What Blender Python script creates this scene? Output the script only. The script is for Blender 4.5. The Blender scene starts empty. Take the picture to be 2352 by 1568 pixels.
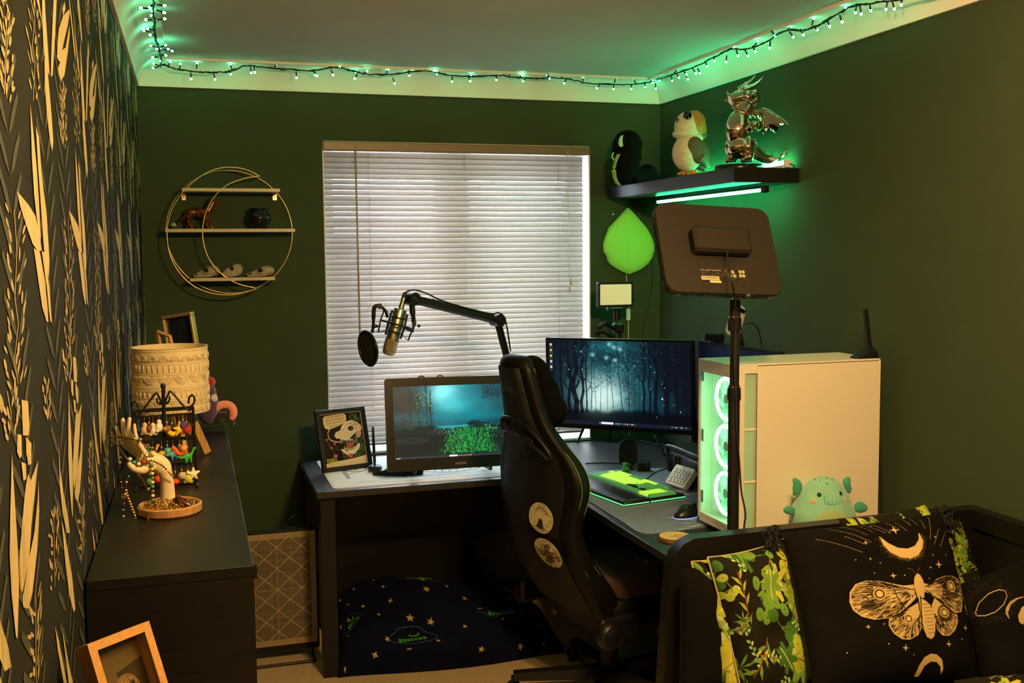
import bpy, math, random
import numpy as np
from mathutils import Vector, Matrix

# ------------------------------------------------------------------ camera
sc = bpy.context.scene
COL = sc.collection
F_PX, PITCH, YAW, ROLL, HC = 2400.0, 0.0843707, 0.2962966, 0.0097334, 1.66
_f = Vector((math.sin(YAW)*math.cos(PITCH), math.cos(YAW)*math.cos(PITCH), -math.sin(PITCH)))
_r0 = Vector((math.cos(YAW), -math.sin(YAW), 0)); _d0 = _f.cross(_r0)
_r = _r0*math.cos(ROLL) + _d0*math.sin(ROLL); _d = -_r0*math.sin(ROLL) + _d0*math.cos(ROLL)
cam_data = bpy.data.cameras.new('camera')
cam_data.sensor_width = 36; cam_data.lens = 36*F_PX/2352; cam_data.clip_start = 0.02
cam = bpy.data.objects.new('camera', cam_data); COL.objects.link(cam)
cam.matrix_world = Matrix(((_r.x, -_d.x, -_f.x, 0), (_r.y, -_d.y, -_f.y, 0), (_r.z, -_d.z, -_f.z, HC), (0, 0, 0, 1)))
sc.camera = cam
# ------------------------------------------------------------------ exposure, daylight
vs = sc.view_settings
vs.view_transform = 'Standard'; vs.look = 'None'; vs.gamma = 1; vs.exposure = 0.0; vs.use_curve_mapping = False
wd = bpy.data.worlds.new('overcast_sky'); sc.world = wd; wd.use_nodes = True
wd.node_tree.nodes['Background'].inputs[0].default_value = (0.72, 0.85, 1.0, 1)
wd.node_tree.nodes['Background'].inputs[1].default_value = 27.0
LAMP_STRENGTH = 1700.0
LAMP_COL = (1.0, 0.61, 0.23)

# ------------------------------------------------------------------ helpers
def _ray(x, y):
    return _r*((x-1176)/F_PX) + _d*((y-784)/F_PX) + _f
def P(x, y, X=None, Y=None, Z=None):
    """world point seen at photograph pixel (x,y) on the plane X=, Y= or Z="""
    q = _ray(x, y)
    t = X/q.x if X is not None else (Y/q.y if Y is not None else (Z-HC)/q.z)
    return Vector((q.x*t, q.y*t, HC+q.z*t))
def lin(c):
    return tuple((v/12.92 if v <= .04045 else ((v+.055)/1.055)**2.4) for v in c[:3])
def H(h):
    h = h.lstrip('#'); return lin([int(h[i:i+2], 16)/255 for i in (0, 2, 4)])

MATS = {}
def mat(name, col=(.5, .5, .5), rough=.5, metal=0., emit=None, estr=0., noise=0., nscale=40., bump=0., bscale=200.,
        trans=0., spec=.5, alpha=1., coat=0., sheen=0., stretch=None, col2=None, attr=None, transl=0., ior=1.45, tcol=None):
    if name in MATS: return MATS[name]
    m = bpy.data.materials.new(name); m.use_nodes = True
    nt = m.node_tree; b = nt.nodes['Principled BSDF']; L = nt.links
    I = b.inputs
    I['Base Color'].default_value = (*col, 1); I['Roughness'].default_value = rough; I['Metallic'].default_value = metal
    I['Specular IOR Level'].default_value = spec; I['IOR'].default_value = ior
    if trans: I['Transmission Weight'].default_value = trans
    if coat: I['Coat Weight'].default_value = coat; I['Coat Roughness'].default_value = .15
    if sheen: I['Sheen Weight'].default_value = sheen; I['Sheen Roughness'].default_value = .5
    if alpha < 1: I['Alpha'].default_value = alpha
    if emit: I['Emission Color'].default_value = (*emit, 1); I['Emission Strength'].default_value = estr
    tc = None
    def coords(sc_):
        nonlocal tc
        if tc is None: tc = nt.nodes.new('ShaderNodeTexCoord')
        mp = nt.nodes.new('ShaderNodeMapping'); mp.inputs['Scale'].default_value = sc_
        L.new(tc.outputs['Object'], mp.inputs['Vector']); return mp.outputs['Vector']
    src = None
    if attr:
        a = nt.nodes.new('ShaderNodeAttribute'); a.attribute_name = attr; src = a.outputs['Color']
        L.new(src, I['Base Color'])
        if estr: L.new(src, I['Emission Color']); I['Emission Strength'].default_value = estr
    if noise or col2:
        n = nt.nodes.new('ShaderNodeTexNoise'); n.inputs['Scale'].default_value = nscale; n.inputs['Detail'].default_value = 6
        L.new(coords(stretch or (1, 1, 1)), n.inputs['Vector'])
        if col2:
            mx = nt.nodes.new('ShaderNodeMix'); mx.data_type = 'RGBA'
            rp = nt.nodes.new('ShaderNodeMapRange'); rp.inputs[1].default_value = .38; rp.inputs[2].default_value = .62
            L.new(n.outputs['Fac'], rp.inputs[0]); L.new(rp.outputs[0], mx.inputs[0])
            mx.inputs[6].default_value = (*col, 1); mx.inputs[7].default_value = (*col2, 1)
            L.new(mx.outputs[2], I['Base Color'])
        else:
            mx = nt.nodes.new('ShaderNodeMix'); mx.data_type = 'RGBA'; mx.blend_type = 'MULTIPLY'; mx.inputs[0].default_value = noise
            mr = nt.nodes.new('ShaderNodeMapRange'); mr.inputs[1].default_value = .3; mr.inputs[2].default_value = .7
            mr.inputs[3].default_value = .35; mr.inputs[4].default_value = 1.25
            L.new(n.outputs['Fac'], mr.inputs[0]); L.new(mr.outputs[0], mx.inputs[7])
            if src: L.new(src, mx.inputs[6])
            else: mx.inputs[6].default_value = (*col, 1)
            L.new(mx.outputs[2], I['Base Color'])
    if bump:
        n2 = nt.nodes.new('ShaderNodeTexNoise'); n2.inputs['Scale'].default_value = bscale; n2.inputs['Detail'].default_value = 4
        L.new(coords(stretch or (1, 1, 1)), n2.inputs['Vector'])
        bp = nt.nodes.new('ShaderNodeBump'); bp.inputs['Strength'].default_value = bump; bp.inputs['Distance'].default_value = .004
        L.new(n2.outputs['Fac'], bp.inputs['Height']); L.new(bp.outputs['Normal'], I['Normal'])
    if transl:
        tr = nt.nodes.new('ShaderNodeBsdfTranslucent'); tr.inputs['Color'].default_value = (*(tcol or col), 1)
        ms = nt.nodes.new('ShaderNodeMixShader'); ms.inputs[0].default_value = transl
        out = nt.nodes['Material Output']
        L.new(b.outputs[0], ms.inputs[1]); L.new(tr.outputs[0], ms.inputs[2]); L.new(ms.outputs[0], out.inputs['Surface'])
    MATS[name] = m; return m

MATRIX = {}
def _wm(o):
    m = MATRIX[o.name]
    return _wm(o.parent) @ m if o.parent and o.parent.name in MATRIX else m

def tag(o, label, cat, group=None, kind=None):
    if label: o['label'] = label
    if cat: o['category'] = cat
    if group: o['group'] = group
    if kind: o['kind'] = kind
    return o
def thing(name, label, cat, loc=(0, 0, 0), rotz=0., group=None, M=None, kind=None):
    o = bpy.data.objects.new(name, None); COL.objects.link(o); o.empty_display_size = .05
    m = M if M is not None else Matrix.Translation(Vector(loc)) @ Matrix.Rotation(rotz, 4, 'Z')
    o.matrix_basis = m; MATRIX[o.name] = m.copy()
    return tag(o, label, cat, group, kind)

class MB:
    """collects shapes, then build() links them as ONE mesh object"""
    def __init__(s): s.v = []; s.f = []; s.M = None
    def _add(s, vs_, fs):
        n = len(s.v)
        if s.M is not None: vs_ = [s.M @ Vector(p) for p in vs_]
        s.v += [tuple(p) for p in vs_]; s.f += [tuple(i+n for i in f) for f in fs]; return s
    def box(s, c, d, M=None, bev=0.):
        hx, hy, hz = d[0]/2, d[1]/2, d[2]/2; c = Vector(c)
        b = min(bev, hx*.95, hy*.95, hz*.95)
        if b > 0:
            vs_ = []; 
            for sx in (-1, 1):
                for sy in (-1, 1):
                    for sz in (-1, 1):
                        vs_ += [(sx*hx, sy*(hy-b), sz*(hz-b)), (sx*(hx-b), sy*hy, sz*(hz-b)), (sx*(hx-b), sy*(hy-b), sz*hz)]
            def id_(sx, sy, sz, k): return (((sx > 0)*4+(sy > 0)*2+(sz > 0))*3+k)
            fs = []
            for k in range(3):
                for sg in (-1, 1):
                    q = []
                    for (a, b2) in ((-1, -1), (1, -1), (1, 1), (-1, 1)):
                        t = [0, 0, 0]; t[k] = sg; t[(k+1) % 3] = a; t[(k+2) % 3] = b2; q.append(id_(*t, k))
                    fs.append(q if sg > 0 else q[::-1])
            for k in range(3):
                k1, k2 = (k+1) % 3, (k+2) % 3
                for a in (-1, 1):
                    for b2 in (-1, 1):
                        t0 = [0, 0, 0]; t0[k] = -1; t0[k1] = a; t0[k2] = b2; t1 = list(t0); t1[k] = 1
                        q = [id_(*t0, k1), id_(*t1, k1), id_(*t1, k2), id_(*t0, k2)]
                        fs.append(q if a*b2 < 0 else q[::-1])
            for sx in (-1, 1):
                for sy in (-1, 1):
                    for sz in (-1, 1):
                        q = [id_(sx, sy, sz, k) for k in range(3)]; fs.append(q if sx*sy*sz > 0 else q[::-1])
        else:
            vs_ = [(x, y, z) for x in (-hx, hx) for y in (-hy, hy) for z in (-hz, hz)]
            fs = [(0, 1, 3, 2), (4, 6, 7, 5), (0, 4, 5, 1), (2, 3, 7, 6), (0, 2, 6, 4), (1, 5, 7, 3)]
        if M is not None: vs_ = [M @ Vector(p) for p in vs_]
        return s._add([Vector(p)+c for p in vs_], fs)
    def bb(s, lo, hi, bev=0.):
        return s.box([(a+b)/2 for a, b in zip(lo, hi)], [abs(b-a) for a, b in zip(lo, hi)], bev=bev)
    def tube(s, pts, r, seg=8, closed=False, cap=True, flat=None):
        pts = [Vector(p) for p in pts]; n = len(pts)
        rs = r if isinstance(r, (list, tuple)) else [r]*n
        T = []
        for i in range(n):
            a = pts[(i-1) % n] if (closed or i > 0) else pts[i]; b = pts[(i+1) % n] if (closed or i < n-1) else pts[i]
            t = (b-a); T.append(t.normalized() if t.length > 1e-9 else Vector((0, 0, 1)))
        up = Vector((0, 0, 1)) if abs(T[0].z) < .9 else Vector((1, 0, 0))
        N = (up - T[0]*up.dot(T[0])).normalized(); vs_ = []; fs = []
        for i in range(n):
            N = N - T[i]*N.dot(T[i]); N = N.normalized() if N.length > 1e-6 else T[i].orthogonal().normalized()
            B = T[i].cross(N)
            for k in range(seg):
                a = 2*math.pi*k/seg
                vs_.append(pts[i] + N*(math.cos(a)*rs[i]) + B*(math.sin(a)*rs[i]*(flat or 1)))
        m = n if closed else n-1
        for i in range(m):
            for k in range(seg):
                a0, a1 = i*seg+k, i*seg+(k+1) % seg; b0, b1 = ((i+1) % n)*seg+k, ((i+1) % n)*seg+(k+1) % seg
                fs.append((a0, a1, b1, b0))
        if cap and not closed:
            fs.append(tuple(range(seg))[::-1]); fs.append(tuple((n-1)*seg+k for k in range(seg)))
        return s._add(vs_, fs)
    def cyl(s, a, b, r, r2=None, seg=16):
        return s.tube([a, b], [r, r if r2 is None else r2], seg)
    def lathe(s, prof, c=(0, 0, 0), seg=24, M=None, ang=None):
        vs_ = []; fs = []; n = len(prof)
        full = ang is None; k_ = seg if full else seg+1
        for k in range(k_):
            a = 2*math.pi*k/seg if full else ang[0]+(ang[1]-ang[0])*k/seg
            for (r, z) in prof: vs_.append(Vector((r*math.cos(a), r*math.sin(a), z)))
        for k in range(seg):
            k2 = (k+1) % k_ if full else k+1
            for i in range(n-1):
                q = [k*n+i, k2*n+i, k2*n+i+1, k*n+i+1]
                if prof[i][0] < 1e-7: q = [q[0], q[2], q[3]]
                elif prof[i+1][0] < 1e-7: q = [q[0], q[1], q[2]]
                fs.append(q)
        if M is not None: vs_ = [M @ p for p in vs_]
        c = Vector(c); return s._add([p+c for p in vs_], fs)
    def ell(s, c, r, seg=16, rings=10, M=None, fn=None):
        r = (r, r, r) if not isinstance(r, (tuple, list)) else r
        vs_ = [Vector((0, 0, -1))]; fs = []
        for i in range(1, rings):
            t = -math.pi/2+math.pi*i/rings
            for k in range(seg):
                a = 2*math.pi*k/seg; vs_.append(Vector((math.cos(t)*math.cos(a), math.cos(t)*math.sin(a), math.sin(t))))
        vs_.append(Vector((0, 0, 1))); L = len(vs_)-1
        for k in range(seg): fs.append((0, 1+(k+1) % seg, 1+k)); fs.append((L, L-seg+k, L-seg+(k+1) % seg))
        for i in range(rings-2):
            for k in range(seg):
                a = 1+i*seg; fs.append((a+k, a+(k+1) % seg, a+seg+(k+1) % seg, a+seg+k))
        if fn: vs_ = [Vector(fn(p)) for p in vs_]
        vs_ = [Vector((p.x*r[0], p.y*r[1], p.z*r[2])) for p in vs_]
        if M is not None: vs_ = [M @ p for p in vs_]
        c = Vector(c); return s._add([p+c for p in vs_], fs)
    def prism(s, poly, a, b, ax=2, M=None):
        """extrude a 2-D polygon along axis ax from a to b (poly coords are the other two axes, in order)"""
        n = len(poly)
        def mk(p, h):
            q = [p[0], p[1]]; q.insert(ax, h); return Vector(q)
        vs_ = [mk(p, a) for p in poly]+[mk(p, b) for p in poly]
        fs = [tuple(range(n))[::-1], tuple(range(n, 2*n))]+[(i, (i+1) % n, n+(i+1) % n, n+i) for i in range(n)]
        if M is not None: vs_ = [M @ p for p in vs_]
        return s._add(vs_, fs)
    def loft(s, rings, cap=True, closed=True):
        n = len(rings[0]); vs_ = [Vector(p) for r in rings for p in r]; fs = []
        for i in range(len(rings)-1):
            for k in range(n if closed else n-1):
                fs.append((i*n+k, i*n+(k+1) % n, (i+1)*n+(k+1) % n, (i+1)*n+k))
        if cap: fs.append(tuple(range(n))[::-1]); fs.append(tuple((len(rings)-1)*n+k for k in range(n)))
        return s._add(vs_, fs)
    def poly(s, pts):
        return s._add([Vector(p) for p in pts], [tuple(range(len(pts)))])
    def grid(s, fn, nu, nv):
        vs_ = [Vector(fn(i/nu, j/nv)) for j in range(nv+1) for i in range(nu+1)]
        fs = [(j*(nu+1)+i, j*(nu+1)+i+1, (j+1)*(nu+1)+i+1, (j+1)*(nu+1)+i) for j in range(nv) for i in range(nu)]
        return s._add(vs_, fs)
    def mesh(s, name):
        me = bpy.data.meshes.new(name); me.from_pydata(s.v, [], s.f); me.update(); return me
    def build(s, name, m, parent=None, world=False, smooth=False, auto=None, sub=0, label=None, kind=None, mods=None):
        vs_ = s.v
        if world and parent is not None:
            inv = _wm(parent).inverted(); s.v = [tuple(inv @ Vector(p)) for p in vs_]
        me = s.mesh(name)
        if m is not None: me.materials.append(m)
        return link(name, me, parent, smooth, auto, sub, label, kind)

def fixn(me):
    import bmesh
    bm = bmesh.new(); bm.from_mesh(me); bmesh.ops.recalc_face_normals(bm, faces=bm.faces); bm.to_mesh(me); bm.free()
def link(name, me, parent=None, smooth=False, auto=None, sub=0, label=None, kind=None):
    fixn(me)
    if smooth or auto:
        me.polygons.foreach_set('use_smooth', [True]*len(me.polygons))
        if auto: me.set_sharp_from_angle(angle=math.radians(auto))
    o = bpy.data.objects.new(name, me); COL.objects.link(o)
    if parent is not None: o.parent = parent
    MATRIX[o.name] = Matrix.Identity(4)
    if sub:
        md = o.modifiers.new('sub', 'SUBSURF'); md.levels = sub; md.render_levels = sub
    if label: o['label'] = label
    if kind: o['kind'] = kind
    return o
def inst(src, parent, M=None, name=None):
    """another object that shares src's mesh"""
    o = bpy.data.objects.new(name or src.name.split('.')[0], src.data); COL.objects.link(o); o.parent = parent
    if M is not None: o.matrix_basis = M
    MATRIX[o.name] = (M or Matrix.Identity(4)).copy()
    for md in src.modifiers:
        k = o.modifiers.new(md.name, md.type); k.levels = md.levels; k.render_levels = md.render_levels
    return o
def text_mesh(txt, size, name='lettering', align='LEFT', ext=0.0):
    cu = bpy.data.curves.new(name, 'FONT'); cu.body = txt; cu.size = size; cu.align_x = align; cu.extrude = ext; cu.resolution_u = 2
    ob = bpy.data.objects.new(name, cu); COL.objects.link(ob)
    dg = bpy.context.evaluated_depsgraph_get(); me = bpy.data.meshes.new_from_object(ob.evaluated_get(dg))
    bpy.data.objects.remove(ob); bpy.data.curves.remove(cu); return me
def lettering(txt, size, m, parent, M, name='lettering', align='LEFT'):
    me = text_mesh(txt, size, name, align); me.materials.clear(); me.materials.append(m)
    o = bpy.data.objects.new(name, me); COL.objects.link(o); o.parent = parent; o.matrix_basis = M; MATRIX[o.name] = M.copy(); return o
def frame(o, x, y, n=None):
    """matrix with origin o, local X along x, local Y along y"""
    x = Vector(x).normalized(); y = Vector(y); y = (y-x*y.dot(x)).normalized(); z = x.cross(y); o = Vector(o)
    return Matrix(((x.x, y.x, z.x, o.x), (x.y, y.y, z.y, o.y), (x.z, y.z, z.z, o.z), (0, 0, 0, 1)))
def T(x, y, z): return Matrix.Translation((x, y, z))
def RZ(a): return Matrix.Rotation(a, 4, 'Z')
def RX(a): return Matrix.Rotation(a, 4, 'X')
def RY(a): return Matrix.Rotation(a, 4, 'Y')
def rrect(w, h, r, n=4, cx=0, cy=0):
    out = []
    for (sx, sy, a0) in ((1, 1, 0), (-1, 1, 90), (-1, -1, 180), (1, -1, 270)):
        for k in range(n+1):
            a = math.radians(a0+90*k/n); out.append((cx+sx*(w/2-r)+r*math.cos(a), cy+sy*(h/2-r)+r*math.sin(a)))
    return out
def circ(r, n=16, cx=0, cy=0, sy=1.): return [(cx+r*math.cos(2*math.pi*k/n), cy+sy*r*math.sin(2*math.pi*k/n)) for k in range(n)]
def spline(pts, n=8, closed=False):
    """Catmull-Rom through points"""
    pts = [Vector(p) for p in pts]; N = len(pts); out = []
    for i in range(N if closed else N-1):
        g = lambda k: pts[k % N] if closed else pts[max(0, min(N-1, k))]
        p0, p1, p2, p3 = g(i-1), g(i), g(i+1), g(i+2)
        for k in range(n):
            t = k/n; out.append(.5*((2*p1)+(p2-p0)*t+(2*p0-5*p1+4*p2-p3)*t*t+(3*p1-p0-3*p2+p3)*t**3))
    if not closed: out.append(pts[-1])
    return out

class Canvas:
    """flat print: colours laid on a fine mesh as a colour attribute (sRGB hex in, linear out)"""
    def __init__(s, w, h, bg):
        s.w, s.h = w, h; s.a = np.empty((h, w, 3)); s.a[:] = H(bg) if isinstance(bg, str) else bg
        s.Y, s.X = np.mgrid[0:h, 0:w].astype(float)
    def c(s, col): return np.array(H(col) if isinstance(col, str) else col)
    def put(s, mask, col, al=1.):
        s.a[mask] = s.a[mask]*(1-al)+s.c(col)*al
    def poly(s, pts, col, al=1.):
        p = np.array(pts, float); x0, y0 = np.floor(p.min(0)).astype(int); x1, y1 = np.ceil(p.max(0)).astype(int)+1
        x0, y0 = max(x0, 0), max(y0, 0); x1, y1 = min(x1, s.w), min(y1, s.h)
        if x1 <= x0 or y1 <= y0: return
        X, Y = s.X[y0:y1, x0:x1], s.Y[y0:y1, x0:x1]; ins = np.zeros(X.shape, bool); n = len(p)
        for i in range(n):
            (ax, ay), (bx, by) = p[i], p[(i+1) % n]
            if ay == by: continue
            ins ^= ((ay > Y) != (by > Y)) & (X < (bx-ax)*(Y-ay)/(by-ay)+ax)
        sub = s.a[y0:y1, x0:x1]; sub[ins] = sub[ins]*(1-al)+s.c(col)*al
    def ell(s, cx, cy, rx, ry, col, al=1., ang=0., w=None):
        ca, sa = math.cos(ang), math.sin(ang); dx, dy = s.X-cx, s.Y-cy
        d = np.hypot((dx*ca+dy*sa)/rx, (-dx*sa+dy*ca)/ry)
        s.put(d < 1 if w is None else np.abs(d-1) < w/max(rx, ry), col, al)
    def line(s, pts, w, col, al=1.):
        for (ax, ay), (bx, by) in zip(pts[:-1], pts[1:]):
            x0, x1 = int(max(0, min(ax, bx)-w-1)), int(min(s.w, max(ax, bx)+w+2)); y0, y1 = int(max(0, min(ay, by)-w-1)), int(min(s.h, max(ay, by)+w+2))
            if x1 <= x0 or y1 <= y0: continue
            X, Y = s.X[y0:y1, x0:x1], s.Y[y0:y1, x0:x1]; l2 = (bx-ax)**2+(by-ay)**2+1e-9
            t = np.clip(((X-ax)*(bx-ax)+(Y-ay)*(by-ay))/l2, 0, 1); m = np.hypot(X-ax-t*(bx-ax), Y-ay-t*(by-ay)) < w/2
            sub = s.a[y0:y1, x0:x1]; sub[m] = sub[m]*(1-al)+s.c(col)*al
    def glow(s, cx, cy, rx, ry, col, al=1., pw=1.):
        d = np.exp(-(((s.X-cx)/rx)**2+((s.Y-cy)/ry)**2)**pw)[..., None]*al; s.a = s.a*(1-d)+s.c(col)*d
    def star(s, cx, cy, r, col, n=5, rot=0., inner=.42):
        s.poly([(cx+(r if k % 2 == 0 else r*inner)*math.cos(rot+math.pi*k/n-math.pi/2), cy+(r if k % 2 == 0 else r*inner)*math.sin(rot+math.pi*k/n-math.pi/2)) for k in range(2*n)], col)
    def noise(s, sx, sy, amp, seed=0):
        rg = np.random.default_rng(seed); t = np.zeros((s.h, s.w))
        for o in range(3):
            gx, gy = max(2, int(s.w/sx*2**o)), max(2, int(s.h/sy*2**o)); g = rg.random((gy+1, gx+1))
            u, v = s.X/s.w*(gx-1e-6), s.Y/s.h*(gy-1e-6); i, j = u.astype(int), v.astype(int); fu, fv = u-i, v-j
            fu = fu*fu*(3-2*fu); fv = fv*fv*(3-2*fv)
            t += (g[j, i]*(1-fu)*(1-fv)+g[j, i+1]*fu*(1-fv)+g[j+1, i]*(1-fu)*fv+g[j+1, i+1]*fu*fv-.5)/2**o
        return t*amp
    def mesh(s, name, fn, m):
        """fn(u,v) with arrays u right, v down in 0..1 -> (N,3)"""
        w, h = s.w, s.h; co = np.asarray(fn((s.X/(w-1)).ravel(), (s.Y/(h-1)).ravel()), float)
        i = (np.arange(h-1)[:, None]*w+np.arange(w-1)[None]).ravel(); q = np.stack([i, i+w, i+w+1, i+1], 1)
        me = bpy.data.meshes.new(name); me.vertices.add(w*h); me.vertices.foreach_set('co', co.ravel())
        me.loops.add(q.size); me.loops.foreach_set('vertex_index', q.ravel().astype(np.int32))
        me.polygons.add(len(q)); me.polygons.foreach_set('loop_start', np.arange(0, q.size, 4, dtype=np.int32))
        me.update(calc_edges=True)
        me.polygons.foreach_set('use_smooth', np.ones(len(q), bool))
        at = me.color_attributes.new('print', 'FLOAT_COLOR', 'POINT')
        at.data.foreach_set('color', np.concatenate([s.a.reshape(-1, 3), np.ones((w*h, 1))], 1).astype(np.float32).ravel())
        me.materials.append(m); return me
    def flat(s, name, m, parent, o, x, y, world=False):
        """plane: o = top-left corner, x = right vector, y = down vector"""
        o, x, y = (np.array(k, float) for k in (o, x, y))
        fn = lambda u, v: o[None]+u[:, None]*x[None]+v[:, None]*y[None]
        me = s.mesh(name, fn, m)
        if world and parent is not None:
            me.transform(_wm(parent).inverted())
        ob = bpy.data.objects.new(name, me); COL.objects.link(ob); ob.parent = parent; MATRIX[ob.name] = Matrix.Identity(4); return ob
M_PRINT = lambda: mat('printed_paper', rough=.55, attr='print')
rnd = random.Random(7)
# ------------------------------------------------------------------ materials shared by many things
m_black = mat('black_plastic', (.007, .007, .0075), .42, bump=.05, bscale=600)
m_blackm = mat('black_metal', (.007, .007, .0075), .35, spec=.5)
m_blackwood = mat('black_brown_wood', (.0085, .0065, .0055), .42, noise=.6, nscale=14, stretch=(1, 14, 14), bump=.08, bscale=30)
m_desk = mat('desk_laminate', (.020, .019, .021), .36, spec=1., noise=.5, nscale=14, stretch=(1, 14, 14), bump=.10, bscale=500)
m_wood = mat('pale_wood', (.46, .25, .085), .5, noise=.55, nscale=20, stretch=(12, 12, 1.5))
m_white = mat('white_plastic', (.80, .80, .78), .42)
m_gold = mat('brushed_gold', (.78, .55, .24), .3, metal=1.)
m_silver = mat('steel', (.55, .55, .56), .3, metal=1.)
m_cord = mat('cord_black', (.012, .012, .012), .6)
m_cordw = mat('cord_white', (.7, .7, .68), .6)

# ------------------------------------------------------------------ room shell
XL, XR, YB, YF = -0.195, 2.188, 4.68, -0.75
ZC, ZCOVE = 2.47, 2.366
m_green = mat('dark_green_paint', (.047, .067, .036), .85, spec=.15, noise=.12, nscale=3, bump=.12, bscale=260)
m_ceil = mat('ceiling_paint', (.62, .61, .58), .9, spec=.1, noise=.06, nscale=4)
m_cove = mat('coving_paint', (.80, .78, .72), .7, spec=.2)
m_carpet = mat('beige_carpet', H('#e0c49e'), .95, spec=.05, noise=.5, nscale=160, bump=.9, bscale=420)
m_paper = mat('wallpaper_ground', H('#1b1c18'), .75, noise=.5, nscale=9, spec=.2)
def struct(name, mb, m, parent=None, **k):
    o = mb.build(name, m, parent, **k)
    if parent is None: o['kind'] = 'structure'
    return o
WX0, WX1, WZ0, WZ1 = .566, 1.826, .755, 2.16
struct('floor', MB().bb((XL-.1, YF-.1, -.1), (XR+.1, YB+.3, 0)), m_carpet)
struct('ceiling', MB().bb((XL-.1, YF-.1, ZC), (XR+.1, YB+.3, ZC+.1)), m_ceil)
wl = struct('wall_left', MB().bb((XL-.1, YF-.1, 0), (XL, YB+.0, ZC)), m_paper)
struct('wall_right', MB().bb((XR, YF-.1, 0), (XR+.1, YB, ZC)), m_green)
struct('wall_front', MB().bb((XL, YF-.1, 0), (XR, YF, ZC)), m_green)
wb = MB()
wb.bb((XL-.1, YB, 0), (WX0, YB+.26, ZC)); wb.bb((WX1, YB, 0), (XR+.1, YB+.26, ZC))
wb.bb((WX0, YB, 0), (WX1, YB+.26, WZ0)); wb.bb((WX0, YB, WZ1), (WX1, YB+.26, ZC))
struct('wall_back', wb, m_green)
# the white plastered reveal of the window
rv = MB()
rv.bb((WX0, YB+.004, WZ0), (WX0+.006, YB+.26, WZ1)); rv.bb((WX1-.006, YB+.004, WZ0), (WX1, YB+.26, WZ1))
rv.bb((WX0, YB+.004, WZ1-.006), (WX1, YB+.26, WZ1))
struct('trim_4', rv, m_cove)
# concave coving: quarter profile along each wall
cp = [(0, ZCOVE), (.012, ZCOVE)]+[(.105-.093*math.cos(a), ZCOVE+.093*math.sin(a)) for a in [math.radians(t) for t in range(5, 91, 9)]]+[(.125, ZCOVE+.093), (.125, ZC), (0, ZC)]
def cove(name, a, b, n):
    a, b, n = Vector(a), Vector(b), Vector(n)
    rings = [[p+n*q[0]+Vector((0, 0, q[1])) for q in cp] for p in (a, b)]
    struct(name, MB().loft(rings), m_cove, auto=40)
cove('trim_1', (XL, YB, 0), (XR, YB, 0), (0, -1, 0))
cove('trim_2', (XL, YF, 0), (XL, YB, 0), (1, 0, 0))
cove('trim_3', (XR, YF, 0), (XR, YB, 0), (-1, 0, 0))
bbm = mat('baseboard_paint', (.04, .06, .045), .6)
struct('baseboard_back', MB().bb((XL, YB-.015, 0), (XR, YB, .11), bev=.004), bbm)
struct('baseboard_right', MB().bb((XR-.015, YF, 0), (XR, YB-.015, .11), bev=.004), bbm)
struct('baseboard_left', MB().bb((XL, YF, 0), (XL+.015, YB-.015, .11), bev=.004), bbm)
# ------------------------------------------------------------------ window
m_upvc = mat('white_upvc', (.78, .79, .80), .35)
m_glass = mat('window_glass', (1, 1, 1), .02, trans=1., ior=1.02, spec=.1)
wn = thing('window_1', None, None, (1.196, YB+.24, WZ0), kind='structure')
g0, g1, g2, g3 = P(768, 600, Y=YB+.2).x, P(1000, 600, Y=YB+.2).x, P(1080, 600, Y=YB+.2).x, P(1296, 600, Y=YB+.2).x
gt = P(900, 380, Y=YB+.2).z; gb = .81
Y0, Y1 = YB+.19, YB+.25
for nm, lo, hi in (('frame_side', (WX0, Y0, WZ0), (g0, Y1, WZ1)), ('frame_side', (g3, Y0, WZ0), (WX1, Y1, WZ1)), ('frame_mullion', (g1, Y0, WZ0), (g2, Y1, WZ1)),
                   ('frame_head', (g0, Y0, gt), (g1, Y1, WZ1)), ('frame_head', (g2, Y0, gt), (g3, Y1, WZ1)), ('frame_foot', (g0, Y0, WZ0), (g1, Y1, gb)), ('frame_foot', (g2, Y0, WZ0), (g3, Y1, gb))):
    MB().bb(lo, hi, bev=.006).build(nm, m_upvc, wn, world=True)
for a, b in ((g0, g1), (g2, g3)):
    MB().bb((a, YB+.215, gb), (b, YB+.219, gt)).build('pane', m_glass, wn, world=True)
MB().bb((WX0, YB+.002, WZ0-.005), (WX1, Y0, WZ0+.012), bev=.004).build('window_sill', m_upvc, wn, world=True)
# ------------------------------------------------------------------ ceiling lamp (just above the frame, lights the room)
m_bulb = mat('lamp_bulb', (1, .9, .7), .3, emit=LAMP_COL, estr=LAMP_STRENGTH)
LX, LY = .95, 1.25
cl = thing('ceiling_lamp', 'ceiling spot lamp with three warm bulbs on a round canopy', 'lamp', (LX, LY, ZC))
MB().lathe([(0, 0), (.075, 0), (.075, -.018), (.05, -.03), (0, -.03)], seg=24).build('canopy', m_silver, cl, auto=40)
for k in range(3):
    a = math.radians(90+120*k); d = Vector((math.cos(a), math.sin(a), 0))
    MB().tube([d*.03+Vector((0, 0, -.02)), d*.09+Vector((0, 0, -.05)), d*.12+Vector((0, 0, -.1))], .008).build('arm', m_silver, cl, smooth=True)
    MB().lathe([(.018, .03), (.03, .0), (.032, -.02), (.028, -.02), (.026, 0), (.016, .026)], d*.12+Vector((0, 0, -.12)), 16).build('bulb_holder', m_silver, cl, smooth=True)
    MB().ell(d*.12+Vector((0, 0, -.155)), .032, 12, 8).build('bulb', m_bulb, cl, smooth=True)
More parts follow.
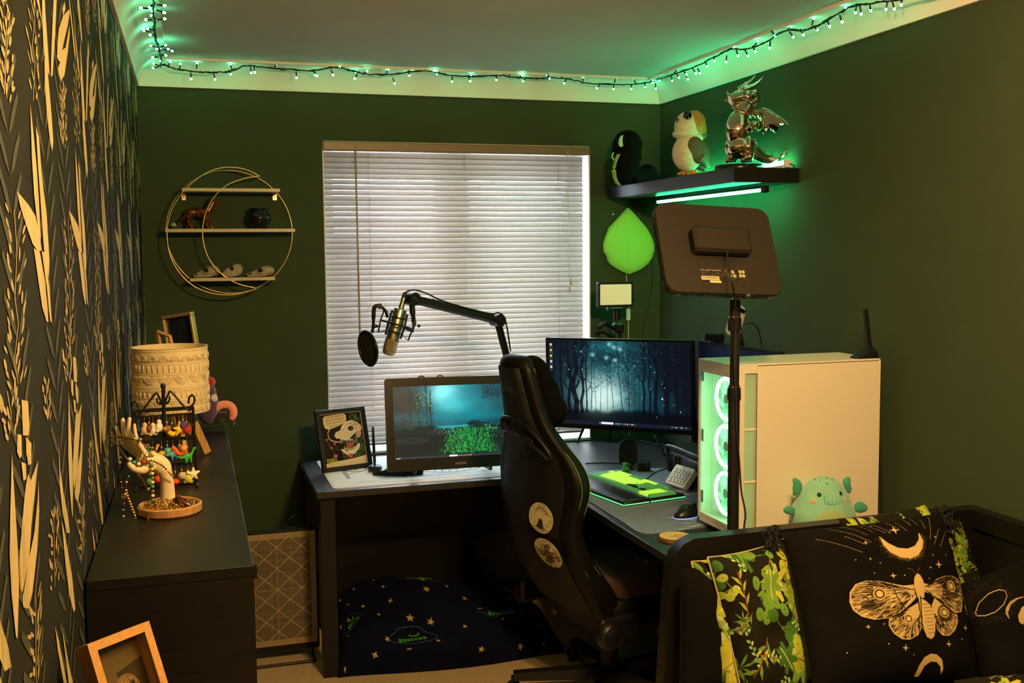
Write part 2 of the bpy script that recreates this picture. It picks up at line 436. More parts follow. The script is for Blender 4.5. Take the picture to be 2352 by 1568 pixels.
# ------------------------------------------------------------------ wallpaper print on the left wall (flat print, repeats along the wall)
def wallpaper():
    m_leaf = mat('wallpaper_cream', H('#b9a878'), .55, noise=.75, nscale=1, stretch=(1, 170, 5))
    m_dull = mat('wallpaper_dull_green', H('#3a3c2e'), .6, noise=.4, nscale=30)
    m_mid = mat('wallpaper_straw', H('#a08f62'), .55, noise=.3, nscale=40)
    PER = .553; Xp = XL+.0008
    z1 = lambda L: [(x/3.015, y/3.015) for x, y in L]
    z2 = lambda L: [(x/3.015, 480+y/3.015) for x, y in L]
    z3 = lambda L: [(x/2.579, 960+y/2.579) for x, y in L]
    W = lambda L: [(p.y, p.z) for p in (P(x, y, X=XL) for x, y in L)]
    leaves = [W(L) for L in (
        [(182.5, 80), (185, 130), (190, 210), (194, 278), (191, 270), (186, 240), (183.5, 180)],
        [(201, 90), (202.5, 120), (200.5, 200), (198, 275), (195.5, 280), (196, 220), (198, 140)],
        z1([(470, 66), (478, 84), (462, 180), (440, 270), (425, 340), (400, 405), (388, 400), (390, 310), (400, 200), (430, 110)]),
        z1([(476, 170), (477, 230), (465, 350), (440, 520), (418, 555), (400, 515), (395, 470), (410, 430), (392, 408), (425, 345), (448, 330)]),
        z1([(440, 10), (448, 60), (430, 110), (425, 60)]),
        z1([(300, 400), (318, 430), (350, 800), (362, 980), (355, 1050), (340, 980), (318, 800), (303, 600)]),
        z1([(200, 720), (215, 850), (245, 1150), (262, 1400), (275, 1640), (272, 1660), (255, 1590), (228, 1350), (212, 1100), (205, 880)]),
        z1([(240, 870), (262, 950), (280, 1200), (315, 1480), (335, 1800), (330, 1920), (312, 1870), (290, 1650), (270, 1350), (255, 1150)]),
        [(35, 438), (50, 455), (62, 470), (78, 495), (88, 540), (93, 574), (85, 578), (72, 560), (58, 520), (45, 480)],
        z2([(225, 270), (268, 300), (305, 500), (328, 780), (315, 780), (285, 680), (255, 480)]),
        z2([(280, 290), (300, 300), (335, 560), (350, 780), (340, 780), (318, 560)]),
        z3([(62, 210), (75, 430), (92, 700), (105, 960), (95, 1310), (85, 1290), (60, 1050), (48, 800), (52, 550)]),
        z3([(160, 330), (175, 370), (220, 250), (205, 380), (180, 620), (165, 830), (125, 1035), (112, 1010), (105, 850), (125, 600), (145, 400)]),
        z3([(220, 370), (225, 550), (215, 760), (185, 1030), (160, 1130), (130, 1120), (125, 1070), (160, 850), (195, 680), (215, 480)]),
        z3([(340, 110), (350, 300), (370, 440), (400, 600), (408, 680), (390, 680), (365, 560), (348, 400)]),
        z3([(358, 600), (380, 700), (420, 930), (440, 1130), (430, 1150), (405, 1050), (380, 850)]),
        z3([(320, 1230), (345, 1330), (390, 1568), (370, 1568), (335, 1370)]), z3([(360, 1240), (400, 1450), (425, 1568), (400, 1568), (380, 1400)]),
        z2([(140, 1320), (185, 1330), (195, 1500), (190, 1568), (150, 1568)]), z3([(95, 95), (118, 100), (120, 220), (108, 240), (92, 200)]),
        z3([(145, 110), (178, 150), (178, 270), (160, 280), (148, 200)]), z3([(118, 260), (145, 270), (148, 360), (130, 372)]))]
    # copies of the low leaves higher up the roll
    leaves += [[(s, z+.98) for s, z in L] for L in leaves[11:18]] 
    rg = random.Random(3); grains = []
    def col(L, n, spread, ln=.015, wd=.0065):
        for k in range(n):
            t = k/n*(len(L)-1); i = int(t); f = t-i; s = L[i][0]*(1-f)+L[i+1][0]*f; z = L[i][1]*(1-f)+L[i+1][1]*f
            sd = 1 if k % 2 else -1; a = sd*rg.uniform(.2, .9)
            cs, cz = s+sd*spread*rg.uniform(.2, 1), z+rg.uniform(-.004, .004)
            l, w = ln*rg.uniform(.7, 1.2), wd*rg.uniform(.8, 1.3)
            grains.append([(cs+w*math.cos(q)+l*.9*math.sin(q)*math.sin(a)*1.2, cz+l*math.sin(q)*.55*math.cos(a)) for q in [2*math.pi*j/8 for j in range(8)]])
        for (a, b) in zip(L[:-1], L[1:]):
            grains.append([(a[0]-.002, a[1]), (a[0]+.002, a[1]), (b[0]+.002, b[1]), (b[0]-.002, b[1])])
    for L, n, sp in ((z1([(225, 0), (235, 130), (215, 330), (235, 450), (225, 700)]), 22, .05), (z1([(45, 60), (30, 300), (25, 500), (40, 680)]), 18, .06),
                     (z1([(440, 600), (432, 780), (425, 1000)]), 14, .03), (z2([(90, 0), (110, 300), (95, 620), (120, 800), (90, 1060), (120, 1210)]), 36, .07),
                     (z2([(310, 1180), (320, 1330), (330, 1450)]), 12, .035), (z2([(40, 1260), (70, 1420), (60, 1560)]), 18, .06),
                     (z3([(310, 530), (315, 700), (320, 1000)]), 26, .05), (z3([(205, 1050), (205, 1300), (210, 1568)]), 24, .05)):
        WL = W(L); col(WL, n, sp)
    g2 = [[(s, z+.98) for s, z in g] for g in grains[len(grains)*2//3:]]
    grains += g2
    dull = []
    for s0, z0, z1_ in ((1.32, 1.0, 2.36), (1.64, .9, 2.36)):
        z = z0
        while z < z1_:
            for sd in (-1, 1):
                w = .085; dull.append([(s0, z), (s0+sd*w*.4, z+.014), (s0+sd*w, z+.052), (s0+sd*w*.92, z+.060), (s0+sd*w*.35, z+.030)])
            z += .047
    def mk(polys, off, name, m, parent, t):
        mb = MB(); kk = 0
        for pl in polys:
            q = [(s+t*PER, z) for s, z in pl]
            if min(a for a, _ in q) < YF or max(a for a, _ in q) > YB-.002 or max(b for _, b in q) > ZCOVE: 
                q = [(min(max(a, YF), YB-.002), min(b, ZCOVE)) for a, b in q]
                if max(a for a, _ in q)-min(a for a, _ in q) < .002: continue
            kk += 1; mb.poly([(Xp+off+.00025*((kk*7) % 13)/13, a, b) for a, b in q])
        mb.build(name, m, parent)
    for t in range(-2, 7):
        mk(dull, 0, 'printed_fern', m_dull, wl, t); mk(grains, .0003, 'printed_grain', m_mid, wl, t); mk(leaves, .0006, 'printed_leaf', m_leaf, wl, t)
wallpaper()

# ------------------------------------------------------------------ venetian blind
def blind():
    m_slat = mat('cream_slat', (.36, .31, .26), .45, transl=.30, tcol=(.72, .66, .60))
    m_rail = mat('blind_rail', (.20, .135, .075), .4)
    x0, x1 = WX0+.008, WX1-.028; Yc = YB+.035
    b = thing('venetian_blind', 'cream venetian blind with closed slats hanging in the window', 'blind', (1.196, Yc, WZ1))
    MB().bb((WX0+.002, YB-.008, 2.118), (WX1-.002, YB+.052, 2.157), bev=.004).build('head_rail', m_rail, b, world=True)
    n = 55; zt, zb = 2.102, .815; pitch = (zt-zb)/(n-1)
    prof = []
    for i in range(5):
        t = i/4-.5; prof.append((t*.026, .0022*(1-4*t*t)))
    tilt = math.radians(67)
    mb = MB(); L = x1-x0
    fr = [[(0, q*math.cos(tilt)-h*math.sin(tilt), q*math.sin(tilt)+h*math.cos(tilt)) for q, h in prof] for _ in (0, 1)]
    top = [(p[1], p[2]) for p in fr[0]]
    th = .0006
    ring = [(y, z) for y, z in top]+[(y+th*math.sin(tilt), z-th*math.cos(tilt)) for y, z in top[::-1]]
    mb.loft([[(-L/2, y, z) for y, z in ring], [(L/2, y, z) for y, z in ring]])
    rg = random.Random(11); s0 = None
    for k in range(n):
        dr = rg.uniform(-.004, .004) if k not in (5, 7, 10, 11, 14) else rg.choice((-.10, -.07, -.09))
        if k < 4: dr = .14
        Mx = Matrix.Translation(((x0+x1)/2-1.196, 0, zt-k*pitch-WZ1)) @ RX(dr) @ RY(rg.uniform(-.0006, .0006))
        if s0 is None:
            s0 = mb.build('slat', m_slat, b, smooth=True); s0.matrix_basis = Mx
        else: inst(s0, b, Mx)
    MB().bb((x0, Yc-.012, .790), (x1, Yc+.012, .802), bev=.003).build('bottom_rail', m_rail, b, world=True)
    m_lad = mat('ladder_cord', (.62, .55, .45), .7)
    for px in (845, 1066, 1280):
        x = P(px, 345, Y=Yc).x
        MB().tube([(x, Yc-.016, 2.12), (x, Yc-.016, .80)], .0011, 5).tube([(x, Yc+.016, 2.12), (x, Yc+.016, .80)], .0011, 5).build('ladder_cord', m_lad, b, world=True)
    a = P(816, 338, Y=YB-.012); e = P(827, 784, Y=YB-.02)
    w = MB().tube([a, e], .0042, 8).build('tilt_wand', mat('wand', (.33, .24, .15), .4), b, world=True, smooth=True)
    c = MB()
    for dx in (-.0015, .0015):
        pts = [P(1304+dx*500, 345, Y=YB-.014), P(1306, 480, Y=YB-.014), P(1307+dx*2500, 560, Y=YB-.014), P(1309, 630, Y=YB-.014)]
        c.tube(spline(pts, 6), .0009, 5)
    c.build('pull_cord', m_lad, b, world=True)
    for px, py in ((1311, 645), (1308, 662)):
        q = P(px, py, Y=YB-.014)
        MB().lathe([(0, .018), (.003, .017), (.0055, .005), (.0065, -.012), (.005, -.018), (0, -.018)], q, 10).build('tassel', mat('cord_tassel', (.55, .42, .27), .5), b, world=True, smooth=True)
    MB().ell(P(1307, 632, Y=YB-.014), .005, 8, 6).build('cord_knot', m_lad, b, world=True, smooth=True)
blind()

# ------------------------------------------------------------------ string lights along the coving
def string_lights():
    m_led = mat('green_led', (.5, 1, .8), .3, emit=(.10, 1.0, .42), estr=50.)
    m_wire = mat('dark_green_wire', (.008, .014, .010), .6)
    Lp = [(352, -30), (352, 0), (354, 40), (354, 60), (356, 80), (360, 95), (366, 115), (370, 135), (368, 152)]
    Bp = [(375, 147), (390, 153), (402, 158), (425, 161), (450, 165), (470, 166), (490, 166), (520, 164), (545, 157), (568, 149), (600, 153), (640, 158), (680, 160), (720, 162), (770, 152), (800, 160), (850, 170), (900, 170), (950, 163), (985, 160), (1010, 168), (1050, 173), (1100, 175), (1140, 172), (1170, 175), (1220, 180), (1270, 178), (1310, 182), (1350, 190), (1410, 193), (1450, 193), (1490, 188), (1505, 183)]
    Rp = [(1535, 175), (1560, 165), (1600, 152), (1640, 132), (1680, 112), (1720, 112), (1760, 95), (1800, 70), (1840, 70), (1870, 62), (1900, 45), (1935, 25), (1960, 12), (1990, 10), (2020, 4), (2060, 0), (2110, -14), (2180, -30)]
    off = .122
    pts = [P(x, y, Z=2.43) for x, y in Lp]+[P(x, y, Y=YB-off) for x, y in Bp]+[P(x, y, X=XR-off) for x, y in Rp]
    pts = [Vector((p.x, p.y, min(p.z, ZC-.012))) for p in pts]
    path = spline(pts, 4)
    s = thing('string_lights', 'string of tiny green fairy lights looped along the ceiling coving', 'string lights', pts[20])
    rg = random.Random(5); w = MB()
    for st in range(2):
        q = [p+Vector((rg.uniform(-1, 1)*.004, rg.uniform(-1, 1)*.004, rg.uniform(-1, .6)*.004)) for p in path]; w.tube(q, .0026, 5)
    w.build('wire', m_wire, s, world=True, smooth=True)
    # bulbs: lists of (px, py, side) - bulb position in the photograph
    bl = [(344, 17), (324, 18), (378, 13), (349, 25), (377, 29), (348, 36), (335, 45), (378, 43), (331, 70), (340, 66), (345, 80), (347, 105), (380, 104), (360, 112), (368, 111), (386, 113), (395, 117), (381, 127), (351, 132), (368, 140), (353, 146), (352, 156)]
    bb = [(391, 143), (414, 147), (453, 145), (439, 181), (494, 182), (529, 148), (530, 170), (577, 167), (585, 166), (634, 147), (681, 178), (724, 172), (728, 174), (765, 172), (781, 153), (815, 180), (817, 165), (843, 163), (906, 191), (890, 160), (940, 173), (948, 157), (997, 162), (1004, 170), (1038, 187), (1080, 186), (1083, 172), (1140, 183), (1170, 168), (1202, 186), (1199, 172), (1256, 172), (1262, 180), (1296, 191), (1290, 172), (1339, 178), (1371, 202), (1409, 204), (1415, 178), (1450, 204), (1455, 181), (1481, 200), (1497, 178), (1499, 190), (1506, 203)]
    rb = [(1515, 185), (1544, 185), (1556, 155), (1560, 178), (1577, 171), (1580, 182), (1598, 168), (1608, 168), (1625, 152), (1640, 140), (1660, 118), (1668, 142), (1687, 110), (1695, 128), (1718, 128), (1735, 118), (1740, 95), (1768, 110), (1780, 82), (1815, 62), (1822, 85), (1845, 80), (1869, 43), (1877, 68), (1905, 60), (1934, 50), (1942, 19), (1965, 29), (1978, 32), (2000, 24), (2035, 21), (2054, 20), (2070, 11)]
    wm = None; proto = None
    def nearest(p): return min(path, key=lambda q: (q-p).length)
    stem_m = MB().tube([(0, 0, 0), (0, 0, .021)], [.0028, .0030], 6).mesh('stem'); stem_m.materials.append(m_wire)
    bm_ = MB().ell((0, 0, .0245), (.0042, .0042, .0052), 6, 4).mesh('bulb'); bm_.materials.append(m_led)
    for lst, ax in ((bl, 'X'), (bb, 'Y'), (rb, 'R')):
        for (x, y) in lst:
            lo = rg.uniform(-.012, .01)
            p = P(x, y, Z=2.43+lo) if ax == 'X' else (P(x, y, Y=YB-off+.005-lo) if ax == 'Y' else P(x, y, X=XR-off+.005-lo))
            p.z = min(p.z, ZC-.008)
            q = nearest(p); d = (p-q); 
            if d.length < .012: d = Vector((rg.uniform(-1, 1), rg.uniform(-1, 1), -1))*.02
            q = p-d.normalized()*.0245
            z = d.normalized(); Mx = z.to_track_quat('Z', 'Y').to_matrix().to_4x4(); Mx.translation = q
            loc = _wm(s).inverted() @ Mx
            o = bpy.data.objects.new('bulb', bm_); COL.objects.link(o); o.parent = s; o.matrix_basis = loc
            o2 = bpy.data.objects.new('stem', stem_m); COL.objects.link(o2); o2.parent = o
            # wire lead from the string to the stem
string_lights()

# ------------------------------------------------------------------ bookcases along the left wall
def bookcase(y0, y1, label):
    h, d = 1.11, .283; x0, x1 = XL+.004, XL+d; t = .02
    o = thing('bookcase', label, 'bookcase', ((x0+x1)/2, (y0+y1)/2, 0), group='black bookcases along the papered wall')
    MB().bb((x0, y0, h-t), (x1, y1, h), bev=.0012).build('top_panel', m_blackwood, o, world=True)
    for a in (y0, y1-t): MB().bb((x0, a, 0), (x1, a+t, h-t)).build('side_panel', m_blackwood, o, world=True)
    MB().bb((x0, y0+t, .06), (x0+.008, y1-t, h-t)).build('back_panel', m_blackwood, o, world=True)
    MB().bb((x1-.03, y0+t, 0), (x1-.012, y1-t, .06)).build('plinth', m_blackwood, o, world=True)
    for z in (.06, .4, .74): MB().bb((x0+.008, y0+t, z), (x1-.004, y1-t, z+t)).build('shelf', m_blackwood, o, world=True)
    MB().bb((x1-.001, y0+.0, h-t-.004), (x1+.006, y0+.006, h)).build('edge_strip', m_blackwood, o, world=True)
bookcase(1.878, 2.668, 'black bookcase nearest the camera, carrying the earring rack and hand')
bookcase(2.672, 3.474, 'black bookcase further back, carrying the embossed lamp and crochet toy')
def organic(mb, name, m, parent, voxel=.004, smooth=6, world=False, label=None, fac=.5):
    """one continuous surface from overlapping solids (voxel remesh, then smoothed)"""
    if world: inv = _wm(parent).inverted(); mb.v = [tuple(inv @ Vector(p)) for p in mb.v]
    me = mb.mesh(name); fixn(me); o = bpy.data.objects.new(name, me); COL.objects.link(o)
    r = o.modifiers.new('r', 'REMESH'); r.mode = 'VOXEL'; r.voxel_size = voxel
    if smooth: q = o.modifiers.new('s', 'SMOOTH'); q.iterations = smooth; q.factor = fac
    me2 = bpy.data.meshes.new_from_object(o.evaluated_get(bpy.context.evaluated_depsgraph_get()))
    bpy.data.objects.remove(o); bpy.data.meshes.remove(me)
    me2.materials.clear(); me2.materials.append(m)
    me2.polygons.foreach_set('use_smooth', [True]*len(me2.polygons)); me2.name = name
    o = bpy.data.objects.new(name, me2); COL.objects.link(o); o.parent = parent; MATRIX[o.name] = Matrix.Identity(4)
    if label: o['label'] = label
    return o
def V(*a): return Vector(a)

# ------------------------------------------------------------------ floating shelf in the corner and its lamps
SZ0, SZ1, SX0, SY0 = 1.912, 1.966, 1.913, 3.46
sh = thing('floating_shelf', 'black wooden floating shelf in the corner above the monitors', 'shelf', ((SX0+XR)/2, 4.07, SZ0))
MB().bb((SX0, SY0, SZ0), (XR-.001, YB-.001, SZ1), bev=.002).build('board', m_blackwood, sh, world=True)
def led_bar(a, b, label, strength, dirn):
    m_on = mat('led_diffuser_%d' % strength, (.6, 1, .8), .4, emit=(.05, 1., .34), estr=strength)
    a, b = Vector(a), Vector(b); o = thing('led_bar', label, 'light bar', (a+b)/2)
    u = (b-a).normalized()
    MB().tube([a, b], .008, 10).build('diffuser', m_on, o, world=True, smooth=True)
    d = Vector(dirn)*.008
    MB().box((a+b)/2+d, ((b-a).length+.004, .022, .010), M=u.to_track_quat('X', 'Z').to_matrix(), bev=.002).build('housing', m_black, o, world=True)
    for e, s_ in ((a, -1), (b, 1)): MB().box(e+u*s_*.012, (.026, .026, .026), M=u.to_track_quat('X', 'Z').to_matrix(), bev=.004).build('end_cap', m_black, o, world=True)
    return o
a = P(1535, 463, Z=SZ0-.022); b = P(1806, 432, Z=SZ0-.022)
led_bar((2.07, a.y, SZ0-.022), (2.07, 3.52, SZ0-.022), 'long green glowing light bar fixed under the corner shelf', 64, (0, 0, 1))
e = P(1787, 378, Y=3.53)
lb = thing('led_bar', 'green glowing light bar lying along the wall on the shelf', 'light bar', (2.15, 3.95, SZ1))
m_lt = mat('led_diffuser_top', (.6, 1, .8), .4, emit=(.05, 1., .34), estr=48.)
MB().tube([(2.150, 3.50, SZ1+.024), (2.150, 4.35, SZ1+.024)], .008, 10).build('diffuser', m_lt, lb, world=True, smooth=True)
MB().bb((2.138, 3.49, SZ1), (2.166, 4.36, SZ1+.016), bev=.003).build('housing', m_white, lb, world=True)
MB().bb((2.138, 3.478, SZ1+.004), (2.166, 3.492, SZ1+.034), bev=.003).build('end_cap', m_white, lb, world=True)
MB().tube(spline([(2.155, 3.478, SZ1+.017), (2.17, 3.475, SZ1+.012), (2.178, 3.49, SZ1+.004), (2.178, 3.6, SZ1+.003)], 5), .0022, 6).build('lead', m_cord, lb, world=True, smooth=True)

# ------------------------------------------------------------------ chrome dragon figure
def dragon():
    m = mat('rose_chrome', (.80, .62, .48), .07, metal=1.)
    o = thing('dragon_figurine', 'shiny rose gold chrome dragon figurine on a black round stand', 'figurine', (2.035, 3.62, SZ1))
    S = SZ1+.022
    def p(x, y, d=0.): return P(x, y, Y=3.59-d)      # d = towards the camera
    R = lambda n: n/640.
    b = MB()
    b.ell(p(1696, 298), (R(31), R(29), R(48)), 20, 14); b.ell(p(1700, 338), (R(34), R(32), R(30)), 18, 12)   # chest, belly
    b.tube([p(1706, 262), p(1716, 244)], [R(23), R(24)], 14)
    b.ell(p(1722, 226), (R(27), R(25), R(25)), 18, 12)                                                        # skull
    b.tube([p(1718, 222), p(1694, 224), p(1676, 229)], [R(21), R(17), R(12)], 12)                             # muzzle
    b.tube([p(1716, 242), p(1696, 246), p(1682, 243)], [R(11), R(9), R(6)], 10)                               # jaw
    b.tube(spline([p(1706, 206, .02), p(1725, 200, .025), p(1742, 189, .03), p(1753, 176, .03)], 4), [R(r) for r in np.linspace(9, 1.5, 13)], 8)
    b.tube(spline([p(1698, 206, -.02), p(1714, 195, -.02), p(1728, 183, -.02), p(1735, 172, -.02)], 4), [R(r) for r in np.linspace(9, 1.5, 13)], 8)
    b.tube([p(1674, 220), p(1668, 208)], [R(4), R(1)], 6); b.ell(p(1667, 231), R(4), 8, 6)
    for d, e in ((.035, 0), (-.03, -36)):                                                                     # arms and legs
        b.ell(p(1733+e*.6, 288, d), (R(13), R(12), R(12)), 12, 8); b.tube([p(1733+e*.6, 290, d), p(1722+e*.5, 298, d+.025)], [R(10), R(7)], 10)
        b.ell(p(1718+e, 338, d*.8), (R(19), R(18), R(28)), 14, 10); b.tube([p(1722+e, 348, d), p(1720+e, 366, d), p(1704+e, 369, d+.015)], [R(13), R(11), R(6)], 10)
    b.tube(spline([p(1728, 345, -.02), p(1742, 356, -.01), p(1762, 366, 0), p(1785, 366, .02), p(1800, 356, .03)], 5), [R(r) for r in np.linspace(18, 4, 21)], 10)
    organic(b, 'body', m, o, .0032, 3, world=True)
    for i, (x, y) in enumerate(((1733, 322), (1740, 337), (1752, 350), (1770, 356))):
        MB().tube([p(x, y+6, -.005), p(x+3, y-6, -.005)], [R(6), R(.8)], 8).build('back_spike', m, o, world=True, smooth=True)
    for y_, x1 in ((343, 1818), (358, 1812)):                                   # forked tail tip
        MB().tube([p(1795, 359, .03), p(1806, (y_+354)/2, .035), p(x1, y_, .04)], [R(5), R(4), R(1)], 8).build('tail_tip', m, o, world=True, smooth=True)
    # wings: curved membranes with bony leading edge
    dw = lambda x: .0+.10*(x-1735)/75
    def wing(pts):
        q = [p(x, y, dw(x)) for (x, y) in pts]
        n = Vector((-.28, -.96, 0))*.0022
        c = sum(q, Vector())/len(q)
        mb = MB(); N = len(q)
        top = [v+n for v in q]+[c+n*6]; bot = [v-n for v in q]+[c+n*3]
        mb._add(top+bot, [(i, (i+1) % N, N) for i in range(N)]+[(N+1+(i+1) % N, N+1+i, 2*N+1) for i in range(N)]+[(i, N+1+i, N+1+(i+1) % N, (i+1) % N) for i in range(N)])
        mb.build('wing_membrane', m, o, world=True, auto=50)
    W_ = [(1735, 262), (1748, 252), (1770, 257), (1790, 269), (1810, 284), (1800, 285), (1788, 292), (1781, 306), (1772, 299), (1760, 302), (1753, 309), (1747, 299), (1736, 303), (1738, 280)]
    wing(W_)
    MB().tube(spline([p(1731, 268, dw(1731)), p(1748, 251, dw(1748)), p(1772, 257, dw(1772)), p(1811, 284, dw(1811))], 5), [R(r) for r in np.linspace(5, 2.4, 16)], 8).build('wing_bone', m, o, world=True, smooth=True)
    for x, y in ((1781, 305), (1753, 308)):
        MB().tube([p(1750, 254, dw(1750)+.004), p((1750+x)/2+6, (254+y)/2, dw((1750+x)/2)+.006), p(x, y, dw(x)+.002)], [R(3), R(2.4), R(1)], 6).build('wing_bone', m, o, world=True, smooth=True)
    for d in (.045,): 
        MB().ell(p(1726, 222, .044), (R(7), R(4), R(6)), 10, 8).build('eye', mat('dark_chrome', (.25, .18, .14), .1, metal=1.), o, world=True, smooth=True)
    MB().tube(spline([p(1700, 214, .038), p(1718, 210, .046), p(1734, 214, .042), p(1738, 226, .04), p(1730, 234, .044), p(1714, 231, .046)], 4), R(2.6), 6).build('brow_ridge', m, o, world=True, smooth=True)
    MB().lathe([(0, 0), (.092, 0), (.094, .004), (.094, .016), (.090, .022), (0, .022)], (2.03, 3.63, SZ1), 32).build('stand', mat('gloss_black', (.01, .01, .01), .22), o, world=True, auto=40)
dragon()

# ------------------------------------------------------------------ round bird figure
def bird():
    o = thing('bird_figurine', 'round white bird figurine with orange brown head and dark wing', 'figurine', (2.02, 4.0, SZ1))
    def p(x, y, d=0.): return P(x, y, Y=4.0-d)
    R = lambda n: n/600.
    m_w = mat('bird_white', H('#d9cdb4'), .7, noise=.3, nscale=90, bump=.4, bscale=160)
    m_o = mat('bird_orange', H('#b8772a'), .7, noise=.5, nscale=120, stretch=(1, 1, .25)); m_g = mat('bird_grey_brown', H('#5a4632'), .7, noise=.4, nscale=100)
    b = MB(); b.ell(p(1579, 352), (R(39), R(37), R(46)), 22, 16); b.ell(p(1585, 318), (R(33), R(32), R(24)), 18, 12)
    organic(b, 'body', m_w, o, .005, 5, world=True)
    h = MB(); h.ell(p(1581, 290), (R(36), R(34), R(37)), 22, 16); h.ell(p(1576, 308), (R(36), R(34), R(14)), 18, 10)
    organic(h, 'head', m_w, o, .005, 4, world=True)
    c = MB(); c.ell(p(1594, 285, .006), (R(29), R(33), R(34)), 20, 14); c.ell(p(1602, 298, .0), (R(22), R(30), R(24)), 16, 12)
    c2 = organic(c, 'head_cap', m_o, o, .005, 3, world=True)
    g = MB(); g.ell(p(1599, 309, -.012), (R(28), R(33), R(17)), 18, 10); organic(g, 'nape', m_g, o, .005, 3, world=True)
    for d, xx in ((.052, 1602), (-.055, 1610)):
        w = MB(); w.ell(p(xx, 345, d), (R(25), R(9), R(36)), 16, 12, M=RY(math.radians(-24)).to_3x3()); w.tube([p(xx+4, 360, d), p(xx+20, 385, d-.01)], [R(15), R(3)], 10)
        organic(w, 'wing', m_g, o, .004, 4, world=True)
    t = MB().tube([p(1604, 378, -.02), p(1620, 392, -.02)], [R(13), R(5)], 10); organic(t, 'tail', m_g, o, .005, 3, world=True)
    MB().ell(p(1580, 264, .050), (R(11), R(5), R(10)), 16, 12).build('eye', mat('eye_gloss', (.006, .004, .004), .08), o, world=True, smooth=True)
    MB().tube([p(1579.5, 264, .0525)+V(R(11)*math.cos(t_), 0, R(10)*math.sin(t_)) for t_ in np.linspace(0, 6.283, 20, False)], R(.9), 6, closed=True).build('eye_ring', m_g, o, world=True, smooth=True)
    MB().ell(p(1556, 275, .034), (R(4.5), R(4), R(5)), 10, 8).build('beak', mat('beak_dark', H('#6b3a30'), .4), o, world=True, smooth=True)
    for s_ in (0, 22):
        f = MB()
        for dx, dy in ((-12, 4), (0, 6), (11, 4)): f.tube([p(1572+s_, 393), p(1570+s_+dx*.6, 398, .02), p(1568+s_+dx, 399+dy*.2, .035)], [R(5), R(4), R(2.4)], 8)
        f.build('foot', mat('bird_foot', H('#c06a1c'), .5), o, world=True, smooth=True)
    MB().cyl((2.02, 3.99, SZ1), (2.02, 3.99, SZ1+.03), .014).build('leg', mat('bird_foot', H('#c06a1c'), .5), o, world=True)
bird()

# ------------------------------------------------------------------ black snake plush
def snake_plush():
    o = thing('snake_plush', 'black plush snake with green striped belly at the far shelf end', 'plush toy', (2.03, 4.42, SZ1))
    m = mat('black_plush', (.0035, .0035, .004), .95, spec=.1, bump=.3, bscale=400); R = lambda n: n/560.
    def p(x, y, d=0.): return P(x, y, Y=4.40-d)
    b = MB(); b.ell(p(1441, 335), (R(38), R(38), R(40)), 22, 16); b.ell(p(1425, 350), (R(22), R(30), R(22)), 16, 12)
    b.tube(spline([p(1446, 350), p(1437, 385), p(1432, 408), p(1445, 414)], 6), [R(r) for r in np.linspace(34, 27, 19)], 16)
    b.tube(spline([p(1445, 410), p(1478, 403, -.03), p(1498, 404, -.06), p(1503, 412, -.1)], 5), [R(r) for r in np.linspace(27, 15, 16)], 14)
    b.ell(p(1487, 398, -.03), (R(25), R(25), R(24)), 16, 12)
    b.v = [(x, y, max(z, SZ1+.002)) for x, y, z in b.v]
    organic(b, 'body', m, o, .006, 8, world=True)
    m_g = mat('pale_green_felt', H('#8fae5a'), .8)
    pts = spline([p(1421, 354, .048), p(1413, 372, .053), p(1410, 395, .053), p(1415, 416, .047), p(1425, 427, .042)], 5)
    for i in range(len(pts)-2):
        MB().box((pts[i]+pts[i+1])/2, (R(12), .007, (pts[i+1]-pts[i]).length*.95), M=(pts[i+1]-pts[i]).to_track_quat('Z', 'Y').to_matrix(), bev=.002).build('belly_scale', m_g, o, world=True)
    MB().ell(p(1428, 324, .066), (R(8.5), R(5), R(15)), 14, 10, M=RY(.25).to_3x3()).build('eye', mat('eye_white', H('#b9d8b4'), .5), o, world=True, smooth=True)
    MB().ell(p(1434, 321, .071), (R(6.5), R(4), R(13)), 12, 10, M=RY(.2).to_3x3()).build('pupil', m, o, world=True, smooth=True)
    MB().tube(spline([p(1409, 350, .06), p(1406, 360, .065), p(1410, 367, .065)], 4), [.004]*9, 6).build('tongue', m_g, o, world=True, smooth=True)
snake_plush()

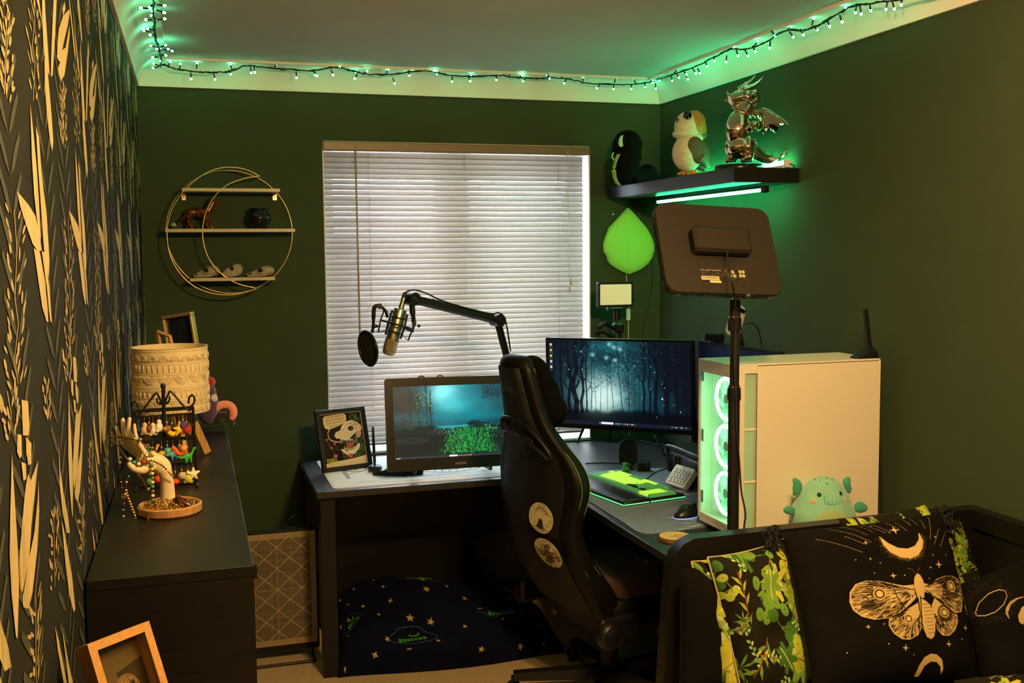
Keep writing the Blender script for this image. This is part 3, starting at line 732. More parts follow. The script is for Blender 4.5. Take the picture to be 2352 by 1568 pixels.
# ------------------------------------------------------------------ green leaf lamp on the back wall
def leaf_lamp():
    o = thing('leaf_wall_lamp', 'glowing green leaf shaped wall lamp beside the blind', 'lamp', (2.015, YB, 1.71))
    m = mat('leaf_fabric_lit', H('#8fce4a'), .7, emit=(.10, .36, .03), estr=.42, transl=.1)
    edge = [(1440, 478), (1452, 490), (1466, 506), (1480, 522), (1490, 540), (1497, 558), (1498, 575), (1493, 592), (1484, 606), (1468, 618), (1452, 625), (1442, 629), (1430, 624), (1415, 616), (1402, 607), (1396, 600), (1393, 588), (1386, 578), (1385, 560), (1389, 545), (1393, 535), (1398, 522), (1408, 512), (1422, 497)]
    E_ = [P(x, y, Y=YB-.005) for x, y in edge]; N = len(E_); c = sum(E_, Vector())/N
    rings = []
    for f, d in ((1., 0), (1.015, .018), (.97, .036), (.80, .046), (.5, .052), (.2, .054), (.03, .054)):
        ring = []
        for v in E_:
            q = c+(v-c)*f; cre = math.exp(-((q.x-c.x)/.012)**2)*.004; ring.append((q.x, YB-.003-d+cre, q.z))
        rings.append(ring)
    MB().loft(rings).build('leaf_shade', m, o, world=True, smooth=True)
    MB().tube([P(1438, 630, Y=YB-.004), P(1441, 655, Y=YB-.004), P(1443, 705, Y=YB-.004)], .0022, 6).build('cord_upper', m_cordw, o, world=True)
    MB().box(P(1443, 722, Y=YB-.012), (.022, .018, .062), bev=.006).build('cord_switch', m_white, o, world=True)
    MB().tube([P(1443, 738, Y=YB-.004), P(1444, 790, Y=YB-.004), P(1445, 1000, Y=YB-.004)], .0022, 6).build('cord_lower', m_cordw, o, world=True)
    MB().cyl((1.94, YB, P(1408, 492, Y=YB).z), (1.94, YB-.006, P(1408, 492, Y=YB).z), .003).build('wall_pin', m_gold, o, world=True)
    MB().cyl((2.075, YB, P(1464, 492, Y=YB).z), (2.075, YB-.006, P(1464, 492, Y=YB).z), .003).build('wall_pin', m_gold, o, world=True)
leaf_lamp()

# ------------------------------------------------------------------ moon shaped wire shelf
def moon_shelf():
    o = thing('moon_wire_shelf', 'round gold wire wall shelf with a crescent moon and three boards', 'shelf', (.17, YB, 1.76))
    YFt, YBk = YB-.115, YB-.008
    c = P(528.6, 533, Y=YBk); r = (P(673.6, 533, Y=YBk).x-P(383.7, 533, Y=YBk).x)/2
    MB().tube([c+V(r*math.cos(a), 0, r*math.sin(a)) for a in np.linspace(0, 2*math.pi, 72, False)], .0028, 6, closed=True).build('outer_ring', m_gold, o, world=True, smooth=True)
    out = [(595, 404), (570, 391), (540, 384.5), (505, 386), (465, 402), (428, 432), (400, 470), (386, 510), (384, 550), (392, 590), (415, 630), (450, 660), (490, 674), (530, 677), (560, 672), (591, 662)]
    inn = [(595, 404), (560, 410), (520, 426), (490, 455), (472, 490), (465, 530), (469, 565), (482, 598), (508, 628), (545, 651), (591, 662)]
    MB().tube(spline([P(x, y, Y=YFt) for x, y in out], 4), .003, 6).build('crescent_outer', m_gold, o, world=True, smooth=True)
    MB().tube(spline([P(x, y, Y=YFt) for x, y in inn], 4), .003, 6).build('crescent_inner', m_gold, o, world=True, smooth=True)
    for x, y in ((595, 404), (591, 662)): MB().cyl(P(x, y, Y=YFt), P(x, y, Y=YFt)+V(0, .106, 0), .0028, seg=6).build('tie_rod', m_gold, o, world=True)
    m_b = mat('shelf_board_gold', (.62, .50, .30), .35, noise=.2, nscale=10)
    for (x0, x1, y) in ((418, 643, 436), (379, 678, 529), (436, 632, 641)):
        a, b = P(x0, y, Y=YFt), P(x1, y, Y=YFt); z = (a.z+b.z)/2
        MB().bb((a.x, YFt-.003, z-.007), (b.x, YBk, z+.007), bev=.0015).build('board', m_b, o, world=True)
    for x in (422, 631):
        q = P(x, 452, Y=YBk); MB().bb((q.x-.008, YBk-.002, q.z-.014), (q.x+.008, YBk+.004, q.z+.014)).build('bracket', m_gold, o, world=True)
        MB().cyl(q+V(0, -.003, 0), q+V(0, -.006, 0), .003, seg=8).build('bracket_screw', m_black, o, world=True)
    zb = [P(530, 529, Y=YFt).z+.007, P(530, 641, Y=YFt).z+.007]
    # spotted big cat figurine
    m_c = mat('amber_spots', (.26, .07, .012), .2, metal=.3, col2=(.012, .008, .006), nscale=120)
    f = thing('cat_figurine', 'amber and black spotted prowling cat figurine on the moon shelf', 'figurine', (P(450, 525, Y=4.62).x, 4.62, zb[0]))
    def p(x, y, d=0.): return P(x, y, Y=4.62)+V(0, -d, 0)
    R = lambda n: n/530.; b = MB()
    b.tube(spline([p(430, 494), p(445, 487), p(462, 489), p(477, 486)], 4), [R(10), R(11), R(11.5), R(11), R(10.5), R(10), R(10), R(10.5), R(11), R(11.5), R(11.5), R(11), R(10)], 12)
    b.tube([p(476, 487), p(484, 474), p(488, 467)], [R(10), R(8), R(7)], 10); b.ell(p(489, 466), (R(9), R(7), R(7.5)), 12, 8)
    b.tube([p(491, 467), p(499, 471)], [R(6), R(4)], 8)
    for e_ in (-.008, .008): b.tube([p(483, 461, e_), p(484, 453, e_)], [R(3), R(1.2)], 6)
    for (x, d, x2) in ((434, .012, 440), (438, -.012, 430), (474, .012, 478), (478, -.012, 486)): b.tube([p(x, 496, d), p((x+x2)/2-3, 510, d), p(x2, 522, d)], [R(7), R(4.5), R(3.6)], 8); b.ell(p(x2+2, 523, d), (R(5), R(3.6), R(3)), 8, 6)
    b.tube(spline([p(428, 493), p(418, 503), p(408, 513), p(396, 517)], 4), [R(r) for r in np.linspace(4, 2.5, 13)], 8)
    organic(b, 'body', m_c, f, .0022, 3, world=True)
    MB().ell(p(399, 516), (R(7), R(4), R(4.5)), 10, 6).build('tail_tuft', mat('tuft_pale', (.4, .36, .28), .5), f, world=True, smooth=True)
    # cauldron
    c2 = P(595, 505, Y=4.62); ck = thing('cauldron_pot', 'small glossy black cauldron pot on the moon shelf', 'pot', (c2.x, 4.62, zb[0]))
    k = .0019
    MB().lathe([(0, .006), (.022, .007), (.043, .02), (.052, .042), (.047, .062), (.037, .072), (.036, .078), (.044, .084), (.043, .087), (.034, .085), (.033, .072), (.040, .06), (.045, .042), (.03, .014), (0, .012)], seg=28).build('body', mat('glaze_black', (.006, .007, .009), .1), ck, smooth=True)
    for t_ in range(3): a = t_*2.09; MB().ell((.026*math.cos(a), .026*math.sin(a), .006), (.006, .006, .007), 8, 6).build('foot', mat('glaze_black'), ck, smooth=True)
    # skulls
    m_s = mat('old_bone', H('#a89f8c'), .6, noise=.4, nscale=60); m_d = mat('socket_dark', (.012, .01, .01), .9)
    for (x0, x1, top, nm, flip) in ((443, 506, 609, 'long weathered animal skull at the left of the moon shelf', -1), (508, 559, 606, 'round animal skull in the middle of the moon shelf', -1), (566, 631, 612, 'small bird like skull at the right of the moon shelf', -1)):
        a, b2 = P(x0, 638, Y=4.61), P(x1, 638, Y=4.61); L = b2.x-a.x; h = P(x0, top, Y=4.61).z-a.z; cx = (a.x+b2.x)/2
        s = thing('animal_skull', nm, 'skull', (cx, 4.61, zb[1]), group='skulls on the lowest moon board')
        q = MB(); rd = (x1-x0 < 55)
        q.ell((L*.22, 0, h*.55), (L*.28, L*.22, h*.44), 16, 12); q.tube([(L*.1, 0, h*.45), (-L*.2, 0, h*.34), (-L*.48, 0, h*.18)], [h*.36, h*(.34 if rd else .24), h*.10], 10)
        q.tube([(L*.2, -.012, h*.2), (-L*.1, -.014, h*.1), (-L*.45, -.006, h*.08)], [h*.12, h*.09, h*.06], 8); q.tube([(L*.2, .012, h*.2), (-L*.1, .014, h*.1), (-L*.45, .006, h*.08)], [h*.12, h*.09, h*.06], 8)
        q.tube([(L*.25, -L*.16, h*.35), (0, -L*.2, h*.38), (-L*.14, -L*.12, h*.36)], [h*.07]*3, 6)
        organic(q, 'cranium', m_s, s, .0022, 2)
        MB().ell((-L*.01, -L*.16, h*.58), (L*.09, L*.08, h*.19), 12, 8).build('eye_socket', m_d, s, smooth=True)
        MB().ell((-L*.36, -L*.05, h*.27), (L*.07, L*.04, h*.08), 10, 6).build('nose_opening', m_d, s, smooth=True)
        for t_ in range(4): MB().cyl((-L*(.18+.07*t_), -.011, h*.24), (-L*(.18+.07*t_), -.012, h*.10), .0022, .0008, 6).build('tooth', m_s, s)
moon_shelf()
# ------------------------------------------------------------------ corner desk
DZ = .75
def desk():
    o = thing('corner_desk', 'black wooden corner desk running under the window and right wall', 'desk', (1.4, 4.2, 0))
    MB().bb((.43, 4.0, DZ-.026), (1.335, YB-.002, DZ), bev=.002).build('left_top', m_desk, o, world=True)
    MB().bb((1.337, 2.70, DZ-.026), (XR-.018, YB-.002, DZ), bev=.002).build('right_top', m_desk, o, world=True)
    for lo, hi in (((.445, 4.03, 0), (.505, 4.09, DZ-.026)), ((.445, 4.60, 0), (.505, 4.66, DZ-.026)), ((XR-.09, 2.72, 0), (XR-.03, 2.78, DZ-.026)), ((1.36, 2.72, 0), (1.42, 2.78, DZ-.026)), ((XR-.09, 4.60, 0), (XR-.03, 4.66, DZ-.026))):
        MB().bb(lo, hi, bev=.002).build('leg', m_blackwood, o, world=True)
    MB().bb((.505, 4.665, .02), (XR-.09, 4.675, DZ-.026)).build('back_panel', m_blackwood, o, world=True)  # added black sheet, hides the lit wall to keep the space under the desk dark
    MB().bb((XR-.05, 2.78, .02), (XR-.04, 4.60, DZ-.026)).build('back_panel', m_blackwood, o, world=True)
    MB().bb((.455, 4.09, DZ-.096), (.495, 4.60, DZ-.026)).build('side_rail', m_blackwood, o, world=True)
    MB().bb((.505, 4.64, DZ-.126), (XR-.09, 4.66, DZ-.026)).build('back_rail', m_blackwood, o, world=True)
    MB().bb((XR-.08, 2.78, DZ-.126), (XR-.06, 4.60, DZ-.026)).build('back_rail', m_blackwood, o, world=True)
desk()
M_SCREEN = mat('lit_screen', rough=.35, attr='print', estr=1.0, spec=.4)
for _l in [l for l in M_SCREEN.node_tree.links if l.to_socket.name == 'Base Color']: M_SCREEN.node_tree.links.remove(_l)
M_SCREEN.node_tree.nodes['Principled BSDF'].inputs['Base Color'].default_value = (.004, .004, .005, 1)
m_bez = mat('screen_bezel', (.010, .010, .011), .3)

def screen_slab(o, TL, TR, BL, depth, bez, name_prefix='', m=None, rad=.006):
    """flat display: body slab behind the front face given by three corners; returns frame matrix (x right, y down->-y) and size"""
    TL, TR, BL = Vector(TL), Vector(TR), Vector(BL); ex = TR-TL; w = ex.length; ey = TL-BL; Mx = frame(BL, ex, ey); h = (Mx.inverted() @ TL).y
    b = MB(); b.prism(rrect(w, h, rad, 4, w/2, h/2), -depth, 0, 2, M=Mx); b.build(name_prefix+'housing', m or m_bez, o, world=True, auto=40)
    return Mx, w, h

def forest_canvas():
    c = Canvas(560, 315, '#050912'); rg = random.Random(2)
    c.glow(240, 150, 150, 130, '#123c46', .9); c.glow(235, 190, 110, 85, '#2f8288', .8); c.glow(215, 205, 75, 58, '#a8e4de', .95); c.glow(210, 210, 45, 42, '#e6faf4', .7)
    c.glow(262, 18, 70, 26, '#2f8a92', .7); c.glow(60, 230, 50, 60, '#0f3440', .8); c.glow(430, 235, 90, 50, '#0f3340', .8); c.glow(365, 190, 40, 60, '#1d5a60', .6)
    n = c.noise(46, 46, .9, 4); c.a *= np.clip(1+n[..., None], .25, 1.7)
    def tree(x, w, y0, y1, col, al=1., lean=0., br=0):
        pts = [(x, y1)]
        for t in np.linspace(0, 1, 8)[1:]: pts.append((x+lean*t+rg.uniform(-1, 1)*w*.5, y1+(y0-y1)*t))
        for i, (a, b_) in enumerate(zip(pts[:-1], pts[1:])): c.line([a, b_], w*(1-.06*i), col, al)
        for k in range(br):
            q = pts[rg.randint(2, 7)]; s_ = rg.choice((-1, 1)); L = rg.uniform(14, 40); e = (q[0]+s_*L*.6, q[1]-L); c.line([q, ((q[0]+e[0])/2+s_*3, (q[1]+e[1])/2), e], max(1, w*.4), col, al)
            for j in range(5): c.ell(e[0]+rg.gauss(0, 9), e[1]+rg.gauss(0, 8), rg.uniform(2, 6), rg.uniform(1.5, 4), col, al*.5, rg.uniform(0, 3))
    for i in range(12): tree(rg.uniform(150, 340), rg.uniform(1, 2), 60, 255, '#5aa8a8', .5, rg.uniform(-6, 6), 2)
    c.glow(212, 206, 66, 50, '#d8f6f0', .85)
    for x, w, ln in ((175, 4, 5), (212, 2.2, 8), (262, 3, -14), (300, 4, -22), (325, 5, 4), (345, 3, 8), (192, 2.4, -3), (365, 4, 3), (238, 1.8, 4)): tree(x, w, 30, 258, '#143a42', .9, ln, 6)
    for x, w in ((88, 13), (112, 21), (138, 12), (156, 6), (18, 16), (52, 12), (384, 9), (404, 8), (432, 15), (470, 22), (508, 14), (545, 20)): tree(x, w, -5, 268, '#060b14', .95, rg.uniform(-3, 3), 4)
    for i in range(900):
        x, y = rg.gauss(275, 105), rg.gauss(55, 45); c.ell(x, y, rg.uniform(1, 4.5), rg.uniform(1, 3), rg.choice(('#060d16', '#0a1a22', '#0e2a32', '#050a12', '#1d5a60')), .55, rg.uniform(0, 3))
    for i in range(260):
        x, y = rg.gauss(335, 22), rg.uniform(70, 240); c.ell(x, y, rg.uniform(1, 4), rg.uniform(1, 2.5), '#0c2a32', .6, rg.uniform(0, 3))
    for (x, y) in ((250, 12), (268, 22), (238, 62), (292, 30), (184, 52), (272, 70)): c.glow(x, y, 7, 6, '#8fdcd6', .8)
    c.a *= 1-.93*(1/(1+np.exp(-(c.Y-258-c.noise(40, 60, 14, 9))/3.)))[..., None]
    c.a += np.array([.0016, .0022, .006])
    for x, y, s in ((138, 42, 3.2), (70, 92, 2), (86, 110, 2.2), (140, 108, 2.2), (410, 90, 2), (425, 110, 2), (452, 205, 4.5), (495, 225, 2), (462, 165, 2), (520, 250, 2.4), (408, 170, 1.6), (330, 218, 2.8), (210, 148, 2.2), (268, 152, 2), (375, 205, 2), (112, 22, 1.5), (300, 18, 1.6), (452, 152, 1.6), (430, 272, 1.6), (232, 245, 2), (262, 250, 1.8), (458, 228, 1.6), (390, 60, 1.5)):
        c.star(x, y, s, '#e6fbf4' if x not in (330, 210, 375, 232) else '#a8f070', 4, 0, .5)
    c.put((c.Y > 299), '#181c2c')
    c.poly([(214, 301), (262, 301), (262, 309), (214, 309)], '#e8ecf2')
    for i, col in enumerate(('#8fb8e8', '#d0d6e0', '#5a70d8', '#28b060', '#d8b040', '#c8d0d8', '#d05050', '#e8e8e8', '#3cb45a')): c.ell(272+i*9, 305, 2.6, 2.6, col)
    c.ell(208, 305, 2.6, 2.6, '#50a0f0')
    for x in (488, 500, 506, 520, 526, 540): c.ell(x, 306, 2.6, 1.6, '#c0c6d0', .8)
    for i, col in enumerate(('#c8d4e8', '#d8c04a', '#d8c04a', '#d0d0d0', '#d0d0d0')): c.poly([(10, 14+i*21), (19, 14+i*21), (19, 23+i*21), (10, 23+i*21)], col); c.line([(8, 28+i*21), (21, 28+i*21)], 2, '#8a93a4')
    return c
def screen_on(o, Mx, w, h, c, l, r, t, b, name='screen', off=.0008):
    q = lambda x, y: Mx @ Vector((x, y, off))
    tl, tr, bl = q(l, h-t), q(w-r, h-t), q(l, b)
    return c.flat(name, M_SCREEN, o, tl, tr-tl, bl-tl, world=True)

# main monitor
mon = thing('monitor', 'wide monitor showing a misty teal forest at night', 'monitor', (1.62, 3.86, DZ))
Mm, w, h = screen_slab(mon, (1.3584, 3.9859, 1.3184), (1.8012, 3.5651, 1.3236), (1.3672, 3.9905, .9547), .035, .01)
screen_on(mon, Mm, w, h, forest_canvas(), .008, .008, .008, .018)
pc_ = Mm @ Vector((w/2, h*.45, -.035))
MB().box((w/2, h*.45, -.045), (.12, .12, .02), bev=.004).build('mount_plate', m_black, mon, world=False).matrix_basis = _wm(mon).inverted() @ Mm
# monitor arm: pole clamped at the back of the desk
arm = thing('monitor_mount', 'black monitor arm post behind the two screens', 'monitor mount', (2.02, 3.98, DZ))
MB().bb((1.98, 3.94, DZ), (2.06, 4.02, DZ+.014), bev=.003).build('base_plate', m_blackm, arm, world=True)
MB().cyl((2.02, 3.98, DZ+.01), (2.02, 3.98, 1.2), .017).build('post', m_blackm, arm, world=True, auto=40)
pm = Mm @ Vector((w/2, h*.45, -.058))
MB().tube([(2.02, 3.98, 1.12), (1.86, 4.02, 1.12), pm+Vector((.03, .03, 0)), pm], .016, 10).build('screen_arm', m_blackm, arm, world=True, auto=40)
MB().tube([(2.02, 3.98, 1.14), (2.06, 3.7, 1.14), (1.915, 3.39, 1.14)], .016, 10).build('screen_arm', m_blackm, arm, world=True, auto=40)

# side monitor, seen almost edge-on
mon2 = thing('monitor', 'narrow-looking side monitor with dark navy screen behind the white tower', 'monitor', (1.88, 3.38, DZ))
A, B = P(1597, 781, Y=3.60), P(1783, 808, Y=3.14)
M2, w2, h2 = screen_slab(mon2, A, B, (A.x, A.y, A.z-.33), .03, .01)
c2 = Canvas(200, 130, '#090d1a'); c2.a += np.clip(c2.noise(60, 60, .006, 3), 0, 1)[..., None]*np.array([.3, .5, 1.]); c2.glow(100, 30, 60, 40, '#101c38', .5)
screen_on(mon2, M2, w2, h2, c2, .008, .008, .010, .016)
MB().box((w2/2, h2*.45, -.045), (.1, .1, .03), bev=.004).build('mount_plate', m_black, mon2).matrix_basis = _wm(mon2).inverted() @ M2

# ------------------------------------------------------------------ pen display
def meadow_canvas():
    c = Canvas(520, 300, '#0c2a30'); rg = random.Random(9)
    c.glow(265, 45, 150, 110, '#128e9e', .95); c.glow(215, 30, 55, 45, '#8ee6e6', .95); c.glow(245, 70, 60, 40, '#4fd6d8', .7); c.glow(330, 60, 90, 50, '#0f7884', .6)
    c.glow(430, 30, 90, 40, '#0d3a44', .85); c.glow(60, 70, 90, 90, '#3f3a2e', .85)
    n = c.noise(70, 40, .35, 1); c.a *= (1+n[..., None])
    c.glow(300, 130, 260, 18, '#0c7a84', .55)
    def conifer(x, y0, y1, w, col):
        for i in range(60):
            t = rg.random(); y = y0+(y1-y0)*t; hw = w*(.15+t*.85)*rg.uniform(.3, 1)
            c.line([(x, y), (x+rg.choice((-1, 1))*hw, y+rg.uniform(2, 9))], 1.8, col, .8)
        c.line([(x, y0), (x, y1+12)], 3.5, col)
    for x, y0, y1, w, col in ((40, 20, 165, 30, '#3a3226'), (70, 10, 170, 26, '#33301f'), (105, 5, 172, 30, '#23321f'), (140, -20, 175, 34, '#152a1e'), (158, 20, 160, 22, '#12261c')): conifer(x, y0, y1, w, col)
    for i in range(26): c.ell(rg.uniform(95, 170), rg.uniform(5, 90), rg.uniform(2, 5), rg.uniform(1, 3), '#6fae3a', .55)
    for i in range(200): x = rg.uniform(380, 520); c.ell(x, rg.uniform(0, 60), rg.uniform(3, 9), rg.uniform(2, 4), rg.choice(('#0a2c36', '#0c4450', '#071c24')), .5, rg.uniform(0, 3))
    c.line([(460, 60), (475, 45), (500, 38), (520, 42)], 2.5, '#1a8c98', .7)
    c.poly([(0, 175)]+[(x, 172+7*math.sin(x*.035)+5*math.sin(x*.11)) for x in range(0, 521, 8)]+[(520, 300), (0, 300)], '#15201c', .93)
    c.poly([(180, 170), (330, 166), (360, 176), (200, 178)], '#2fb4b6', .5)
    for (x, y, rx, ry) in ((345, 165, 30, 15), (390, 180, 40, 20), (460, 215, 70, 36), (190, 215, 80, 36), (80, 245, 110, 44), (500, 240, 60, 40)): c.ell(x, y, rx, ry, '#14191a', .85); c.ell(x-4, y-ry*.5, rx*.7, ry*.35, '#1f2c2c', .6)
    for i in range(1500):
        x, y = rg.gauss(325, 75), rg.uniform(184, 288)
        if abs(x-330+.12*(y-178)) > 60+(y-178)*.5+rg.uniform(0, 40): continue
        c.line([(x, y), (x+rg.uniform(-3, 3), y-rg.uniform(3, 11))], 1.3, rg.choice(('#1f9a3a', '#157a30', '#38c850', '#0f5a2a', '#23b048')), .8)
    for i in range(26): c.ell(rg.uniform(380, 470), rg.uniform(165, 190), 1.4, 1.2, '#6ff0a0')
    for i in range(40): c.ell(rg.uniform(170, 260), rg.uniform(178, 200), 1.5, 1.1, '#58d0c8', .7)
    c.put((c.Y > 290), '#3a3a40'); c.poly([(232, 291), (268, 291), (268, 298), (232, 298)], '#eef2f4')
    for i, col in enumerate(('#cfd6e0', '#7aa0f0', '#40c070', '#e0c050', '#e08080', '#a0e0a0', '#f0f0f0')): c.ell(276+i*8, 294.5, 2.3, 2.3, col)
    c.line([(8, 295), (22, 295)], 3, '#d8d8d8')
    c.a[:289] *= 1.45
    return c
tab = thing('pen_display', 'large pen display tablet with a glowing forest meadow picture', 'pen display', (.98, 4.09, DZ))
TLt, TRt, BLt = (.7124, 4.0863, 1.1684), (1.2709, 4.0985, 1.1597), (.7140, 4.0330, .8019)
Mt, w, h = screen_slab(tab, TLt, TRt, BLt, .018, .03, rad=.012, m=mat('tablet_body', (.014, .012, .010), .33))
screen_on(tab, Mt, w, h, meadow_canvas(), .030, .030, .034, .048)
lettering('HUION', .014, mat('logo_grey', (.55, .52, .48), .4), tab, _wm(tab).inverted() @ Mt @ T(w*.50+.02, .016, .001), 'brand_lettering', 'CENTER')
for x in (.12, .44):
    f_ = MB().tube([(x, .05, -.02), (x, -.012, -.06), (x, -.004, -.16), (x, .10, -.02)], .009, 8); ob = f_.build('stand_leg', m_blackm, tab, auto=40); ob.matrix_basis = _wm(tab).inverted() @ Mt
for x in (.118, .205): # loops of cable behind the top edge
    ob = MB().tube([(w*x*1.6+.03*math.cos(a)*.45+.05, h-.004+.011*math.sin(a), -.03) for a in np.linspace(0, math.pi, 9)], .003, 6).build('cable_loop', m_cord, tab, smooth=True); ob.matrix_basis = _wm(tab).inverted() @ Mt

# ------------------------------------------------------------------ white drawing mat with line art
def mat_canvas():
    c = Canvas(560, 260, '#faf7f0'); k = '#1a1a1e'
    for a in ((34, 1.6), (40, 1.2)): c.line([(a[0], 20), (a[0], 100)], a[1]+1, k); c.line([(a[0]+14, 110), (a[0]+14, 190)], a[1]+1, k)
    for (x, y, r) in ((70, 40, 26), (120, 60, 24), (90, 110, 30)):
        c.ell(x, y, r, r*.7, k, 1, 0, 2.2); c.ell(x, y, 4, 3, k)
    c.line([(60, 150), (110, 128)], 2.2, k); c.line([(60, 232), (130, 232), (150, 244), (420, 238)], 2, k); c.line([(70, 222), (120, 222)], 2, k)
    c.line([(130, 215), (540, 205)], 1.6, k); c.line([(210, 180), (240, 210)], 3, k); c.line([(232, 176), (262, 208)], 3, k)
    cx, cy = 360, 120
    for r in (18, 34, 60, 90): c.ell(cx, cy, r*1.25, r*.85, k, 1, 0, 3)
    for i in range(26):
        a = i*2*math.pi/26; c.line([(cx+78*math.cos(a), cy+52*math.sin(a)), (cx+100*math.cos(a), cy+70*math.sin(a))], 2.6, k)
    for i in range(7): c.line([(cx+110, cy-30+i*14), (555, cy-80+i*26)], 1.6, k)
    for i in range(5): c.line([(cx-115, cy+20+i*8), (230, 160+i*14)], 1.6, k)
    c.ell(cx, cy, 7, 5, k)
    for i in range(6): c.ell(470+i*16, 60+8*(i % 2), 10, 7, k, 1, 0, 2)
    return c
mt = thing('drawing_mat', 'white desk mat with black line drawings under the pen display', 'desk mat', (.85, 4.2, DZ))
a, b = P(765, 1122, Z=DZ+.003), P(1330, 1082, Z=DZ+.003); x1 = 1.32; yb_ = 4.62
MB().prism(rrect(x1-a.x, yb_-a.y, .025, 5, (x1+a.x)/2, (yb_+a.y)/2), DZ+.0003, DZ+.003).build('pad', mat('mat_edge', H('#e6dfd0'), .7), mt, world=True)
mat_canvas().flat('line_art', mat('printed_cloth', rough=.7, attr='print'), mt, (a.x+.012, yb_-.012, DZ+.0036), (x1-a.x-.024, 0, 0), (0, a.y-yb_+.024, 0), world=True)

# ------------------------------------------------------------------ framed skull comic
def comic():
    BL, BR = P(741, 1086, Z=DZ+.004), P(855, 1071, Z=DZ+.004); ex = (BR-BL).normalized(); n = Vector((ex.y, -ex.x, 0)); hh = .262; tl = math.radians(17)
    up = Vector((0, 0, math.cos(tl)))-n*math.sin(tl)
    up = (up-ex*.10).normalized()
    Mx = frame(BL, ex, up); w = (BR-BL).length; Mi = None
    o = thing('picture_frame', 'black framed comic print of an animal skull with speech bubble', 'picture frame', M=Mx)
    t = .018
    for lo, hi in (((0, 0, -.008), (w, t, .012)), ((0, hh-t, -.008), (w, hh, .012)), ((0, t, -.008), (t, hh-t, .012)), ((w-t, t, -.008), (w, hh-t, .012))): MB().bb(lo, hi, bev=.0015).build('frame_bar', m_black, o)
    MB().bb((t, t, -.008), (w-t, hh-t, .001)).build('backing', m_black, o)
    c = Canvas(210, 270, '#221a12'); rg = random.Random(4)
    cream = '#e6cfa6'
    for i in range(420):
        x = rg.uniform(90, 205); y = rg.uniform(20, 250)
        if x < 150 and y < 150: continue
        c.line([(x, y), (x+rg.uniform(-10, 14), y-rg.uniform(10, 30))], 1.3, rg.choice(('#3c5a34', '#54743c', '#26401f', '#6d8a4a', '#7ca27c')), .8)
    for i in range(70): x = rg.uniform(8, 60); c.line([(x, 245), (x+rg.uniform(-4, 4), 225)], 1.2, rg.choice(('#6d8a2a', '#a8a83a')), .8)
    c.poly([(18, 20), (28, 10), (120, 4), (132, 12), (133, 34), (124, 52), (90, 66), (60, 74), (34, 78), (20, 68), (16, 44)], cream)
    c.line([(44, 76), (32, 96), (32, 120), (44, 136), (66, 144), (82, 147)], 4, cream)
    # skull: upper part, socket, teeth, lower jaw
    c.poly([(62, 112), (72, 96), (92, 90), (106, 66), (130, 46), (160, 42), (186, 58), (202, 74), (204, 92), (190, 100), (172, 104), (150, 122), (132, 138), (110, 140), (90, 130), (70, 128)], '#e2cfb4')
    c.poly([(100, 74), (130, 50), (140, 52), (112, 88)], '#f0e2ca'); c.ell(148, 84, 14, 12, '#22120e'); c.ell(150, 84, 6, 5, '#8a4a3a')
    c.line([(104, 92), (130, 62), (160, 52), (190, 70)], 1.6, '#2a1a12'); c.line([(150, 60), (170, 70), (176, 96)], 3, '#8a3f2c'); c.line([(170, 60), (196, 88)], 3, '#b06a4a')
    for i in range(8): x = 88+i*8; c.poly([(x, 128+i*1.5), (x+7, 129+i*1.5), (x+4, (146 if i else 158)+i)], '#efe2c8')
    c.poly([(160, 108), (176, 104), (196, 96), (198, 116), (184, 136), (170, 130), (172, 116)], '#c9a09a'); c.line([(176, 106), (180, 130)], 3, '#b0605a')
    c.poly([(84, 186), (92, 200), (116, 218), (150, 214), (176, 190), (184, 168), (176, 162), (160, 186), (136, 196), (112, 196), (96, 184)], '#e6d6be')
    for i in range(9): x = 100+i*9; y = 190-abs(i-3)*3; c.poly([(x, y+6), (x+7, y+5), (x+3, y-9)], '#efe2c8')
    c.poly([(112, 176), (150, 150), (166, 146), (150, 170), (124, 186)], '#c05a4c', .9)
    for (x, y, r) in ((22, 130, 8), (58, 152, 9), (86, 148, 7), (40, 172, 8), (54, 214, 12), (130, 222, 13), (128, 160, 9), (100, 226, 5)):
        for k in range(5): a_ = k*1.256+x; c.ell(x+r*.45*math.cos(a_), y+r*.45*math.sin(a_), r*.5, r*.36, rg.choice(('#c8485a', '#d8606a', '#b03a4a')))
    for L in ([(24, 138), (36, 170), (60, 186), (84, 184)], [(58, 160), (66, 180)], [(40, 178), (52, 205)], [(130, 214), (110, 200)]): c.line(L, 2, '#55702e')
    c.poly([(0, 250), (40, 244), (100, 240), (150, 236), (210, 226), (210, 270), (0, 270)], cream); c.line([(20, 252), (60, 250)], 3, '#c8b43c')
    for e_ in range(4): pass
    c.put((c.X < 3) | (c.X > 206) | (c.Y < 3) | (c.Y > 266), cream)
    pw, ph = w-2*t, hh-2*t
    c.flat('comic_print', mat('printed_glossy', rough=.25, attr='print'), o, (t, hh-t, .0018), (pw, 0, 0), (0, -ph, 0))
    ink = mat('ink', (.02, .015, .012), .6)
    for i, s in enumerate(('SOMETIMES WHAT FEELS', 'LIKE ROT & STAGNATION', 'IS JUST TIME TO REST', '+ GROW ROOTS')):
        lettering(s, .0088, ink, o, T(t+pw*(.355 if i < 3 else .33), hh-t-ph*(.075+.058*i), .0024) @ Matrix.Rotation(.06, 4, 'Z') @ Matrix.Diagonal((.84, 1.1, 1, 1)), 'speech_lettering', 'CENTER')
    ob = MB().prism([(-.03, 0), (.03, 0), (.018, .2), (-.018, .2)], -.003, 0).build('easel_back', m_black, o); ob.matrix_basis = T(w/2, .02, -.075) @ RX(math.radians(-20))
comic()

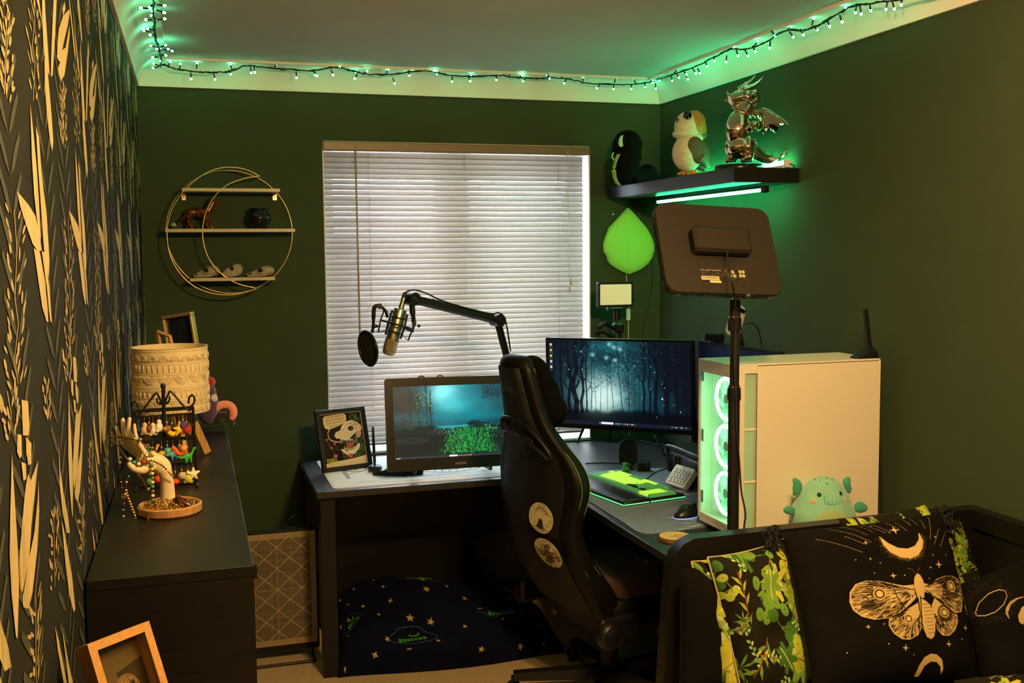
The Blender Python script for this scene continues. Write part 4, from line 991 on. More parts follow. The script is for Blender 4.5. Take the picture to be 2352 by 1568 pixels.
# pen stand with pen, drawing glove
ps = P(861, 1082, Z=DZ+.004); o = thing('pen_stand', 'round black pen holder on the white mat', 'pen holder', ps)
MB().lathe([(0, 0), (.020, 0), (.029, .006), (.031, .016), (.026, .024), (.014, .026), (.009, .022), (0, .022)], seg=24).build('base', m_black, o, smooth=True)
o = thing('stylus_pen', 'black stylus standing upright in the round pen holder', 'pen', ps+V(0, 0, .022))
MB().lathe([(0, 0), (.004, .002), (.0065, .02), (.0068, .08), (.0055, .13), (.0048, .165), (0, .167)], seg=14, M=RY(math.radians(-1.5)).to_3x3()).build('barrel', m_black, o, smooth=True)
MB().lathe([(.0066, 0), (.0071, 0), (.0071, .002), (.0066, .002)], (0, 0, .055), 14).build('ring', m_silver, o)
MB().tube([(.006, 0, .058), (.010, 0, .06), (.010, 0, .064), (.006, 0, .066)], .0008, 6).build('ring_clip', m_silver, o)
def glove():
    o = thing('drawing_glove', 'crumpled black drawing glove lying on the white mat', 'glove', P(915, 1094, Z=DZ+.004))
    m = mat('glove_cloth', (.008, .008, .009), .95); b = MB()
    q = lambda x, y, z=.008: P(x, y, Z=DZ+.004)+V(0, 0, z)
    b.tube(spline([q(856, 1093, .010), q(885, 1093, .012), q(915, 1092, .014), q(945, 1090, .015), q(972, 1090, .010)], 4), [.009, .010, .011, .012, .014, .016, .018, .019, .020, .021, .022, .022, .021, .020, .018, .016, .014], 10, flat=.6)
    b.tube(spline([q(930, 1087, .012), q(905, 1089, .016), q(885, 1088, .012)], 4), [.009]*9, 8); b.ell(q(955, 1088, .012), (.03, .02, .014), 12, 8); b.ell(q(930, 1092, .012), (.028, .02, .014), 12, 8)
    for v in range(len(b.v)): x, y, z = b.v[v]; b.v[v] = (x, y, max(z, DZ+.0045))
    organic(b, 'glove', m, o, .003, 3, world=True)
glove()
# ------------------------------------------------------------------ microphone on its boom arm
def mic_arm():
    o = thing('microphone_boom', 'black boom arm reaching over the pen display from the desk', 'boom stand', (1.42, 4.30, DZ))
    Yj = 4.20
    j2 = P(1142, 735, Y=Yj); j1 = P(946, 686, Y=4.15); base = V(1.36, 4.34, DZ+.0)
    low = P(1166, 822, Y=4.22); d = (low-j2).normalized(); elbow = j2+d*.47
    elbow = V(elbow.x, elbow.y+.02, max(elbow.z, DZ+.06))
    o.location = (elbow.x, elbow.y, DZ); MATRIX[o.name] = Matrix.Translation((elbow.x, elbow.y, DZ))
    MB().cyl((elbow.x, elbow.y, DZ), (elbow.x, elbow.y, elbow.z+.02), .018).build('clamp_post', m_blackm, o, world=True, auto=40)
    MB().bb((elbow.x-.03, elbow.y-.03, DZ), (elbow.x+.03, elbow.y+.03, DZ+.02), bev=.003).build('clamp', m_blackm, o, world=True)
    def bar(a, b, wd, name):
        u = (b-a).normalized(); MB().box((a+b)/2, ((b-a).length, wd*.8, wd), M=u.to_track_quat('X', 'Z').to_matrix(), bev=wd*.25).build(name, m_blackm, o, world=True)
    bar(elbow, j2, .032, 'lower_arm'); bar(j2, j1, .036, 'upper_arm')
    for j, r in ((j2, .026), (j1, .026)):
        MB().cyl(j+V(.01, -.026, 0), j+V(-.01, .026, 0), r, seg=20).build('joint', m_black, o, world=True, auto=40)
        MB().box(j+V(.011, -.028, 0), (.03, .004, .006), M=RY(.7).to_3x3()).build('joint_slot', m_blackm, o, world=True)
    for t_ in (.25, .31, .78): p = j1.lerp(j2, t_)+V(0, 0, .018); MB().box(p, (.016, .012, .006), M=RY(math.radians(17)).to_3x3()).build('cable_clip', m_black, o, world=True)
    MB().tube(spline([j1+V(-.045, 0, -.02), j1+V(-.035, -.01, .02), j1+V(0, -.02, .036), j1+V(.05, -.02, .024), j1.lerp(j2, .4)+V(0, -.015, .021), j2+V(-.04, -.015, .03), j2+V(0, -.02, .032), j2+V(.03, -.02, .0), j2.lerp(elbow, .3)+V(.02, -.01, 0)], 6), .0035, 6).build('cable', m_cord, o, world=True, smooth=True)
    MB().cyl(j1+V(.0, -.0, -.02), j1+V(.002, 0, -.062), .012).build('mount_stem', m_blackm, o, world=True, auto=40)
    # shock mount + mic : axis from top to bottom
    top, bot = P(921, 708, Y=4.13), P(891, 816, Y=4.13); ax = (bot-top).normalized(); L = (bot-top).length
    Mx = (-ax).to_track_quat('Z', 'Y').to_matrix().to_4x4(); Mx.translation = bot
    m_n = mat('nickel', (.56, .49, .40), .3, metal=1.); m_gr = mat('grille_gold', (.50, .36, .17), .35, metal=1., bump=.6, bscale=900)
    mi = thing('microphone', 'nickel studio microphone hanging head down in a shock mount', 'microphone', M=Mx)
    MB().lathe([(.0265, L*.36), (.0265, L*.95), (.024, L*.985), (.012, L), (0, L)], seg=24).build('body', m_n, mi, auto=35)
    MB().lathe([(0, 0), (.018, .002), (.026, .012), (.028, .03), (.028, L*.33), (0, L*.33)], seg=24).build('grille', m_gr, mi, auto=50)
    MB().lathe([(.0255, L*.33), (.0285, L*.335), (.0285, L*.36), (.0255, L*.365)], seg=24).build('collar', m_n, mi, auto=40)
    for k in range(6): MB().lathe([(.0283, 0), (.0292, .001), (.0283, .002)], (0, 0, L*.05*(k+.6)), 24).build('grille_rib', m_n, mi)
    MB().cyl((0, 0, L), (0, 0, L+.045), .011, .009).build('plug', m_n, mi, auto=40)
    MB().cyl((0, 0, L+.04), (.004, 0, L+.065), .008).build('cable_boot', m_black, mi, auto=40)
    sm = thing('shock_mount', 'black spider shock mount gripping the microphone', 'shock mount', M=Mx)
    R1, R2 = .033, .062
    for z in (L*.50, L*.80): MB().tube([(R1*math.cos(a), R1*math.sin(a), z) for a in np.linspace(0, 2*math.pi, 28, False)], .0028, 6, closed=True).build('inner_ring', m_blackm, sm, smooth=True)
    zc = L*.66
    MB().tube([(R2*math.cos(a), R2*math.sin(a), zc) for a in np.linspace(0, 2*math.pi, 40, False)], .0042, 6, closed=True).build('outer_ring', m_blackm, sm, smooth=True)
    for k in range(6):
        a = k*math.pi/3+.3; u = V(math.cos(a), math.sin(a), 0)
        MB().tube([u*R2+V(0, 0, zc-.05), u*(R2+.004)+V(0, 0, zc), u*R2+V(0, 0, zc+.05)], .0034, 6).build('post', m_blackm, sm, smooth=True)
        for s_ in (-1, 1):
            a2 = a+s_*.5; MB().tube([u*R2+V(0, 0, zc+s_*.05), V(R1*math.cos(a2), R1*math.sin(a2), L*(.80 if s_ > 0 else .5))], .0016, 5).build('elastic', m_cord, sm)
    inv = Mx.inverted()
    MB().tube([inv @ (j1+V(.002, 0, -.06)), inv @ (j1+V(.006, -.01, -.10)), inv @ (j1+V(.002, -.01, -.13)), V(R2*.75, 0, zc)], [.009, .010, .008, .006], 8).build('swivel', m_blackm, sm, smooth=True)
    k = inv @ P(962, 748, Y=4.12); MB().ell(k, (.016, .006, .007), 12, 8).build('wing_knob', m_blackm, sm, smooth=True)
    # pop filter
    pf = thing('pop_filter', 'oval black pop filter disc clipped to the shock mount', 'pop filter', P(845, 800, Y=4.10))
    c = P(845, 800, Y=4.10); Rr = .068; n = V(-.93, -.36, -.12).normalized(); Mf = n.to_track_quat('Z', 'Y').to_matrix()
    pts = [c+Mf @ V(Rr*math.cos(a), Rr*math.sin(a), 0) for a in np.linspace(0, 2*math.pi, 40, False)]
    MB().tube(pts, .006, 8, closed=True).build('hoop', m_blackm, pf, world=True, smooth=True)
    MB().lathe([(0, .001), (Rr, .001), (Rr, -.001), (0, -.001)], c, 40, M=Mf).build('mesh_screen', mat('pop_mesh', (.02, .02, .022), .8, bump=.5, bscale=1500), pf, world=True)
    MB().tube(spline([P(855, 764, Y=4.10), P(857, 750, Y=4.10), P(858, 735, Y=4.10), P(860, 706, Y=4.10), P(872, 703, Y=4.10), P(884, 712, Y=4.11), P(890, 728, Y=4.12)], 4), [.006]*9+[.0085]*8+[.006]*8, 8).build('clip_arm', m_blackm, pf, world=True, smooth=True)
    MB().ell(P(861, 749, Y=4.09), (.014, .006, .008), 10, 8).build('clip_knob', m_blackm, pf, world=True, smooth=True)
    MB().cyl(P(872, 703, Y=4.08), P(872, 703, Y=4.13), .011).build('clip_joint', m_black, pf, world=True, auto=40)
mic_arm()

# ------------------------------------------------------------------ key light on its stand
def key_light():
    TL, TR, BR, BL = (V(1.2312, 2.6785, 1.7984), V(1.5838, 2.6703, 1.7805), V(1.5684, 2.5458, 1.5345), V(1.2159, 2.554, 1.5523))
    Mx = frame((TL+TR+BR+BL)/4, TR-TL, TL-BL); w, h = .353, .276; st = .022
    m_k = mat('key_light_shell', (.016, .013, .010), .38, noise=.15, nscale=300, bump=.08, bscale=900)
    o = thing('key_light_panel', 'large black light panel seen from behind with a control box', 'light panel', M=Mx)
    def rr(ww, hh, r, z): return [(x, y, z) for x, y in rrect(ww, hh, r, 6)]
    MB().loft([rr(w-.012, h-.012, .03, -.026), rr(w-.002, h-.002, .035, -.024), rr(w, h, .036, -.02), rr(w, h, .036, -.004), rr(w-.004, h-.004, .036, 0)]).build('shell', m_k, o, auto=35)
    MB().loft([rr(w-.03, h-.03, .03, -.0275), rr(w-.03, h-.03, .03, -.026)]).build('diffuser', m_white, o, auto=35)
    # ribs along the left side and the bottom edge
    rb = MB().box((0, 0, 0), (.006, .004, .017), bev=.001); r0 = None
    for i in range(24):
        Mi = T(-w/2-.001, -h/2+.045+i*(h-.09)/23, -.012)
        if r0 is None: r0 = rb.build('cooling_rib', m_black, o); r0.matrix_basis = Mi
        else: inst(r0, o, Mi)
    for i in range(30): inst(r0, o, T(-w/2+.05+i*(w-.1)/29, -h/2-.001, -.012) @ RZ(math.pi/2))
    cb = Mx.inverted()
    MB().box((.0, .015, .016), (.172, .078, .034), bev=.008).build('control_box', m_k, o, auto=30)
    for i in range(9): MB().box((-.087, -.012+i*.0065, .016), (.004, .003, .022)).build('box_vent', m_black, o)
    lettering('RAZER', .014, mat('emboss_dark', (.006, .005, .004), .6), o, T(0, .015, .0335), 'brand_lettering', 'CENTER')
    lab = mat('label_ink', (.42, .36, .26), .5)
    c = Canvas(200, 60, '#14110c'); rg = random.Random(8); pale = '#c8b890'
    for r_ in range(3):
        for i in range(3):
            for k in range(4): y = 20+r_*0+k*5; 
    for i in range(60): x, y = rg.uniform(4, 150), rg.choice((17, 21, 25, 29)); c.line([(x, y), (x+rg.uniform(2, 7), y)], 1.2, '#8a7c5c', .8)
    for i in range(70): x, y = rg.uniform(80, 192), rg.choice((20, 26, 34, 40, 46, 52)); c.line([(x, y), (x+rg.uniform(2, 8), y)], 1.2, '#7a6c50', .8)
    c.poly([(2, 33), (78, 33), (78, 48), (2, 48)], pale); c.poly([(36, 50), (84, 50), (84, 59), (36, 59)], pale)
    for i in range(34): x = 6+i*2; c.line([(x, 35), (x, 43)], rg.choice((.9, 1.3)), '#2a2418')
    for (x, y) in ((140, 12), (128, 28), (146, 28), (172, 10), (186, 10), (172, 26), (186, 26)): c.ell(x, y, 5, 5, pale, 1, 0, 1.4); c.ell(x, y, 1.8, 1.8, pale)
    c.put((c.X < 1) | (c.X > 198) | (c.Y < 1) | (c.Y > 58), '#6a5f46')
    c.flat('rating_label', mat('label_print', rough=.4, attr='print'), o, (-.07, -.062, .0008), (.14, 0, 0), (0, -.044, 0))
    lettering('KEY LIGHT CHROMA', .0066, lab, o, T(-.068, -.0705, .0013), 'label_lettering'); lettering('CE', .008, lab, o, T(.002, -.071, .0013), 'label_lettering')
    # stand
    sx, sy = 1.463, 2.635
    s = thing('light_stand', 'tall black light stand holding the big light panel', 'light stand', (sx, sy, 0))
    m_p = mat('stand_pole', (.009, .009, .009), .45)
    z1 = P(1680, 905, Y=sy).z; z2 = P(1680, 745, Y=sy).z; z3 = P(1676, 700, Y=sy).z
    MB().cyl((sx, sy, .02), (sx, sy, z1-.01), .0165, seg=20).build('lower_pole', m_p, s, world=True, auto=40)
    MB().cyl((sx, sy, z1-.03), (sx+.002, sy, z2), .0135, seg=20).build('upper_pole', m_p, s, world=True, auto=40)
    for z in (z1, z2):
        MB().lathe([(.014, .018), (.019, .017), (.0195, -.012), (.018, -.018), (.014, -.018)], (sx, sy, z), 20).build('collar', m_black, s, world=True, auto=40)
        MB().lathe([(.0135, .026), (.016, .025), (.0165, .019), (.0135, .018)], (sx, sy, z), 20).build('collar_ring', mat('bronze_ring', (.30, .22, .12), .35, metal=1.), s, world=True, auto=40)
    MB().cyl((sx, sy, z2+.02), (sx, sy, z3+.015), .016, seg=16).build('tilt_head', m_black, s, world=True, auto=40)
    bt = (BL+BR)/2+V(.04, .0, 0)
    MB().tube([V(sx, sy, z3+.01), V(sx-.004, sy-.02, z3+.03), V(bt.x+.028, bt.y+.01, bt.z-.005)], [.011, .007, .007], 10).build('spigot', m_silver, s, world=True, auto=40)
    MB().lathe([(.0, .006), (.016, .006), (.018, .0), (.016, -.006), (0, -.006)], (bt.x+.028, bt.y+.008, bt.z-.008), 16).build('socket', m_black, s, world=True, auto=40)
    kp = P(1700, 712, Y=sy-.01); MB().tube([(sx, sy-.01, kp.z+.004), (kp.x-.01, sy-.012, kp.z+.004), (kp.x+.012, sy-.014, kp.z-.006)], [.008, .007, .006], 8).build('tilt_lever', m_black, s, world=True, smooth=True)
    for k in range(3):
        a = k*2.094+.5; u = V(math.cos(a), math.sin(a), 0)
        MB().tube([V(sx, sy, .28)+u*.018, V(sx, sy, .012)+u*.22], .008, 8).build('leg', m_p, s, world=True, auto=40); MB().ell(V(sx, sy, .012)+u*.222, .012, 8, 6).build('foot', m_black, s, world=True, smooth=True)
    # cable down the pole
    pts = [Mx @ V(.005, -.024, .03), P(1677, 632, Y=2.50), P(1683, 655, Y=2.50), P(1688, 690, Y=2.56), P(1690, 740, Y=2.60), P(1686, 820, Y=2.61), P(1690, 900, Y=2.61), P(1692, 980, Y=2.61), P(1698, 1060, Y=2.61), P(1703, 1130, Y=2.61), P(1712, 1180, Y=2.60), P(1710, 1260, Y=2.60), V(sx+.05, 2.58, .4), V(sx+.08, 2.57, .02)]
    cb = thing('power_cable', 'thin black cable running down the light stand pole', 'cable', (sx+.08, 2.57, 0))
    MB().tube(spline(pts, 5), .0026, 6).build('lead', m_cord, cb, world=True, smooth=True)
key_light()
# ------------------------------------------------------------------ gaming chair
def chair():
    ph = math.radians(76); A = V(1.118, 3.45, 0)
    o = thing('gaming_chair', 'black high backed gaming chair seen from behind at the desk', 'chair', A, -ph)
    m_l = mat('black_leather', (.005, .0045, .004), .5, spec=.22, bump=.12, bscale=350)
    m_w = mat('woven_carbon', (.007, .007, .0075), .5, spec=.5)
    nt = m_w.node_tree; b = nt.nodes['Principled BSDF']   # herringbone weave as fine relief
    tc = nt.nodes.new('ShaderNodeTexCoord'); sp = nt.nodes.new('ShaderNodeSeparateXYZ'); nt.links.new(tc.outputs['Object'], sp.inputs[0])
    ab = nt.nodes.new('ShaderNodeMath'); ab.operation = 'PINGPONG'; ab.inputs[1].default_value = .12; nt.links.new(sp.outputs[0], ab.inputs[0])
    ad = nt.nodes.new('ShaderNodeMath'); ad.operation = 'ADD'; nt.links.new(sp.outputs[2], ad.inputs[0])
    sc2 = nt.nodes.new('ShaderNodeMath'); sc2.operation = 'MULTIPLY'; sc2.inputs[1].default_value = 1.7; nt.links.new(ab.outputs[0], sc2.inputs[0]); nt.links.new(sc2.outputs[0], ad.inputs[1])
    sn = nt.nodes.new('ShaderNodeMath'); sn.operation = 'MULTIPLY'; sn.inputs[1].default_value = 1500; nt.links.new(ad.outputs[0], sn.inputs[0])
    si = nt.nodes.new('ShaderNodeMath'); si.operation = 'SINE'; nt.links.new(sn.outputs[0], si.inputs[0])
    bp = nt.nodes.new('ShaderNodeBump'); bp.inputs['Strength'].default_value = .3; bp.inputs['Distance'].default_value = .002; nt.links.new(si.outputs[0], bp.inputs['Height']); nt.links.new(bp.outputs['Normal'], b.inputs['Normal'])
    Z = [1.312, 1.30, 1.27, 1.20, 1.12, 1.06, 1.01, .96, .91, .86, .80, .72, .64, .56, .48, .40, .32, .28]
    YR = [-.075, -.088, -.092, -.078, -.062, -.045, -.025, -.008, .0, .002, 0, -.008, .005, .035, .08, .13, .19, .22]
    Wd = [.10, .16, .19, .215, .24, .28, .36, .45, .51, .53, .50, .46, .46, .49, .50, .47, .40, .34]
    Th = [.03, .05, .058, .06, .06, .06, .06, .06, .06, .06, .06, .06, .065, .075, .08, .08, .07, .05]
    Wg = [0, 0, 0, 0, .0, .005, .012, .022, .03, .03, .02, .015, .03, .05, .06, .05, .02, 0]   # side bolsters reach forward
    def ring(i, grow=0.):
        w, y, t, g = Wd[i]/2+grow, YR[i], Th[i], Wg[i]; out = []
        xs = [-1, -.93, -.75, -.4, 0, .4, .75, .93, 1]
        for x in xs: out.append((x*w, y+.022*x**4-grow, Z[i]))                       # rear
        for x in (1, .9, .72, .4, 0, -.4, -.72, -.9, -1):
            out.append((x*w, y+t+g*abs(x)**3*(1 if abs(x) < 1 else .72)-.018*(1-x*x)+grow, Z[i]))
        return out
    MB().loft([ring(i) for i in range(len(Z))]).build('backrest', m_l, o, smooth=True, sub=1)
    # woven rear panel, set into the shell
    def rear(u, v):
        f = v*(len(Z)-5)+2; i = min(int(f), len(Z)-2); k = f-i; L = lambda a: a[i]*(1-k)+a[i+1]*k
        w = L(Wd)/2*.80-.01; x = (u*2-1); return (x*w, L(YR)+.022*(x*.8)**4-.0115+.010*x**8, L(Z))
    MB().grid(rear, 12, 40).build('rear_weave', m_w, o, smooth=True)
    m_st = mat('green_thread', (.20, .34, .03), .6)
    for s_ in (-1, 1):
        for k_ in (.22, .80):
            MB().tube(spline([(s_*(Wd[i]/2-.0035), (YR[i]+.022)*(1-k_)+(YR[i]+Th[i]+Wg[i]*.72)*k_, Z[i]) for i in range(2, 14)], 3), .0012, 5).build('stitching', m_st, o, smooth=True)
    # strap slot trim
    def at(x, z):
        i = max(k for k in range(len(Z)) if Z[k] >= z); k = (Z[i]-z)/(Z[i]-Z[i+1]); return (x, YR[i]*(1-k)+YR[i+1]*k-.013, z)
    MB().tube(spline([at(-.098, 1.045), at(-.08, 1.08), at(0, 1.085), at(.09, 1.06), at(.16, .995), at(.165, .965)], 5), .008, 8).build('slot_trim', m_black, o, smooth=True)
    MB().tube(spline([at(-.10, 1.02), at(-.07, 1.03), at(0, 1.025), at(.09, .995), at(.155, .965)], 5), .010, 8).build('slot_trim', mat('trim_grey', (.03, .03, .033), .35), o, smooth=True)
    for x0, x1, z0 in ((-.095, -.06, 1.055), (.02, .10, 1.025)):
        MB().box([a_+b_ for a_, b_ in zip(at((x0+x1)/2, z0-.002), (0, -.008, 0))], (x1-x0, .012, .03), M=RY(.35 if x0 > 0 else 0).to_3x3(), bev=.004).build('strap_slot', mat('void_black', (.002, .002, .002), .9), o)
    lettering('RAZER', .026, mat('brand_green', (.03, .10, .02), .5), o, T(-.0, at(0, 1.195)[1]-.006, 1.185) @ RX(math.pi/2), 'brand_lettering', 'CENTER')
    # head pillow in front of the head piece
    hp = MB(); hp.ell((0, .012, 1.225), (.10, .045, .08), 18, 12); hp.ell((0, .035, 1.165), (.115, .055, .085), 18, 12); hp.ell((0, .05, 1.115), (.13, .064, .075), 18, 12)
    organic(hp, 'head_pillow', mat('black_velour', (.003, .003, .003), .95, spec=.1), o, .006, 16)
    # seat
    MB().loft([[(x, y, z) for x, y in rrect(w, d, .08, 5, 0, cy)] for w, d, cy, z in ((.46, .44, .40, .335), (.50, .48, .40, .36), (.51, .49, .40, .43), (.49, .48, .40, .455))]).build('seat_base', m_l, o, smooth=True, auto=50)
    MB().loft([[(x, y, z+.02*math.cos(x*6)) for x, y in rrect(w, d, .06, 5, 0, cy)] for w, d, cy, z in ((.44, .40, .43, .43), (.47, .43, .43, .45), (.47, .43, .43, .475), (.42, .39, .43, .492))]).build('seat_cushion', mat('brown_suede', (.055, .026, .012), .95, sheen=.3, bump=.5, bscale=300), o, smooth=True)
    for s_ in (-1, 1):
        MB().box((s_*.262, .19, .37), (.03, .16, .09), bev=.012).build('hinge_bracket', m_black, o)
        MB().lathe([(0, .02), (.030, .018), (.046, .006), (.050, -.01), (.050, -.02), (0, -.02)], (s_*.285, .14, .36), 28, M=RY(s_*math.pi/2).to_3x3()).build('hinge_cover', m_black, o, auto=40)
        MB().lathe([(.030, 0), (.034, .002), (.038, 0)], (s_*.300, .14, .36), 28, M=RY(s_*math.pi/2).to_3x3()).build('hinge_ring', m_blackm, o)
        # armrests
        MB().tube([(s_*.27, .36, .33), (s_*.30, .36, .36), (s_*.305, .36, .60)], .018, 10).build('armrest_post', m_black, o, auto=40)
        MB().box((s_*.305, .36, .615), (.085, .24, .028), bev=.012).build('armrest_pad', m_black, o)
    # mechanism, gas lift and five star base
    c = V(0, .34, 0)
    MB().bb((-.13, .2, .295), (.13, .5, .335), bev=.01).build('tilt_mechanism', m_blackm, o)
    MB().cyl(c+V(0, 0, .08), c+V(0, 0, .30), .026).build('gas_lift', m_blackm, o, auto=40); MB().cyl(c+V(0, 0, .06), c+V(0, 0, .19), .036, .032).build('lift_cover', m_black, o, auto=40)
    m_base = mat('base_satin', (.012, .012, .013), .28)
    MB().cyl(c+V(0, 0, .055), c+V(0, 0, .12), .05, .042).build('base_hub', m_base, o, auto=40)
    for k in range(5):
        a = math.radians(163+72*k)+ph; u = V(math.cos(a), math.sin(a), 0); n = V(-u.y, u.x, 0)
        e0, e1 = c+u*.035, c+u*.36
        MB().loft([[e0+n*.032+V(0, 0, .075), e0-n*.032+V(0, 0, .075), e0-n*.026+V(0, 0, .118), e0+n*.026+V(0, 0, .118)], [e1+n*.022+V(0, 0, .068), e1-n*.022+V(0, 0, .068), e1-n*.017+V(0, 0, .096), e1+n*.017+V(0, 0, .096)]]).build('base_leg', m_base, o)
        w = thing_part('caster', o, e1+V(0, 0, 0))
        MB().cyl((0, 0, .045), (0, 0, .08), .010).build('stem', m_blackm, w, auto=40)
        for q in (-1, 1): MB().lathe([(0, .011), (.024, .010), (.029, .004), (.029, -.004), (.024, -.008), (0, -.008)], n*q*.016+V(0, 0, .029), 18, M=n.to_track_quat('Z', 'Y').to_matrix()).build('wheel', m_black, w, auto=40)
    # two oval stickers (ink drawings, figures left plain)
    for (xx, zz, rx, rz, sd) in ((.095, .750, .074, .047, 1), (.115, .630, .078, .046, 2)):
        c_ = Canvas(90, 110, '#dccfa6'); rg = random.Random(sd)
        for i in range(60):
            a, r = rg.uniform(0, 6.28), rg.uniform(30, 46); x, y = 45+r*math.cos(a), 52+r*1.15*math.sin(a); c_.line([(x, y), (x+rg.uniform(-8, 8), y+rg.uniform(-10, 10))], 1.6, '#2a261c', .8)
        if sd == 1:
            for i in range(40): x = rg.uniform(15, 75); c_.line([(x, 14+abs(x-45)*.3), (x+rg.uniform(-12, 12), 14+rg.uniform(0, 22))], 1.3, '#1c1912')
            c_.poly([(38, 58), (52, 58), (60, 92), (30, 92)], '#3a352a')
        else:
            for i in range(90): x, y = rg.gauss(46, 14), rg.gauss(62, 20); c_.ell(x, y, rg.uniform(3, 8), rg.uniform(2, 7), rg.choice(('#26221a', '#3a352a', '#15120d', '#5a523e')), .7)
        cen = at(xx, zz)
        def fn(u, v, cen=cen, rx=rx, rz=rz):
            r_ = np.sqrt(np.clip((u*2-1)**2+(v*2-1)**2, 1e-9, None)); m_ = np.maximum(np.abs(u*2-1), np.abs(v*2-1)); k = m_/r_
            X, Zc = (u*2-1)*k*rx, -(v*2-1)*k*rz*1.12; zz_ = cen[2]+Zc
            yy = np.interp(-zz_, [-z for z in Z], YR)+.022*(np.clip((cen[0]+X)/.25, -1, 1))**4-.0175
            return np.stack([cen[0]+X, yy, zz_], 1)
        me = c_.mesh('sticker', fn, mat('sticker_print', rough=.45, attr='print')); ob = bpy.data.objects.new('sticker', me); COL.objects.link(ob); ob.parent = o; MATRIX[ob.name] = Matrix.Identity(4)
        ob['label'] = 'upper oval cream sticker with ink trees' if sd == 1 else 'lower oval cream sticker with dark ink shading'
def thing_part(name, parent, loc):
    """a part that only groups sub-parts: a small mesh-less frame is avoided by using its fork as the mesh"""
    mb = MB(); mb.box((0, 0, .05), (.022, .022, .02), bev=.004); ob = mb.build(name, m_black, parent); ob.location = loc; MATRIX[ob.name] = Matrix.Translation(loc); return ob
chair()

